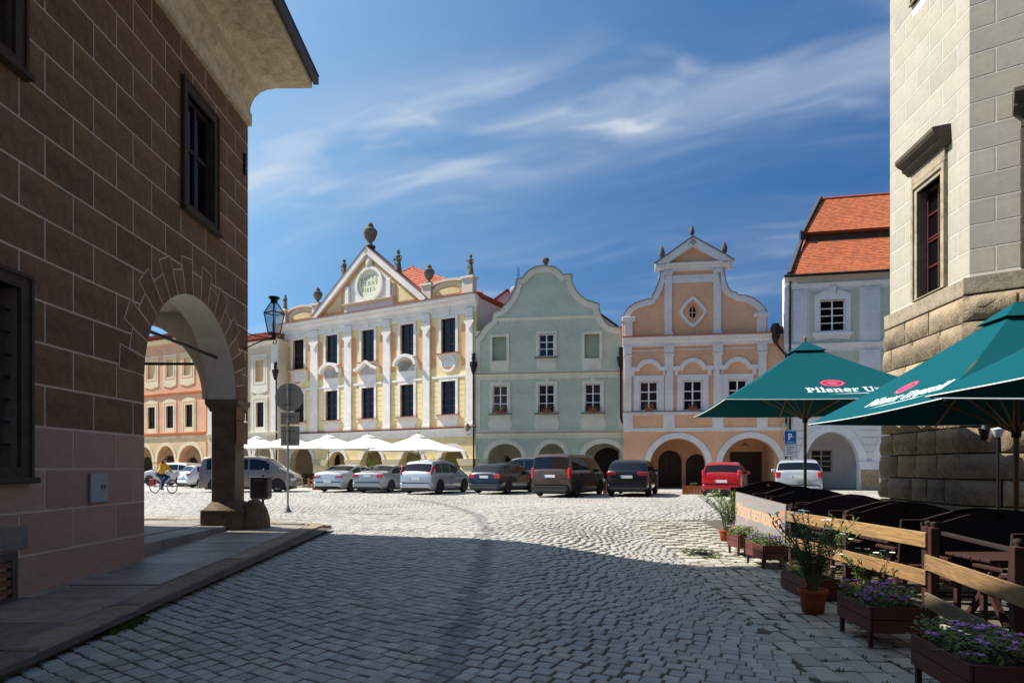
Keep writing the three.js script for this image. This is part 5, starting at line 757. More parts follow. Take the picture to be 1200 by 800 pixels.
// ================================================================ houses seen beyond the pier and through the arch
function plainHouse(name, label, pxL, pxR, dR, ang, yTop, wallC, opts) {
  const f = house(name, label, pxL, pxR, dR, ang), { o, W, uv, u, v } = f, pm = opts.pm, wallM = plaster(wallC), trim = plaster(opts.trim), vT = v(pm, yTop), vS = v(pm, opts.ys);
  const wins = opts.wins.map(([a, b, y1, y0]) => [u(a), u(b), v(pm, y0), v(pm, y1)]).filter((w) => w[0] > 0.1 && w[1] < W - 0.1), sp = v(pm, opts.sp[1]), arches = opts.arches.map(([a, b]) => [u(a), u(b), sp, v(pm, opts.sp[0]) - sp]).filter((w) => w[0] > 0.1 && w[1] < W - 0.1), blind = (opts.blind ?? []).map(([a, b, y1, y0]) => [u(a), u(b), v(pm, y0), v(pm, y1)]).filter((w) => w[0] > 0.1 && w[1] < W - 0.1);
  mesh('wall', ext([...archNotches(W, arches, -0.3), [W, vT], [0, vT]], -0.5, 0, [...wins, ...blind].map((w) => rect(...w))), wallM, o);
  mesh('cornice', cornice(-0.05, W + 0.05, vT - 0.45, vT, 0.4), trim, o); mesh('string_course', cornice(0, W, vS - 0.3, vS, 0.18), opts.string ? plaster(opts.string) : trim, o); if (opts.ym) mesh('string_course', cornice(0, W, v(pm, opts.ym) - 0.22, v(pm, opts.ym), 0.15), opts.string ? plaster(opts.string) : trim, o);
  if (opts.lower) mesh('lower_wall_face', ext([...archNotches(W, arches, -0.29), [W, vS - 0.3], [0, vS - 0.3]], 0.001, 0.012), plaster(opts.lower), o);
  archBands(o, arches, 0.3, 0.05, trim); walk(o, W, sp + 2.2, opts.lower ? plaster(opts.lower) : wallM, arches.map(([a, b]) => ({ a: a + 0.35, b: b - 0.35, s: sp - 0.4, arch: 1 })), 2.6);
  for (const w of wins) { const g = part('window', o), c = (w[0] + w[1]) / 2, h = (w[1] - w[0]) / 2, e = 0.42; const fr = [[w[0] - e, w[2] - e - 0.5], [w[1] + e, w[2] - e - 0.5], [w[1] + e, w[3] + e], [c + h * 0.5, w[3] + e + 0.2], [c - h * 0.5, w[3] + e + 0.2], [w[0] - e, w[3] + e]]; mesh('surround', ext(fr, 0.001, 0.05, [rect(...w)]), trim, g); mesh('surround_line', surround(w[0] - 0.22, w[1] + 0.22, w[2] - 0.4, w[3] + 0.24, 0.05, 0.04, 0.065), wallM, g); glazing(g, ...w, -0.15, 2, 3, wood(0x2a1d18), GLASS, 0.05, 0.07); }
  for (const w of blind) { const g = part('blind_window', o), e = 0.42; mesh('surround', ext([[w[0] - e, w[2] - e - 0.35], [(w[0] + w[1]) / 2, w[2] - e - 0.55], [w[1] + e, w[2] - e - 0.35], [w[1] + e, w[3] + e], [w[0] - e, w[3] + e]], 0.001, 0.05, [rect(...w)]), trim, g); mesh('infill', box(w[0] - 0.01, w[1] + 0.01, w[2] - 0.01, w[3] + 0.01, -0.3, -0.12), plaster(opts.infill), g); mesh('surround_line', surround(w[0] - 0.15, w[1] + 0.15, w[2] - 0.15, w[3] + 0.15, 0.05, 0.04, 0.065), wallM, g); }
  for (const p of opts.pil ?? []) mesh('pilaster', box(u(p[0]), u(p[1]), vS, vT - 0.45, 0.002, 0.1), plaster(0xe6e2dc), o);
  const r = part('roof', o); mesh('roof_slab', quad([-0.2, vT - 0.02, 0.45], [W + 0.2, vT - 0.02, 0.45], [W - 1.5, vT + 1.7, -3.6], [-0.2, vT + 1.7, -3.6], 0.1), M(0x8a4a38), r); roofTiles(r, [-0.2, vT + 0.03, 0.45], [1, 0, 0], [0, 1.72, -4.05], W + 0.4, 4.4, 0x9a5340, 0.3, 0.3, (i, j) => i < W + 0.2 - 1.6 * j);
  mesh('side_wall', box(W - 0.45, W - 0.02, -0.3, vT - 0.1, -9, -0.52), wallM, o); mesh('side_wall', box(0.02, 0.45, -0.3, vT - 0.1, -9, -0.52), wallM, o); mesh('back_wall', box(0, W, -0.3, vT + 1.9, -9.5, -9), wallM, o);
  return f;
}
{
  const f = plainHouse('beige_house', 'narrow beige house with a white framed blind window beside the hotel', 243, 326, 47.6, 27, 399, 0xdccbb0, { pm: 308, trim: 0xe9e2d4, ys: 506, sp: [517, 541], arches: [[250, 268], [274, 292], [298, 318]], wins: [[300, 309, 471, 500], [262, 271, 471, 500]], blind: [[299, 309, 421, 447], [262, 272, 421, 447]], pil: [[244, 250], [283, 289], [318.5, 326]], infill: 0xd9b98c });
  downpipe(f.o, f, 325, 438, 570, 2);
  plainHouse('peach_house', 'peach painted house with pale window frames seen through the arch', 100, 241, 53.5, 27, 396, 0xedb592, { pm: 205, trim: 0xeedfba, ys: 507, ym: 460, string: 0xd98e62, lower: 0xe2c79a, sp: [522, 541], arches: [[104, 124], [130, 150], [156, 178.5], [184, 204.5], [209.5, 236]], wins: [[173, 181.5, 475, 501], [194.5, 203, 475, 501], [217, 225.5, 475, 501], [150, 158, 475, 501], [128, 136, 475, 501]], blind: [[173, 182, 420, 441], [195, 203, 420, 441], [215, 224, 420, 441], [150, 159, 420, 441]], infill: 0xe6d0a0, pil: [] });
}
// a white gable and red roof further back, between the hotel and the green house
{
  const o = thing('rear_house', 'white gable of a house behind the green and yellow houses', 'house'), c = atDepth(593, 360, 50); o.position.set(c.x, DGROUND, c.z); const s = 50 / FOCAL, H = (y) => EYE - DGROUND + (HORIZON - y) * s;
  mesh('gable_wall', ext([[-1.2, 0], [1.5, 0], [1.5, H(352)], [0.1, H(340)], [-1.2, H(353)]], -8, 0), plaster(0xe5e0dc), o); mesh('roof_slab', [quad([1.7, H(354), 0.2], [1.7, H(354), -8], [0.1, H(339), -8], [0.1, H(339), 0.2]), quad([-1.4, H(355), -8], [-1.4, H(355), 0.2], [0.1, H(339), 0.2], [0.1, H(339), -8])], M(0x9c4f38), o);
}
// ---------------------------------------------------------------- cars: a body drawn as sections along its length
function makeCar(spec) {
  const { name, label, len, wid, top, belt, paint, glass = [0.0, 0.0], wheels, wr = 0.32, y0 = 0.2, tumble = 0.3, group = 'cars parked on the square', rear, extra } = spec;
  const o = thing(name, label, spec.category ?? 'car', [0, 0, 0], 0, group);
  const P = M(paint, { clearcoat: 1, clearcoatRoughness: 0.04, roughness: 0.32, metalness: spec.metallic ?? 0.3 }), black = M(0x121314, { roughness: 0.7 }), GL = M(0x0a0d10, { roughness: 0.03 });
  const topAt = (x) => { for (let i = 0; i < top.length - 1; i++) if (x <= top[i + 1][0]) return lerp(top[i][1], top[i + 1][1], smoothLin((x - top[i][0]) / (top[i + 1][0] - top[i][0]))); return top[top.length - 1][1]; };
  const smoothLin = (t) => t; const hw = (x) => { const r = Math.min(1, x / 0.35), f = Math.min(1, (len - x) / 0.75); return wid / 2 * (1 - 0.07 * (1 - r) * (1 - r) - 0.17 * (1 - f) * (1 - f)); };
  const section = (x) => {
    const h = topAt(x), w = hw(x), b = Math.min(typeof belt === 'function' ? belt(x) : belt, h - 0.1), k = Math.max(0, h - b - 0.1), ws = w * 0.955 - tumble * k, lift = (x < 0.12 ? 0.12 * (1 - x / 0.12) : 0) + (len - x < 0.25 ? 0.08 * (1 - (len - x) / 0.25) : 0), yb = y0 + lift;
    const half = [[0, yb], [w * 0.8, yb], [w * 0.93, yb + 0.03], [w * 0.985, yb + 0.14], [w, yb + (b - yb) * 0.45], [w * 0.995, b - 0.16], [w * 0.985, b - 0.05], [w * 0.955, b], [ws + 0.015, h - 0.09], [ws - 0.05, h - 0.025], [ws * 0.62, h], [0, h + 0.012]];
    return half.map(([z, y]) => [x, y, z]);
  };
  const xs = new Set([0, len]); for (const [x] of top) xs.add(x); for (let i = 1; i < 30; i++) xs.add(len * i / 30); for (const e of [0.05, 0.1, 0.2]) { xs.add(e); xs.add(len - e); }
  const X = [...xs].sort((a, b) => a - b).filter((x, i, a) => !i || x - a[i - 1] > 0.004), rows = X.map((x) => { const h = section(x); return [...h, ...h.slice(1, -1).reverse().map(([a, y, z]) => [a, y, -z])]; }), n = rows[0].length, pos = [], idx = [];
  rows.forEach((r) => r.forEach((p) => pos.push(p[0] - len / 2, p[1], p[2])));
  for (let i = 0; i < rows.length - 1; i++) for (let j = 0; j < n; j++) { const a = i * n + j, b = i * n + (j + 1) % n; idx.push(a, b, a + n, b, b + n, a + n); }
  for (const [i, s] of [[0, 1], [rows.length - 1, -1]]) { const c = pos.length / 3, r = rows[i]; pos.push(r[0][0] - len / 2, (r[0][1] + r[11][1]) / 2, 0); for (let j = 0; j < n; j++) { const a = i * n + j, b = i * n + (j + 1) % n; s > 0 ? idx.push(c, b, a) : idx.push(c, a, b); } }
  let g = new THREE.BufferGeometry(); g.setAttribute('position', new THREE.Float32BufferAttribute(pos, 3)); g.setIndex(idx); g = toCreasedNormals(g.toNonIndexed(), 0.55); mesh('body', g, P, o);
  // glass: patches of the same skin, a few millimetres proud
  const patch = (x0, x1, j0, j1, t0, t1, mirror, inset = 0) => { const N = 8, Q = [], I = []; for (let i = 0; i <= N; i++) { const s = section(lerp(x0, x1, i / N)); for (let q = 0; q <= 5; q++) { const t = lerp(j0 + t0, j1 + t1, q / 5), a = Math.min(10, Math.floor(t)), fr = t - a, p = s[a].map((v, k) => lerp(v, s[a + 1][k], fr)); Q.push(p[0] - len / 2, p[1], p[2] * (mirror ? -1 : 1)); } } for (let i = 0; i < N; i++) for (let q = 0; q < 5; q++) { const a = i * 6 + q; mirror ? I.push(a, a + 6, a + 1, a + 1, a + 6, a + 7) : I.push(a, a + 1, a + 6, a + 1, a + 7, a + 6); } const h = new THREE.BufferGeometry(); h.setAttribute('position', new THREE.Float32BufferAttribute(Q, 3)); h.setIndex(I); h.computeVertexNormals(); const p = h.attributes.position, nn = h.attributes.normal; for (let i = 0; i < p.count; i++) { const o = Math.sign(nn.getY(i) * 0.2 + nn.getZ(i) * p.getZ(i) * 3 + nn.getX(i) * p.getX(i) * 0.3) || 1, e = 0.009 * o; p.setXYZ(i, p.getX(i) + nn.getX(i) * e, p.getY(i) + nn.getY(i) * e, p.getZ(i) + nn.getZ(i) * e); } return h; };
  for (const [a, b] of spec.sides) for (const m of [false, true]) mesh('side_window', patch(a, b, 7, 8, 0.1, -0.12, m), GL, o);
  const wide = (x0, x1) => merge([patch(x0, x1, 8, 11, 0.75, 0, false), patch(x0, x1, 8, 11, 0.75, 0, true)]);
  mesh('rear_window', wide(...spec.rearGlass), GL, o); mesh('windscreen', wide(...spec.frontGlass), GL, o);
  // wheels
  for (const x of wheels) for (const s of [-1, 1]) {
    const w = part('wheel', o), zz = s * (hw(x) - 0.085); w.position.set(x - len / 2, wr, zz);
    mesh('tyre', new THREE.TorusGeometry(wr * 0.8, wr * 0.22, 8, 26).scale(1, 1, 1.5), black, w); mesh('rim', [new THREE.CylinderGeometry(wr * 0.66, wr * 0.66, 0.12, 22).rotateX(Math.PI / 2)], metal(spec.rim ?? 0x9fa3a8, 0.35), w);
    for (let k = 0; k < 5; k++) mesh('spoke_gap', B(wr * 0.3, wr * 0.22, 0.01), black, w).position.set(Math.cos(k * 1.2566) * wr * 0.42, Math.sin(k * 1.2566) * wr * 0.42, s * 0.062), w.children[w.children.length - 1].rotation.z = k * 1.2566;
    mesh('wheel_arch', ext([...arcPts(0, 0, wr * 1.2, wr * 1.2, -0.35, Math.PI + 0.35, 22)], 0, 0.02).translate(x - len / 2, wr, s > 0 ? hw(x) - 0.006 : -hw(x) - 0.014), black, o);
  }
  // bumpers, lamps, plate, mirrors, door lines, handles
  const hr = hw(0.06), bp = spec.bumper === 'dark' ? black : P;
  mesh('rear_bumper', rbox(-len / 2 - 0.05, -len / 2 + 0.22, y0 + 0.06, 0.56, -hr * 0.98, hr * 0.98, 0.09, 3), bp, o); mesh('front_bumper', rbox(len / 2 - 0.3, len / 2 + 0.03, y0 + 0.04, 0.52, -hw(len - 0.3) * 0.96, hw(len - 0.3) * 0.96, 0.1, 3), bp, o); mesh('rear_valance', rbox(-len / 2 - 0.055, -len / 2 + 0.2, y0, y0 + 0.14, -hr * 0.86, hr * 0.86, 0.03, 2), black, o);
  const L = M(spec.lamp ?? 0xa3121a, { roughness: 0.12, clearcoat: 1 }); const [ly0, ly1, lw, ldeep] = rear.lamp;
  for (const s of [-1, 1]) mesh('tail_light', rbox(-len / 2 - 0.012 + (rear.dx ?? 0), -len / 2 + ldeep, ly0, ly1, Math.min(s * (hr - lw), s * (hr + 0.012)), Math.max(s * (hr - lw), s * (hr + 0.012)), 0.04, 2).applyMatrix4(new THREE.Matrix4().set(1, rear.lean ?? 0.12, 0, -(rear.lean ?? 0.12) * ly0, 0, 1, 0, 0, 0, 0, 1, 0, 0, 0, 0, 1)), L, o);
  for (const s of [-1, 1]) mesh('headlight', rbox(len / 2 - 0.36, len / 2 - 0.02, 0.6, 0.74, Math.min(s * 0.42, s * hw(len - 0.25)), Math.max(s * 0.42, s * hw(len - 0.25)), 0.05, 2), M(0xd8dde0, { roughness: 0.1, clearcoat: 1 }), o);
  mesh('number_plate', rbox(-len / 2 - 0.07 + (rear.plateDx ?? 0), -len / 2 - 0.03, rear.plate, rear.plate + 0.12, -0.26, 0.26, 0.006), M(0xd5d8da, { roughness: 0.5 }), o); mesh('plate_strip', box(-len / 2 - 0.074 + (rear.plateDx ?? 0), -len / 2 - 0.069 + (rear.plateDx ?? 0), rear.plate + 0.01, rear.plate + 0.11, -0.255, -0.215), M(0x27479a), o);
  const bx = spec.frontGlass[0] - 0.1, bb = typeof belt === 'function' ? belt(bx) : belt; for (const s of [-1, 1]) mesh('mirror', rbox(bx - len / 2, bx - len / 2 + 0.11, bb - 0.02, bb + 0.13, s > 0 ? hw(bx) - 0.06 : -hw(bx) - 0.16, s > 0 ? hw(bx) + 0.16 : -hw(bx) + 0.06, 0.05, 3), spec.mirror ? M(spec.mirror) : P, o);
  for (const x of spec.doors ?? []) for (const s of [-1, 1]) mesh('door_seam', box(x - len / 2 - 0.006, x - len / 2 + 0.006, y0 + 0.22, bb - 0.04, s > 0 ? hw(x) * 0.99 : -hw(x) - 0.0015, s > 0 ? hw(x) + 0.0015 : -hw(x) * 0.99), black, o), mesh('door_handle', rbox(x - len / 2 + 0.08, x - len / 2 + 0.24, bb - 0.13, bb - 0.1, s > 0 ? hw(x) - 0.01 : -hw(x) - 0.022, s > 0 ? hw(x) + 0.022 : -hw(x) + 0.01, 0.01), P, o);
  mesh('tailgate_seam', box(-len / 2 - 0.0525, -len / 2 + 0.1, 0.555, 0.565, -hr * 0.9, hr * 0.9), black, o); 
  if (spec.roofRails) for (const s of [-1, 1]) mesh('roof_rail', tube([[spec.roofRails[0] - len / 2, topAt(spec.roofRails[0]) - 0.02, s * wid * 0.33], [spec.roofRails[0] + 0.2 - len / 2, topAt(spec.roofRails[0] + 0.2) + 0.05, s * wid * 0.335], [spec.roofRails[1] - 0.2 - len / 2, topAt(spec.roofRails[1] - 0.2) + 0.05, s * wid * 0.335], [spec.roofRails[1] - len / 2, topAt(spec.roofRails[1]) - 0.02, s * wid * 0.33]], 0.016, 16, 6), metal(0x77797c, 0.4), o);
  mesh('underbody', box(-len / 2 + 0.25, len / 2 - 0.3, y0 - 0.06, y0 + 0.1, -wid * 0.4, wid * 0.4), black, o);
  mesh('wiper', bar([-len / 2 + spec.rearGlass[0] + 0.02, topAt(spec.rearGlass[0]) + 0.03, 0], [-len / 2 + lerp(...spec.rearGlass, 0.35), topAt(lerp(...spec.rearGlass, 0.35)) + 0.02, 0.3], 0.01), black, o);
  extra?.(o, { len, hw, topAt, black, P }); return o;
}
// the car's nose points along +x; turn: degrees to the right of straight away from the viewer
function park(o, px, d, turn) { const x = (px - CX) / FOCAL * d, a = turn * Math.PI / 180; o.position.set(x, ground(x, -d) + 0.004 + 0.01 * (d > 33.5 ? 0 : 1), -d); o.rotation.y = Math.PI / 2 - a; }
const shapes = {
  sedan: { len: 4.6, wid: 1.79, belt: 0.98, top: [[0, 0.72], [0.05, 0.98], [0.12, 1.04], [0.62, 1.09], [0.8, 1.13], [1.5, 1.41], [2.0, 1.46], [2.5, 1.45], [2.85, 1.38], [3.6, 1.02], [4.2, 0.88], [4.5, 0.72], [4.6, 0.52]], rearGlass: [0.84, 1.45], frontGlass: [2.9, 3.55], sides: [[1.1, 1.98], [2.06, 3.1]], wheels: [0.95, 3.68], doors: [1.15, 2.02, 3.1], rear: { lamp: [0.72, 0.92, 0.38, 0.25], plate: 0.52, dx: 0 } },
  wagon: { len: 4.6, wid: 1.8, belt: 0.97, top: [[0, 0.8], [0.06, 1.0], [0.12, 1.06], [0.42, 1.38], [0.6, 1.47], [1.4, 1.52], [2.4, 1.5], [2.8, 1.42], [3.55, 1.04], [4.2, 0.9], [4.5, 0.74], [4.6, 0.52]], rearGlass: [0.13, 0.41], frontGlass: [2.85, 3.5], sides: [[0.62, 1.2], [1.27, 2.06], [2.14, 3.05]], wheels: [0.92, 3.66], doors: [1.22, 2.1, 3.1], rear: { lamp: [0.74, 0.96, 0.3, 0.3], plate: 0.68 } },
  mpv: { len: 4.6, wid: 1.83, belt: 0.98, top: [[0, 0.85], [0.05, 1.05], [0.1, 1.1], [0.34, 1.5], [0.5, 1.6], [1.3, 1.68], [2.1, 1.66], [2.7, 1.52], [3.75, 1.06], [4.3, 0.9], [4.52, 0.72], [4.6, 0.5]], rearGlass: [0.105, 0.33], frontGlass: [2.75, 3.68], sides: [[0.5, 1.12], [1.2, 2.02], [2.1, 2.95]], wheels: [0.85, 3.6], wr: 0.34, doors: [1.15, 2.06, 3.05], rear: { lamp: [0.98, 1.4, 0.1, 0.14], plate: 0.7, lean: 0.52 } },
  suv: { len: 4.65, wid: 1.86, belt: 1.1, y0: 0.26, top: [[0, 0.9], [0.06, 1.12], [0.12, 1.18], [0.5, 1.52], [0.66, 1.6], [1.4, 1.67], [2.4, 1.64], [2.85, 1.55], [3.5, 1.17], [4.2, 1.05], [4.55, 0.86], [4.65, 0.6]], rearGlass: [0.13, 0.48], frontGlass: [2.9, 3.45], sides: [[0.62, 1.15], [1.22, 2.05], [2.12, 3.0]], wheels: [0.9, 3.68], wr: 0.36, doors: [1.18, 2.08, 3.05], rear: { lamp: [0.95, 1.1, 0.42, 0.2], plate: 0.82 } },
  hatch: { len: 4.05, wid: 1.74, belt: 1.0, top: [[0, 0.85], [0.05, 1.04], [0.1, 1.08], [0.36, 1.42], [0.52, 1.5], [1.1, 1.55], [1.9, 1.53], [2.35, 1.45], [3.1, 1.07], [3.7, 0.93], [3.97, 0.76], [4.05, 0.55]], rearGlass: [0.105, 0.35], frontGlass: [2.4, 3.05], sides: [[0.5, 0.95], [1.02, 1.72], [1.8, 2.6]], wheels: [0.75, 3.22], wr: 0.31, doors: [1.0, 1.76, 2.65], rear: { lamp: [0.9, 1.2, 0.15, 0.14], plate: 0.62, lean: 0.3 } },
  van: { len: 4.95, wid: 1.92, belt: 1.12, tumble: 0.14, top: [[0, 1.0], [0.04, 1.18], [0.06, 1.22], [0.16, 1.78], [0.26, 1.86], [0.6, 1.91], [2.9, 1.91], [3.35, 1.82], [4.1, 1.3], [4.4, 1.14], [4.8, 0.95], [4.92, 0.75], [4.95, 0.55]], rearGlass: [0.065, 0.155], frontGlass: [3.4, 4.05], sides: [[0.4, 1.35], [1.42, 2.5], [2.58, 3.6]], wheels: [0.88, 4.02], wr: 0.34, doors: [1.38, 2.54, 3.55], rear: { lamp: [0.82, 1.28, 0.11, 0.1], plate: 0.86, lean: 0.12 } },
};
park(makeCar({ ...shapes.sedan, name: 'saloon_car', label: 'light silver saloon car parked beside the darker grey saloon', paint: 0xb9bec3, rear: { lamp: [0.76, 0.89, 0.42, 0.2], plate: 0.5 }, lamp: 0xa02832, belt: 0.99 }), 411, 34.6, 17);
park(makeCar({ ...shapes.sedan, name: 'saloon_car', label: 'grey saloon car parked between the light silver saloon and the silver people carrier', paint: 0x94979a, rear: { lamp: [0.8, 0.98, 0.32, 0.22], plate: 0.82 }, lamp: 0xb5101c }), 456, 33.6, 18);
park(makeCar({ ...shapes.mpv, name: 'people_carrier', label: 'silver people carrier with tall red tail lights', paint: 0xaab2bb }), 513, 31.8, 21);
park(makeCar({ ...shapes.wagon, name: 'estate_car', label: 'dark blue estate car with roof rails beside the brown van', paint: 0x101a2c, roofRails: [0.7, 2.6], rear: { lamp: [0.76, 0.98, 0.34, 0.3], plate: 0.78 } }), 592, 32.0, 26);
park(makeCar({ ...shapes.van, name: 'passenger_van', label: 'brown passenger van with upright red tail lights', category: 'van', paint: 0x4a342c, bumper: 'dark', lamp: 0xd01418 }), 669, 29.0, 27);
park(makeCar({ ...shapes.suv, name: 'sport_utility_car', label: 'black sport utility car with a number plate on its tailgate', paint: 0x0b0c12, lamp: 0x8a0f1c }), 743, 29.4, 19);
park(makeCar({ ...shapes.hatch, name: 'hatchback', label: 'red hatchback parked before the pink house', paint: 0xb00d1c, metallic: 0.1 }), 851, 29.3, 25);
park(makeCar({ ...shapes.suv, name: 'sport_utility_car', label: 'light silver sport utility car parked near the blue parking sign', paint: 0xb4bac2, rear: { lamp: [0.85, 1.12, 0.17, 0.14], plate: 0.84 }, lamp: 0xb5202a }), 934, 28.2, 23);
park(makeCar({ ...shapes.van, name: 'panel_van', label: 'dark grey van with white lettering on its side', category: 'van', paint: 0x2b2e31, extra: (o, { len, hw }) => {
  const cv = document.createElement('canvas'); cv.width = 512; cv.height = 128; const c = cv.getContext('2d'); c.fillStyle = '#2b2e31'; c.fillRect(0, 0, 512, 128); c.fillStyle = '#f2f2ee'; c.font = 'bold 104px sans-serif'; c.textAlign = 'center'; c.fillText('SERVIS', 256, 102); const t = new THREE.CanvasTexture(cv); t.colorSpace = THREE.SRGBColorSpace;
  mesh('side_lettering', new THREE.PlaneGeometry(1.7, 0.4).rotateY(Math.PI).translate(-0.2, 0.86, -hw(2.3) - 0.006), M(0xffffff, { map: t, roughness: 0.6 }), o, true); } }), 623, 36.2, -62);
park(makeCar({ ...shapes.van, name: 'minibus', label: 'grey beige minibus parked behind the road sign', category: 'van', paint: 0x77706a }), 296, 33.5, 84);
park(makeCar({ ...shapes.wagon, name: 'estate_car', label: 'white estate car parked beyond the stone pier', paint: 0xd9dcde, lamp: 0xa3121a }), 256, 41.5, 42);
park(makeCar({ ...shapes.suv, name: 'sport_utility_car', label: 'silver beige sport utility car behind the cyclist', paint: 0xa9a49c, sides: [[0.62, 1.15], [1.22, 2.05], [2.12, 3.0]] }), 205, 43.5, -72);
// ---------------------------------------------------------------- umbrellas
function printPanel(w, h, dress) {                                  // canvas panel print, in the panel's own frame
  const cv = document.createElement('canvas'); cv.width = 1024; cv.height = 512; const c = cv.getContext('2d'); dress(c); const t = new THREE.CanvasTexture(cv); t.colorSpace = THREE.SRGBColorSpace; return t;
}
function parasol({ name, label, pos, turn, half, hem, apex, cloth, printTex, poleM, ribM, poleR = 0.03, group, vent = 0.12, sag = 0.05, foot = true, halfZ = half }) {
  const o = thing(name, label, 'umbrella', pos, turn, group);
  const cor = [[-half, -halfZ], [half, -halfZ], [half, halfZ], [-half, halfZ]], cs = part('canopy', o);
  for (let k = 0; k < 4; k++) {
    const A = cor[k], Bq = cor[(k + 1) % 4], N = 10, pos2 = [], uvs = [], idx = [];
    for (let r = 0; r <= N; r++) for (let q = 0; q <= N; q++) { const t = r / N, s = q / N, ex = lerp(A[0], Bq[0], s), ez = lerp(A[1], Bq[1], s), f = lerp(vent, 1, t); pos2.push(ex * f, lerp(apex, hem, (f)) - sag * Math.sin(Math.PI * s) * t * 0.6 + (-sag) * Math.sin(Math.PI * t) * 0.8, ez * f); uvs.push(0.5 - (s - 0.5) * f, 1 - t); }
    for (let r = 0; r < N; r++) for (let q = 0; q < N; q++) { const a = r * (N + 1) + q; idx.push(a, a + 1, a + N + 1, a + 1, a + N + 2, a + N + 1); }
    const g = new THREE.BufferGeometry(); g.setAttribute('position', new THREE.Float32BufferAttribute(pos2, 3)); g.setAttribute('uv', new THREE.Float32BufferAttribute(uvs, 2)); g.setIndex(idx); g.computeVertexNormals();
    mesh('canopy_panel', g, printTex ? M(0xffffff, { map: printTex, roughness: 0.95, specularIntensity: 0.25, side: THREE.DoubleSide }) : cloth, cs, true); if (printTex) mesh('canopy_lining', g.clone().translate(0, -0.012, 0), cloth, cs);
    const hemP = []; for (let q = 0; q <= N; q++) { const b = (N * (N + 1) + q) * 3; hemP.push([pos2[b], pos2[b + 1] - 0.004, pos2[b + 2]]); } mesh('hem', tube(hemP, 0.008, 20, 5), M(0xdfe3e0, { roughness: 0.9 }), cs);
    const tip = [A[0] * 0.985, hem - 0.02, A[1] * 0.985], hub = [0, apex - 0.09, 0]; mesh('rib', beam(hub, tip, 0.022, 0.03), ribM, o);
    const mid = [(A[0] + Bq[0]) / 2 * 0.97, hem - sag * 0.6 - 0.03, (A[1] + Bq[1]) / 2 * 0.97]; mesh('rib', beam(hub, mid, 0.022, 0.03), ribM, o);
    const run = [0, hem - 0.28, 0]; mesh('strut', beam(run, [A[0] * 0.55, lerp(apex, hem, 0.55) - 0.06, A[1] * 0.55], 0.02, 0.028), ribM, o); mesh('strut', beam(run, [mid[0] * 0.55, lerp(apex, hem, 0.55) - 0.08, mid[2] * 0.55], 0.02, 0.028), ribM, o);
  }
  const v = vent * 1.35, capG = new THREE.BufferGeometry(), cp = []; for (let k = 0; k < 4; k++) { const A = cor[k], Bq = cor[(k + 1) % 4]; cp.push([A[0] * v, lerp(apex, hem, v) + 0.06, A[1] * v], [0, apex + 0.1, 0], [Bq[0] * v, lerp(apex, hem, v) + 0.06, Bq[1] * v]); } capG.setFromPoints(V3(cp)); capG.computeVertexNormals(); mesh('vent_cap', capG, cloth, cs);
  mesh('pole', bar([0, 0, 0], [0, apex, 0], poleR, 12), poleM, o); mesh('runner', new THREE.CylinderGeometry(poleR * 1.6, poleR * 1.6, 0.12, 10).translate(0, hem - 0.28, 0), M(0x1d1d1d), o); mesh('finial', lathe([[0.001, 0.16], [0.03, 0.14], [0.035, 0.08], [0.02, 0]], 8).translate(0, apex + 0.06, 0), poleM, o);
  if (foot) mesh('foot', [rbox(-0.35, 0.35, 0, 0.07, -0.35, 0.35, 0.02), new THREE.CylinderGeometry(poleR * 1.5, poleR * 1.5, 0.35, 10).translate(0, 0.2, 0)], M(0x3a3a3a, { roughness: 0.8 }), o);
  return o;
}
const TEAL = 0x004a52;
const tealPrint = printPanel(4, 2, (c) => {
  c.fillStyle = '#004a52'; c.fillRect(0, 0, 1024, 512); const X = 640, Y = 398;
  c.fillStyle = '#a02a4c'; c.beginPath(); c.ellipse(X - 115, Y - 55, 58, 36, 0, 0, 7); c.fill(); c.strokeStyle = '#d88aa0'; c.lineWidth = 3; c.beginPath(); c.ellipse(X - 115, Y - 55, 48, 28, 0, 0, 7); c.stroke(); c.beginPath(); c.moveTo(X - 140, Y - 55); c.lineTo(X - 90, Y - 55); c.moveTo(X - 130, Y - 67); c.lineTo(X - 100, Y - 67); c.moveTo(X - 130, Y - 43); c.lineTo(X - 100, Y - 43); c.stroke();
  c.fillStyle = '#f4f6f4'; c.font = 'bold 66px serif'; c.textAlign = 'center'; c.fillText('Pilsner Urquell', X, Y + 40); c.beginPath(); c.moveTo(X - 170, Y + 62); c.quadraticCurveTo(X, Y + 50, X + 210, Y + 58); c.quadraticCurveTo(X, Y + 58, X - 170, Y + 62); c.fill();
});
const brass = wood(0x8a6b34, 0.55), tealCloth = M(TEAL, { roughness: 0.95, specularIntensity: 0.25, side: THREE.DoubleSide });
{
  const mk = (label, x, d, turn, half, hem, apex) => parasol({ name: 'beer_umbrella', label, pos: [x, ground(x, -d), -d], turn, half, hem: hem - ground(x, -d), apex: apex - ground(x, -d), cloth: tealCloth, printTex: tealPrint, poleM: brass, ribM: wood(0x9a7a42, 0.6), poleR: 0.035, group: 'teal beer umbrellas over the terrace' });
  mk('teal beer umbrella at the far end of the terrace beside the parking sign', 6.83, 14.3, -0.15, 2.2, 3.04, 4.5);
  mk('teal beer umbrella over the middle of the terrace before the tower', 6.86, 8.35, -0.12, 2.0, 2.4, 3.82);
  mk('teal beer umbrella above the fence section with the greyed plank', 6.0, 4.15, -0.16, 2.0, 2.4, 3.82);
}
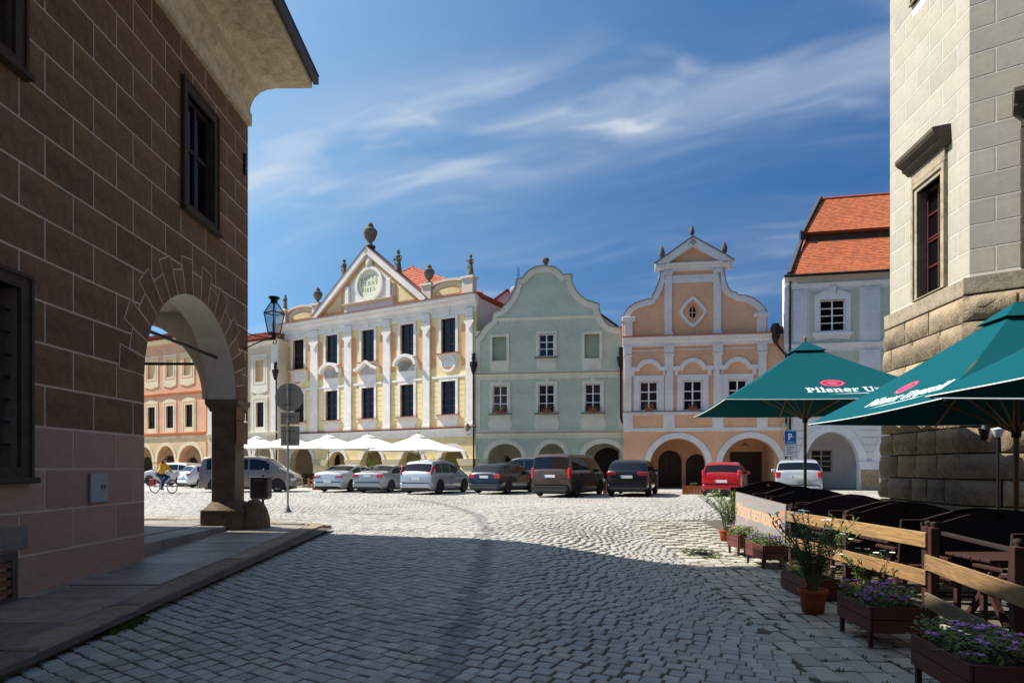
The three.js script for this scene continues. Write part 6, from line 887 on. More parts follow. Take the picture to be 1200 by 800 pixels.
// white parasols before the hotel
{
  const cloth = M(0xf1efe8, { transmission: 0.25, roughness: 1, thickness: 0, side: THREE.DoubleSide }), names = ['beside the beige house', 'second from the beige house', 'at the middle of the hotel front', 'second from the green house', 'beside the green house'];
  [[301, 44.6, 524.5, 512, 1.75], [338, 43, 525, 511.5, 2.0], [385, 41.2, 525.5, 510.5, 2.05], [431.5, 39.4, 526, 510.5, 2.05], [490, 37.6, 528, 510, 2.15]].forEach(([px, d, yh, ya, half], i) => { const x = (px - CX) / FOCAL * d, y = (p) => EYE + (HORIZON - p) / FOCAL * d - DGROUND; parasol({ name: 'cafe_umbrella', label: 'white square cafe umbrella ' + names[i], pos: [x, DGROUND + 0.004, -d], turn: -0.47, half, hem: y(yh), apex: y(ya), cloth, poleM: M(0x5c5b58, { roughness: 0.5 }), ribM: M(0xb9b3a6), poleR: 0.03, group: 'white cafe umbrellas before the hotel' }); });
}
// ---------------------------------------------------------------- beer terrace: fence of planks, benches, tables
const FX = 4.6, redBrown = wood(0x42190f, 0.75), darkWood = wood(0x2a120d, 0.85), pine = [0xb8935f, 0xb08a58, 0xa9865a].map((c) => wood(c, 0.75)), greyPine = wood(0x8a7a63, 0.85);
{
  const posts = [10.3, 8.55, 6.83, 5.1, 3.4]; 
  const secs = [[10.3, 6.83, 0], [6.83, 3.4, 1]];
  secs.forEach(([d0, d1, k]) => {
    const o = thing('terrace_fence', k ? 'plank fence section of the terrace with a greyed lower plank' : 'sunlit pale plank fence section next to the restaurant board', 'fence', k ? [4.17, ground(FX, -5.17), -5.17] : [FX, ground(FX, -(d0 + d1) / 2), -(d0 + d1) / 2], k ? -0.2456 : 0, 'terrace fence'), L = d0 - d1;
    for (const [z, y] of [[-L / 2 + 0.05, 1.16], [0, 1.16], ...(k ? [[L / 2, 1.16]] : [[L / 2 - 0.07, 1.16]])]) { mesh('post', rbox(0.03, 0.12, -0.02, y, z - 0.045, z + 0.045, 0.008), redBrown, o); mesh('post_cap', lathe([[0.001, 0.07], [0.03, 0.06], [0.035, 0.03], [0.02, 0.01], [0.04, 0]], 10).translate(0.075, y, z), darkWood, o); }
    const top = k ? 0.86 : 1.1, rows = k ? [top, top - 0.42] : [top, top - 0.42, top - 0.86];
    rows.forEach((y, r) => { const m = k && r === 1 ? greyPine : pine[(r + k * 2) % 3]; const pieces = k ? [[-L / 2, L / 2]] : [[-L / 2, 0.0], [0.0, L / 2]]; pieces.forEach(([a, b]) => { const q = mesh('plank', rbox(-0.0, 0.028, y - 0.17, y, a + 0.006, b - 0.006, 0.006), m, o); for (const e of [a + 0.05, b - 0.05]) for (const t of [0.04, 0.13]) mesh('screw', new THREE.CylinderGeometry(0.006, 0.006, 0.004, 6).rotateZ(Math.PI / 2).translate(-0.002, y - t, e), IRON, o); }); });
    if (k) mesh('top_rail', rbox(0.13, 0.19, 1.08, 1.12, -L / 2, L / 2, 0.01), darkWood, o);
  });
}
// restaurant board, following the rise of the ground
{
  const d0 = 13.65, d1 = 11.15, o = thing('restaurant_board', 'grey weathered board with restaurant lettering at the terrace corner', 'sign', [4.97, ground(4.97, -(d0 + d1) / 2) + 0.03, -(d0 + d1) / 2]), L = d0 - d1; o.rotation.x = 0.055;
  const cv = document.createElement('canvas'); cv.width = 1024; cv.height = 512; const c = cv.getContext('2d'); c.fillStyle = '#8a8480'; c.fillRect(0, 0, 1024, 512); const rg = mulberry(9);
  for (let k = 0; k < 900; k++) { c.fillStyle = `rgba(${60 + rg() * 120 | 0},${56 + rg() * 110 | 0},${54 + rg() * 104 | 0},0.22)`; c.fillRect(rg() * 1024, rg() * 512, 60 + rg() * 300, 1 + rg() * 3); }
  c.fillStyle = '#e0a070'; c.font = 'bold 118px sans-serif'; c.textAlign = 'left'; c.save(); c.translate(118, 268); c.scale(0.76, 1.45); c.fillText('ŠVEJK RESTAURANT', 0, 0); c.restore();
  c.beginPath(); c.ellipse(66, 190, 34, 78, 0, 0, 7); c.fill(); c.fillStyle = '#8a8480'; c.beginPath(); c.ellipse(66, 190, 18, 40, 0, 0, 7); c.fill(); c.fillStyle = '#c06a50'; c.beginPath(); c.moveTo(945, 150); c.lineTo(968, 50); c.lineTo(990, 100); c.lineTo(996, 155); c.fill();
  const t = new THREE.CanvasTexture(cv); t.colorSpace = THREE.SRGBColorSpace;
  mesh('board', rbox(-0.02, 0.015, 0.2, 1.15, -L / 2, L / 2, 0.005), wood(0x8a8480, 0.9), o);
  mesh('board_lettering', new THREE.PlaneGeometry(L - 0.02, 0.93).rotateY(-Math.PI / 2).translate(-0.023, 0.675, 0), M(0xffffff, { map: t, bumpMap: t, bumpScale: 0.002, roughness: 0.9 }), o, true);
  for (const z of [-L / 2 + 0.1, L / 2 - 0.1]) mesh('post', rbox(0.02, 0.1, -0.15, 1.12, z - 0.04, z + 0.04, 0.008), redBrown, o);
}
function bench(label, x, d, w, turn) {                              // high-backed bench with a curved back and a heart cut-out
  const o = thing('terrace_bench', label, 'bench', [x, ground(5.5, -d), -d], turn, 'dark benches of the terrace'), h = 1.22, s = w / 2;
  const outline = [[-s, 0.5], [s, 0.5], [s, h - 0.12], [s * 0.72, h - 0.12], [s * 0.5, h - 0.05], [s * 0.25, h + 0.02], [0, h + 0.045], [-s * 0.25, h + 0.02], [-s * 0.5, h - 0.05], [-s * 0.72, h - 0.12], [-s, h - 0.12]], heart = []; for (let i = 0; i < 20; i++) { const a = i / 20 * 2 * Math.PI; heart.push([0.0036 * 16 * Math.pow(Math.sin(a), 3) * 0.8, h - 0.07 + 0.0034 * (13 * Math.cos(a) - 5 * Math.cos(2 * a) - 2 * Math.cos(3 * a) - Math.cos(4 * a))]); }
  mesh('backrest', ext(outline, -0.018, 0.018, [heart], 0.004).rotateX(-0.1).translate(0, 0.02, 0.0), darkWood, o);
  for (let k = 0; k < 3; k++) mesh('seat_board', rbox(-s, s, 0.43, 0.46, 0.06 + k * 0.13, 0.18 + k * 0.13, 0.008), redBrown, o);
  for (const q of [-1, 1]) { mesh('leg', rbox(q * (s - 0.1) - 0.03, q * (s - 0.1) + 0.03, 0, 1.08, -0.06, 0.0, 0.008), redBrown, o); mesh('leg', rbox(q * (s - 0.1) - 0.03, q * (s - 0.1) + 0.03, 0, 0.43, 0.38, 0.44, 0.008), redBrown, o); mesh('seat_rail', rbox(q * (s - 0.1) - 0.028, q * (s - 0.1) + 0.028, 0.36, 0.43, -0.02, 0.42, 0.006), redBrown, o); mesh('arm_rest', rbox(q * s - 0.03, q * s + 0.03, 0.68, 0.72, -0.02, 0.42, 0.008), redBrown, o); }
  return o;
}
function beerTable(label, x, d, w) {
  const o = thing('terrace_table', label, 'table', [x, ground(5.5, -d), -d], 0, 'tables of the terrace'), s = w / 2;
  for (let k = 0; k < 5; k++) mesh('top_board', rbox(-s, s, 0.74, 0.775, -0.36 + k * 0.145, -0.225 + k * 0.145, 0.008), redBrown, o);
  for (const q of [-1, 1]) { mesh('leg', beam([q * (s - 0.25), 0, -0.3], [q * (s - 0.25), 0.74, 0.22], 0.07, 0.05), redBrown, o); mesh('leg', beam([q * (s - 0.25), 0, 0.3], [q * (s - 0.25), 0.74, -0.22], 0.07, 0.05), redBrown, o); mesh('batten', rbox(q * (s - 0.25) - 0.03, q * (s - 0.25) + 0.03, 0.68, 0.74, -0.33, 0.33, 0.006), redBrown, o); }
  mesh('stretcher', beam([-s + 0.25, 0.36, 0], [s - 0.25, 0.36, 0], 0.06, 0.05), redBrown, o);
  return o;
}
{
  const rows = [[14.6, 6.4, 1.9], [12.7, 6.6, 2.1], [10.9, 6.3, 2.1], [9.1, 6.35, 2.1], [7.3, 6.4, 2.1], [5.5, 6.3, 2.1]], nm = ['first', 'second', 'third', 'fourth', 'fifth', 'sixth'].map((n) => n + ' from the parked cars');
  rows.forEach(([d, x, w], i) => {
    bench('dark high-backed bench with its back to the street end, row ' + nm[i], x, d - 0.62, w, Math.PI);
    bench('dark high-backed bench facing the street end, row ' + nm[i], x, d + 0.62, w, 0);
    beerTable('dark red wooden terrace table, row ' + nm[i], x, d, w - 0.1);
  });
  // cutlery beaker and glasses on the tables
  const cut = (x, d, label) => { const y = ground(5.5, -d) + 0.776, o = thing('cutlery_beaker', label, 'beaker', [x, y, -d], 0, 'cutlery beakers on the terrace tables'); mesh('beaker', lathe([[0.001, 0.005], [0.05, 0.005], [0.055, 0], [0.06, 0.11], [0.054, 0.11], [0.05, 0.01]], 14), M(0x8a2015, { roughness: 0.35 }), o); mesh('handle', tube([[0.058, 0.09, 0], [0.1, 0.08, 0], [0.1, 0.03, 0], [0.056, 0.02, 0]], 0.008, 12), M(0x8a2015, { roughness: 0.35 }), o);
    for (let k = 0; k < 9; k++) { const a = k * 0.7, r = 0.03, tl = 0.09; const q = new THREE.ConeGeometry(0.022, 0.13, 4).rotateX(Math.PI).translate(0, 0.065, 0); mesh('napkin', place(q, r * Math.cos(a), 0.07, r * Math.sin(a), a, tl * 5 * Math.sin(a), -tl * 5 * Math.cos(a)), M(0xe9e6df, { side: THREE.DoubleSide }), o); } };
  cut(7.05, 9.1, 'red beaker of white napkins on a terrace table before the tower'); cut(6.9, 12.7, 'red beaker of white napkins on the table second from the cars');
  for (const [x, d, n] of [[6.5, 12.75, 'by the napkins'], [6.2, 10.9, 'on the middle table'], [6.35, 10.8, 'beside another glass on the middle table']]) { const o = thing('ash_tray', 'small clear glass ash tray ' + n, 'ash tray', [x, ground(5.5, -d) + 0.776, -d], 0, 'ash trays on the terrace tables'); mesh('bowl', lathe([[0.001, 0.01], [0.05, 0.01], [0.055, 0.035], [0.065, 0.035], [0.06, 0], [0.001, 0]], 16), M(0xdfe6ea, { roughness: 0.05, transmission: 0.8, thickness: 0.01 }), o); }
}
// ---------------------------------------------------------------- plants: lance leaves on bending stems, pots, flower troughs
function leafy(parent, seed, spec) {
  const r = mulberry(seed), stems = [], leaf = [], bl = [], { n, h, spread, lean = 0, leafL = 0.13, leafW = 0.016, per = 26, white = 0 } = spec, end = [];
  const addLeaf = (p, dir, L, Wd, droop) => { const side = new THREE.Vector3(-dir.z, 0, dir.x).normalize(), mid = p.clone().addScaledVector(dir, L * 0.5).add(new THREE.Vector3(0, -droop * L * 0.12 + 0.004, 0)), tip = p.clone().addScaledVector(dir, L).add(new THREE.Vector3(0, -droop * L * 0.45, 0)), a = mid.clone().addScaledVector(side, Wd).add(new THREE.Vector3(0, 0.005, 0)), b = mid.clone().addScaledVector(side, -Wd).add(new THREE.Vector3(0, 0.005, 0)); leaf.push(p, a, mid, p, mid, b, a, tip, mid, mid, tip, b); };
  for (let i = 0; i < n; i++) {
    const a = r() * 6.28, q = spread * (0.35 + 0.65 * r()), hh = h * (0.6 + 0.4 * r()), pts = [new THREE.Vector3(0.04 * Math.cos(a), 0, 0.04 * Math.sin(a)), new THREE.Vector3(q * 0.35 * Math.cos(a), hh * 0.55, q * 0.35 * Math.sin(a)), new THREE.Vector3(q * Math.cos(a) + lean * q, hh, q * Math.sin(a))], cu = new THREE.CatmullRomCurve3(pts);
    stems.push(new THREE.TubeGeometry(cu, 8, 0.005, 4)); for (let k = 0; k < per; k++) { const t = 0.25 + 0.75 * k / per, p = cu.getPoint(t), b = a + k * 2.4, up = 0.9 - 0.6 * (1 - t) + (r() - 0.5) * 0.6; addLeaf(p, new THREE.Vector3(Math.cos(b), up, Math.sin(b)).normalize(), leafL * (0.7 + 0.5 * r()), leafW * (0.8 + 0.4 * r()), r()); } end.push(cu.getPoint(1));
  }
  const g = new THREE.BufferGeometry().setFromPoints(leaf); g.computeVertexNormals(); const lc = new THREE.Float32BufferAttribute(leaf.length * 3, 3); for (let i = 0; i < leaf.length; i += 12) { const s = 0.7 + 0.6 * r(), y = r() * 0.5; for (let k = 0; k < 12; k++) lc.setXYZ(i + k, s * (1 + y * 0.5), s, s * (1 - y * 0.4)); } g.setAttribute('color', lc);
  mesh('stems', stems, M(0x5b6a35), parent); const lm = M(spec.color ?? 0x4a6a2c, { side: THREE.DoubleSide, roughness: 0.6, transmission: 0.3, thickness: 0, vertexColors: true }); mesh('foliage', g, lm, parent);
  if (white) { for (let k = 0; k < white; k++) { const p = end[k % end.length], c = p.clone().add(new THREE.Vector3((r() - 0.5) * 0.16, r() * 0.05, (r() - 0.5) * 0.16)); for (let j = 0; j < 5; j++) { const a = j * 1.2566; bl.push(new THREE.SphereGeometry(0.02, 6, 4).scale(1, 0.35, 0.7).rotateY(-a).translate(c.x + 0.02 * Math.cos(a), c.y, c.z + 0.02 * Math.sin(a))); } } mesh('blossoms', bl, M(0xf2f0ea, { roughness: 0.8 }), parent); }
}
function potPlant(name, label, px, py, potH, potR, spec, seed, dx = 0) { const c = onGround(px, py), o = thing(name, label, 'potted plant', [c.x + dx, c.y, c.z], 0, 'pots along the terrace'); mesh('pot', lathe([[0.001, 0.0], [potR * 0.72, 0], [potR * 0.95, potH * 0.85], [potR * 1.06, potH * 0.86], [potR * 1.08, potH], [potR * 0.92, potH], [potR * 0.86, potH * 0.9], [0.001, potH * 0.88]], 20), M(0x9a4a2a, { map: T.rough, roughness: 0.9 }), o); const pl = part('plant', o); pl.position.y = potH * 0.85; leafy(pl, seed, spec); return o; }
potPlant('oleander', 'green oleander in a clay pot at the end of the restaurant board', 851, 634, 0.26, 0.16, { n: 26, h: 0.95, spread: 0.62, lean: -0.45, leafL: 0.15, leafW: 0.015, color: 0x5a7a34 }, 11);
potPlant('oleander', 'white flowering oleander in a clay pot before the pale planks', 953, 718, 0.3, 0.17, { n: 36, h: 1.02, spread: 0.55, leafL: 0.12, leafW: 0.013, white: 11 }, 23);
potPlant('oleander', 'low white flowering plant in a clay pot beside a flower trough', 1000, 706, 0.25, 0.14, { n: 18, h: 0.5, spread: 0.42, leafL: 0.09, leafW: 0.013, white: 8 }, 41, 0.12);
function trough(label, tx, td, len, turn, flower, seed, legs = true, wd = 0.24) {
  const o = thing('flower_trough', label, 'flower trough', [tx, ground(tx, -td) + 0.006, -td], turn, 'flower troughs along the terrace'), s = len / 2, y = legs ? 0.16 : 0.02, m = wood(0x6a3426, 0.7);
  for (let k = 0; k < 2; k++) for (const z of [-wd / 2, wd / 2]) mesh('side_board', rbox(-s, s, y + k * 0.135, y + k * 0.135 + 0.127, z - 0.012, z + 0.012, 0.006), m, o); for (let k = 0; k < 2; k++) for (const q of [-1, 1]) mesh('end_board', rbox(q * s - 0.012, q * s + 0.012, y + k * 0.135, y + k * 0.135 + 0.127, -wd / 2 + 0.012, wd / 2 - 0.012, 0.006), m, o);
  if (legs) for (const q of [-1, 1]) for (const z of [-wd / 2 + 0.02, wd / 2 - 0.02]) mesh('leg', rbox(q * (s - 0.06) - 0.02, q * (s - 0.06) + 0.02, 0, y + 0.12, z - 0.02, z + 0.02, 0.004), wood(0x4a241a), o);
  mesh('soil', box(-s + 0.012, s - 0.012, y + 0.03, y + 0.22, -wd / 2 + 0.012, wd / 2 - 0.012), M(0x2a2019, { roughness: 1 }), o);
  const pl = part('flowers', o); pl.position.y = y + 0.2; const r = mulberry(seed), leaf = [], fl = [];
  for (let k = 0; k < 900; k++) { const x = (r() - 0.5) * len * 0.98, z = (r() - 0.5) * (wd + 0.06), hh = 0.02 + r() * 0.2, a = r() * 6.28, L = 0.03 + 0.025 * r(), p = new THREE.Vector3(x, hh, z), q = new THREE.Vector3(x + L * Math.cos(a), hh + L * (r() - 0.2), z + L * Math.sin(a)), m2 = p.clone().lerp(q, 0.5), sd = new THREE.Vector3(-Math.sin(a), 0.3, Math.cos(a)).multiplyScalar(0.014); leaf.push(p, m2.clone().add(sd), q, p, q, m2.clone().sub(sd)); }
  const g = new THREE.BufferGeometry().setFromPoints(leaf); g.computeVertexNormals(); mesh('foliage', g, M(0x5b7427, { side: THREE.DoubleSide, transmission: 0.3, roughness: 0.8, thickness: 0 }), pl);
  for (const [col, n] of flower) { const parts = []; for (let k = 0; k < n; k++) { const x = (r() - 0.5) * len * 0.9, z = (r() - 0.5) * (wd + 0.02), y2 = 0.09 + r() * 0.13, cx = Math.round(x * 7) / 7 + (r() - 0.5) * 0.07; for (let j = 0; j < 5; j++) { const a = j * 1.2566 + r(); parts.push(new THREE.SphereGeometry(0.019, 6, 4).scale(1.1, 0.45, 0.9).rotateZ(0.3).rotateY(-a).rotateX((r() - 0.5) * 1.6).translate(cx + 0.02 * Math.cos(a), y2, z + 0.02 * Math.sin(a))); } } mesh('blossoms', parts, M(col, { roughness: 0.8, side: THREE.DoubleSide }), pl); }
  return o;
}
const along = Math.PI / 2;
trough('wooden flower trough of pink petunias under the restaurant board, beside the oleander', 4.68, 12.5, 0.62, along, [[0xc98ab8, 16], [0xa39a3a, 8]], 5, true, 0.36);
trough('wooden flower trough of purple petunias under the restaurant board', 4.66, 11.35, 0.82, along, [[0x8a62a0, 34], [0x6f528c, 14]], 6, true, 0.36);
trough('long wooden flower trough of pale pink blossoms by the first planks', 4.28, 8.85, 0.95, along - 0.05, [[0xc79ab0, 18], [0xb7b13a, 24]], 7, false, 0.42);
trough('wooden flower trough of violet petunias between the clay pot and the post', 3.88, 6.5, 0.75, along - 0.08, [[0xa86ab8, 36], [0xc868a8, 8]], 8, true, 0.5);
trough('wooden flower trough of light purple petunias beside the greyed plank', 3.56, 4.72, 0.85, along - 0.15, [[0xc088c8, 36]], 9, true, 0.5);
// lamp post and wall lantern by the tower
{
  const x = 8.55, d = 10.8, o = thing('terrace_lamp', 'thin black lamp post standing before the rough tower foot', 'lamp post', [x, ground(5.5, -d), -d]), H = 2.35; mesh('post', bar([0, 0, 0], [0, H, 0], 0.022, 8), IRON, o); mesh('lamp_head', lathe([[0.001, 0], [0.05, 0.01], [0.1, 0.14], [0.11, 0.15], [0.001, 0.18]], 10).translate(0, H, 0), M(0xcfd3d6, { roughness: 0.3 }), o); mesh('base_plate', lathe([[0.001, 0.03], [0.16, 0.02], [0.17, 0], [0.001, 0]], 14), IRON, o);
  const w = thing('tower_lantern', 'small black wall lantern on the rough tower foot', 'lantern', [9.35, 2.18, -12.15]); mesh('lantern_cage', lathe([[0.001, 0], [0.06, 0.03], [0.09, 0.2], [0.11, 0.22], [0.05, 0.3], [0.02, 0.36], [0.001, 0.38]], 6), IRON, w); mesh('lantern_arm', bar([0, 0.05, 0], [0.2, 0.12, -0.38], 0.015), IRON, w);
}
// ---------------------------------------------------------------- parking sign, planters, cafe furniture on the square
{
  const d = 27, x = (926.5 - CX) / FOCAL * d, o = thing('parking_sign', 'blue parking sign with a white plate below it', 'road sign', [x, ground(x, -d), -d]), s = d / FOCAL, Y = (py) => EYE + (HORIZON - py) * s - o.position.y;
  const cv = document.createElement('canvas'); cv.width = 256; cv.height = 256; const c = cv.getContext('2d'); c.fillStyle = '#1d5fae'; c.fillRect(0, 0, 256, 256); c.strokeStyle = '#fff'; c.lineWidth = 6; c.strokeRect(8, 8, 240, 240); c.fillStyle = '#fff'; c.font = 'bold 170px sans-serif'; c.textAlign = 'center'; c.fillText('P', 120, 180); c.fillStyle = '#9fc0e6'; c.fillRect(150, 120, 60, 10); c.fillRect(60, 205, 140, 16); const t = new THREE.CanvasTexture(cv); t.colorSpace = THREE.SRGBColorSpace;
  const cw = document.createElement('canvas'); cw.width = 256; cw.height = 256; const c2 = cw.getContext('2d'); c2.fillStyle = '#cfd6e0'; c2.fillRect(0, 0, 256, 256); c2.strokeStyle = '#333a44'; c2.lineWidth = 5; c2.strokeRect(8, 8, 240, 240); c2.fillStyle = '#3a424e'; for (let k = 0; k < 5; k++) c2.fillRect(40 + (k % 2) * 20, 40 + k * 38, 160 - (k % 3) * 30, 12); const t2 = new THREE.CanvasTexture(cw); t2.colorSpace = THREE.SRGBColorSpace;
  mesh('post', bar([0, 0, -0.04], [0, Y(503), -0.04], 0.03, 10), metal(0x8d9092), o); mesh('sign_panel', rbox(-7.5 * s, 7.5 * s, Y(520.5), Y(504), -0.012, 0, 0.003), M(0x8d9092), o); mesh('parking_symbol', new THREE.PlaneGeometry(15 * s - 0.01, 16.5 * s - 0.01).translate(0, (Y(504) + Y(520.5)) / 2, 0.0035), M(0xffffff, { map: t, roughness: 0.5 }), o, true); mesh('sign_panel', rbox(-7.5 * s, 7.5 * s, Y(535), Y(521), -0.012, 0, 0.003), M(0x8d9092), o); mesh('plate_print', new THREE.PlaneGeometry(15 * s - 0.01, 14 * s - 0.01).translate(0, (Y(521) + Y(535)) / 2, 0.0035), M(0xffffff, { map: t2, roughness: 0.5 }), o, true);
}
{
  const planter = (label, px, py, w, h) => { const c = onGround(px, py), o = thing('wooden_planter', label, 'planter', [c.x, c.y, c.z], -0.3, 'wooden planters on the square'), n = Math.max(3, Math.round(w / 0.14)); for (const z of [-0.2, 0.2]) for (let k = 0; k < n; k++) mesh('plank', B(w / n - 0.01, h, 0.03), wood(0xa8673a), o).position.set(-w / 2 + (k + 0.5) * w / n, h / 2, z); for (const q of [-1, 1]) mesh('end_board', B(0.03, h, 0.37), wood(0xa8673a), o).position.set(q * w / 2, h / 2, 0); const f = part('shrub', o); f.position.y = h - 0.06; leafy(f, (px * 7) | 0, { n: 10, h: 0.22, spread: 0.3, per: 12, leafL: 0.08, leafW: 0.02 }); };
  planter('wooden planter beside the red hatchback', 812, 579, 0.95, 0.42); planter('wooden planter between the brown van and the black car', 713.5, 578, 0.5, 0.5); planter('wooden planter behind the dark estate car', 633, 576, 0.6, 0.5); planter('wooden planter beside the light silver saloon', 372, 574, 0.45, 0.5);
  for (const [px, d] of [[698 / 1.7 + 25, 38.2], [511, 37.5]]) { const x = (px - CX) / FOCAL * d, o = thing('tall_shrub', px < 480 ? 'bright green shrub in a tub before the hotel arcade' : 'bright green shrub in a tub under the umbrella by the green house', 'shrub', [x, DGROUND, -d]); mesh('tub', lathe([[0.001, 0], [0.25, 0], [0.32, 0.5], [0.26, 0.5], [0.001, 0.44]], 14), M(0x6a4a34), o); const p = part('crown', o); p.position.y = 0.45; leafy(p, px | 0, { n: 26, h: 1.6, spread: 0.5, per: 22, leafL: 0.13, leafW: 0.04, color: 0x86a832 }); }
}
{
  const chair = (x, d, a, label, c) => { const o = thing('cafe_chair', label, 'chair', [x, DGROUND + 0.004, -d], a, 'cafe chairs before the hotel'), m = c ? M(0xcfc6b4) : M(0x2c1a14); mesh('seat', rbox(-0.22, 0.22, 0.43, 0.47, -0.22, 0.22, 0.015), m, o); mesh('backrest', rbox(-0.21, 0.21, 0.55, 0.92, -0.23, -0.2, 0.012), m, o); for (const q of [-1, 1]) { mesh('leg', bar([q * 0.19, 0, 0.2], [q * 0.19, 0.44, 0.2], 0.016), IRON, o); mesh('leg', bar([q * 0.19, 0, -0.22], [q * 0.19, 0.9, -0.215], 0.016), IRON, o); mesh('armrest', rbox(q * 0.23 - 0.02, q * 0.23 + 0.02, 0.66, 0.69, -0.22, 0.18, 0.01), m, o); } };
  const tbl = (x, d, label) => { const o = thing('cafe_table', label, 'table', [x, DGROUND + 0.004, -d], 0.4, 'cafe tables before the hotel'); mesh('table_top', rbox(-0.4, 0.4, 0.72, 0.75, -0.4, 0.4, 0.012), M(0x3a2117), o); mesh('column', bar([0, 0, 0], [0, 0.72, 0], 0.035), IRON, o); mesh('foot', lathe([[0.001, 0.05], [0.06, 0.045], [0.24, 0.01], [0.24, 0], [0.001, 0]], 16), IRON, o); };
  const ords = ['first', 'second', 'third', 'fourth', 'fifth', 'sixth', 'seventh'];
  [[316, 44.2], [339, 43.0], [362, 42.0], [386, 41.0], [410, 40.2], [433, 39.4], [462, 38.6]].forEach(([px, d], i) => { const x = (px - CX) / FOCAL * d; tbl(x, d, `dark cafe table, ${ords[i]} from the beige house`); for (let k = 0; k < 4; k++) { const a = k * Math.PI / 2 + 0.45; chair(x + 0.7 * Math.sin(a), d - 0.7 * Math.cos(a), a + Math.PI, `${(i + k) % 3 === 0 ? 'pale' : 'dark'} cafe chair on the ${['street', 'green house', 'hotel', 'beige house'][k]} side of the ${ords[i]} table from the beige house`, (i + k) % 3 === 0); } });
  const c = onGround(331, 576), o = thing('low_barrier', 'low wooden rail barrier before the cafe tables', 'barrier', [c.x + 1.0, DGROUND, -38.6], -0.4); for (const q of [-1.6, 1.6]) mesh('post', rbox(q - 0.06, q + 0.06, 0, 0.62, -0.06, 0.06, 0.01), wood(0xb87238), o); for (const y of [0.22, 0.45]) mesh('rail', rbox(-1.54, 1.54, y, y + 0.08, -0.03, 0.03, 0.008), wood(0xb87238), o);
}
// ---------------------------------------------------------------- a person on a bicycle crossing the square
function skin(bones, cx, cy, cz, half, res, k = 0.03, extra) {       // smooth union of tapered capsules, meshed
  const mc = new MarchingCubes(res, new THREE.MeshStandardMaterial(), false, false, 60000), F = mc.field, S = mc.size, hs = mc.halfsize;
  const bs = bones.map(([a, b, ra, rb]) => ({ a, ba: [b[0] - a[0], b[1] - a[1], b[2] - a[2]], l2: (b[0] - a[0]) ** 2 + (b[1] - a[1]) ** 2 + (b[2] - a[2]) ** 2 + 1e-9, ra, rb }));
  for (let z = 0; z < S; z++) for (let y = 0; y < S; y++) for (let x = 0; x < S; x++) {
    const px = cx + (x - hs) / hs * half, py = cy + (y - hs) / hs * half, pz = cz + (z - hs) / hs * half; let d = 9;
    for (const b of bs) { const qx = px - b.a[0], qy = py - b.a[1], qz = pz - b.a[2], t = clamp((qx * b.ba[0] + qy * b.ba[1] + qz * b.ba[2]) / b.l2), e = Math.hypot(qx - b.ba[0] * t, qy - b.ba[1] * t, qz - b.ba[2] * t) - lerp(b.ra, b.rb, t); const h = clamp(0.5 + 0.5 * (d - e) / k); d = lerp(d, e, h) - k * h * (1 - h); }
    if (extra) d = extra(d, px, py, pz); F[x + y * S + z * S * S] = -d;
  }
  mc.isolation = 0; mc.update(); const n = mc.count, p = mc.positionArray.slice(0, n * 3), g = new THREE.BufferGeometry(); for (let i = 0; i < n; i++) { p[3 * i] = cx + p[3 * i] * half; p[3 * i + 1] = cy + p[3 * i + 1] * half; p[3 * i + 2] = cz + p[3 * i + 2] * half; }
  g.setAttribute('position', new THREE.BufferAttribute(p, 3)); let h = mergeVertices(g, 1e-4); h.computeVertexNormals(); return h;
}
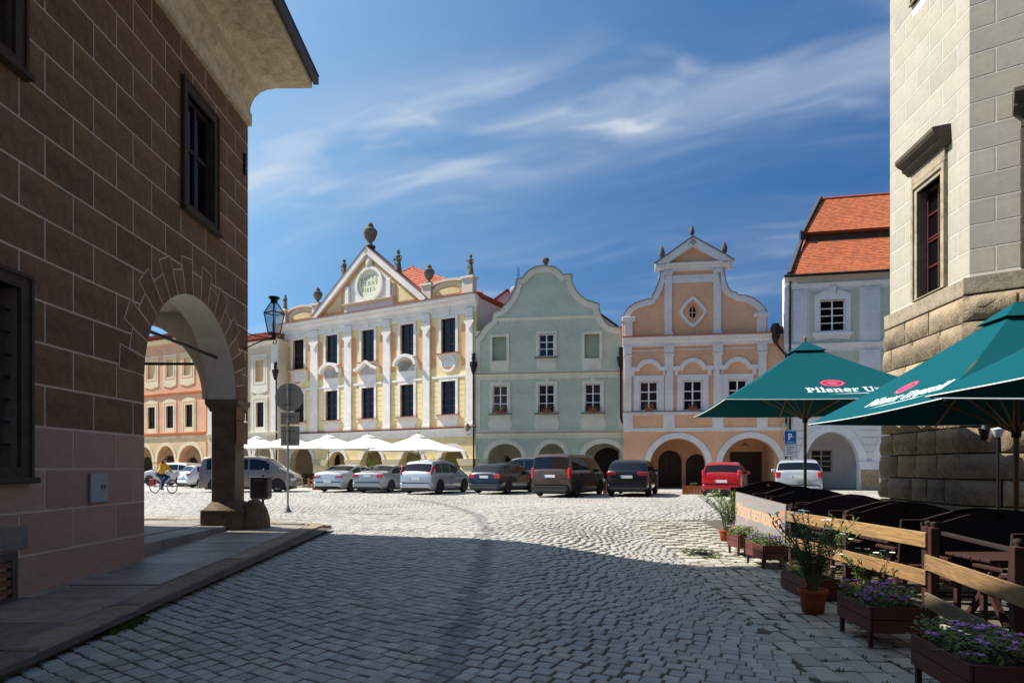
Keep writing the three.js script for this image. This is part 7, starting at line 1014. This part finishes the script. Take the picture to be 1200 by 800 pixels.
{
  const d = 31, c = onGround(191, 571.5), X = (191 - CX) / FOCAL * d, gy = ground(X, -d) + 0.004, turn = -0.28;
  // the bicycle
  const b = thing('bicycle', 'city bicycle with a red rear bag ridden across the square', 'bicycle', [X, gy, -d], turn), blue = M(0x2a4a86, { roughness: 0.3, clearcoat: 0.6 }), blk = M(0x141414, { roughness: 0.6 }), chrome = metal(0xb9bcc0, 0.3), R = 0.34, wx = [-0.54, 0.55];
  for (const x of wx) { const w = part('wheel', b); w.position.set(x, R, 0); mesh('tyre', new THREE.TorusGeometry(R - 0.02, 0.02, 8, 36), blk, w); mesh('rim', new THREE.TorusGeometry(R - 0.045, 0.01, 6, 36), chrome, w); mesh('hub', new THREE.CylinderGeometry(0.025, 0.025, 0.1, 10).rotateX(Math.PI / 2), chrome, w); for (let k = 0; k < 14; k++) { const a = k * Math.PI * 2 / 14; mesh('spoke', bar([0.02 * Math.cos(a), 0.02 * Math.sin(a), (k % 2 - 0.5) * 0.05], [(R - 0.045) * Math.cos(a + 0.2), (R - 0.045) * Math.sin(a + 0.2), 0], 0.0015, 4), chrome, w); } mesh('mudguard', new THREE.TorusGeometry(R + 0.025, 0.02, 5, 20, Math.PI * 0.8).rotateZ(x < 0 ? 0.5 : 0.35), M(0x7a1c20, { roughness: 0.4 }), b).position.set(x, R, 0); }
  mesh('frame', [bar([0.4, 0.86, 0], [-0.08, 0.32, 0], 0.018), bar([0.42, 0.78, 0], [-0.12, 0.55, 0], 0.015), bar([-0.08, 0.3, 0], [-0.2, 0.86, 0], 0.016), bar([-0.54, R, 0.05], [-0.08, 0.3, 0.03], 0.01), bar([-0.54, R, -0.05], [-0.08, 0.3, -0.03], 0.01), bar([-0.54, R, 0.05], [-0.17, 0.74, 0.02], 0.009), bar([-0.54, R, -0.05], [-0.17, 0.74, -0.02], 0.009)], blue, b);
  mesh('fork', [bar([0.39, 0.9, 0], [0.44, 0.68, 0], 0.018), bar([0.44, 0.68, 0.05], [0.55, R, 0.05], 0.011), bar([0.44, 0.68, -0.05], [0.55, R, -0.05], 0.011), bar([0.44, 0.68, -0.06], [0.44, 0.68, 0.06], 0.014)], blue, b);
  mesh('handlebar', [tube([[0.36, 1.04, 0], [0.37, 1.06, 0.12], [0.3, 1.08, 0.24], [0.18, 1.06, 0.28]], 0.012, 14), tube([[0.36, 1.04, 0], [0.37, 1.06, -0.12], [0.3, 1.08, -0.24], [0.18, 1.06, -0.28]], 0.012, 14), bar([0.36, 1.04, 0], [0.385, 0.88, 0], 0.014)], chrome, b);
  mesh('saddle', lathe([[0.001, 0.05], [0.06, 0.045], [0.1, 0.02], [0.09, -0.02], [0.001, -0.03]], 14).scale(1.5, 1, 1).translate(-0.24, 0.91, 0), blk, b); mesh('seat_post', bar([-0.2, 0.84, 0], [-0.22, 0.9, 0], 0.013), chrome, b);
  mesh('carrier', [bar([-0.2, 0.73, 0.06], [-0.72, 0.73, 0.06], 0.006), bar([-0.2, 0.73, -0.06], [-0.72, 0.73, -0.06], 0.006), bar([-0.7, 0.73, -0.06], [-0.7, 0.73, 0.06], 0.006), bar([-0.54, R, 0.06], [-0.62, 0.73, 0.06], 0.006)], blk, b); mesh('pannier', rbox(-0.7, -0.38, 0.4, 0.74, 0.07, 0.2, 0.04, 2), M(0x9a2a2c, { roughness: 0.8 }), b);
  mesh('chainring', [new THREE.CylinderGeometry(0.09, 0.09, 0.008, 20).rotateX(Math.PI / 2).translate(-0.08, 0.3, 0.05)], chrome, b); mesh('crank', [bar([-0.08, 0.3, 0.07], [0.05, 0.2, 0.07], 0.01), bar([-0.08, 0.3, -0.07], [-0.21, 0.4, -0.07], 0.01), box(0.0, 0.1, 0.185, 0.205, 0.07, 0.16), box(-0.26, -0.16, 0.39, 0.41, -0.16, -0.07)], blk, b);
  // the rider
  const o = thing('person', 'person in a yellow jacket and blue jeans riding a bicycle', 'person', [X, gy, -d], turn), sk = M(0xc98f72, { roughness: 0.6 });
  const hip = [-0.24, 1.0, 0], ch = [-0.02, 1.34, 0], nk = [0.04, 1.5, 0], hd = [0.1, 1.64, 0], S = (z) => [0.02, 1.43, z * 0.17], E = (z) => [0.12, 1.17, z * 0.3], Wr = (z) => [0.2, 1.09, z * 0.29], H = (z) => [-0.22, 0.97, z * 0.1], K = (z) => z > 0 ? [0.14, 0.66, 0.12] : [0.14, 0.84, -0.12], A = (z) => z > 0 ? [0.02, 0.28, 0.115] : [-0.22, 0.49, -0.115], To = (z) => z > 0 ? [0.13, 0.225, 0.12] : [-0.1, 0.43, -0.12];
  const bones = [[hip, ch, 0.14, 0.145], [ch, nk, 0.13, 0.06], [nk, [0.06, 1.54, 0], 0.05, 0.05]]; for (const z of [-1, 1]) bones.push([ch, S(z), 0.1, 0.07], [S(z), E(z), 0.05, 0.042], [E(z), Wr(z), 0.04, 0.028], [hip, H(z), 0.13, 0.1], [H(z), K(z), 0.085, 0.06], [K(z), A(z), 0.058, 0.038], [A(z), To(z), 0.04, 0.03]);
  const body = skin(bones, -0.05, 0.88, 0, 0.75, 78, 0.04);
  const head = skin([[[0.1, 1.66, 0], [0.1, 1.66, 0], 0.095, 0.095], [[0.135, 1.58, 0], [0.12, 1.6, 0], 0.05, 0.06], [[0.195, 1.635, 0], [0.21, 1.62, 0], 0.012, 0.016], [[0.1, 1.63, 0.095], [0.1, 1.65, 0.1], 0.016, 0.018], [[0.1, 1.63, -0.095], [0.1, 1.65, -0.1], 0.016, 0.018], [[0.06, 1.5, 0], [0.09, 1.58, 0], 0.05, 0.05]], 0.11, 1.61, 0, 0.17, 44, 0.02);
  const hands = []; for (const z of [-1, 1]) { const w = Wr(z), hb = []; hb.push([w, [w[0] + 0.05, w[1] + 0.0, w[2]], 0.026, 0.032]); for (let f = 0; f < 4; f++) { const fx = w[0] + 0.03 + 0.019 * f, L = [0.9, 1, 0.95, 0.8][f]; hb.push([[fx, w[1] + 0.012, w[2] - z * 0.01], [fx + 0.004, w[1] - 0.0, w[2] + z * 0.032 * L], 0.0095, 0.009], [[fx + 0.004, w[1], w[2] + z * 0.032 * L], [fx + 0.004, w[1] - 0.034 * L, w[2] + z * 0.02], 0.009, 0.008]); } hb.push([[w[0] + 0.02, w[1], w[2] - z * 0.02], [w[0] + 0.06, w[1] - 0.015, w[2] - z * 0.034], 0.011, 0.009], [[w[0] + 0.06, w[1] - 0.015, w[2] - z * 0.034], [w[0] + 0.085, w[1] - 0.03, w[2] - z * 0.02], 0.0095, 0.008]); hands.push(skin(hb, w[0] + 0.045, w[1] - 0.005, w[2], 0.085, 44, 0.006)); }
  const bodyM = mesh('body', [body, head, ...hands], sk, o);
  const arms = []; for (const z of [-1, 1]) arms.push([ch, S(z), 0.13, 0.085], [S(z), E(z), 0.072, 0.062], [E(z), Wr(z), 0.06, 0.045]);
  mesh('jacket', skin([[[-0.2, 1.02, 0], ch, 0.165, 0.165], [ch, [0.03, 1.46, 0], 0.15, 0.085], ...arms], 0.0, 1.25, 0, 0.46, 60, 0.04, (q, x, y, z) => Math.max(q, 0.97 - y, (x - 0.215) * 0.9) + 0.006 * (vnoise(x * 30 + 5, y * 30 + z * 22) - 0.5)), M(0xd9a514, { roughness: 0.85 }), o);
  const legs = []; for (const z of [-1, 1]) legs.push([hip, H(z), 0.15, 0.118], [H(z), K(z), 0.1, 0.075], [K(z), A(z), 0.072, 0.055]);
  mesh('jeans', skin(legs, -0.08, 0.68, 0, 0.48, 60, 0.04), M(0x27355c, { roughness: 0.9 }), o);
  for (const z of [-1, 1]) mesh('shoe', skin([[[A(z)[0] - 0.03, A(z)[1] - 0.045, A(z)[2]], [To(z)[0], To(z)[1] + 0.005, To(z)[2]], 0.045, 0.036], [[A(z)[0], A(z)[1] + 0.01, A(z)[2]], A(z), 0.05, 0.05]], A(z)[0] + 0.05, A(z)[1] - 0.03, A(z)[2], 0.16, 32, 0.02), M(0x2a2422, { roughness: 0.7 }), o);
  mesh('hair', skin([[[0.085, 1.69, 0], [0.07, 1.66, 0], 0.108, 0.112], [[0.03, 1.64, 0], [-0.03, 1.5, 0], 0.09, 0.075], [[-0.03, 1.5, 0], [-0.07, 1.4, 0.02], 0.07, 0.05], [[0.06, 1.62, 0.09], [0.03, 1.5, 0.1], 0.04, 0.03], [[0.06, 1.62, -0.09], [0.03, 1.5, -0.1], 0.04, 0.03]], 0.03, 1.56, 0, 0.28, 50, 0.03, (q, x, y, z) => Math.max(q, Math.min(x - 0.145, 1.7 - y)) + 0.008 * (vnoise(x * 40, z * 60 + y * 8) - 0.5)), M(0x3b1f16, { roughness: 0.7 }), o);
  for (const z of [-1, 1]) { mesh('eye', new THREE.SphereGeometry(0.012, 8, 6).translate(0.186, 1.65, z * 0.034), M(0x1c1512, { roughness: 0.2 }), o); } mesh('mouth', box(0.178, 0.186, 1.575, 1.582, -0.022, 0.022), M(0x9a4a44), o);
}
renderer.render(scene, camera);
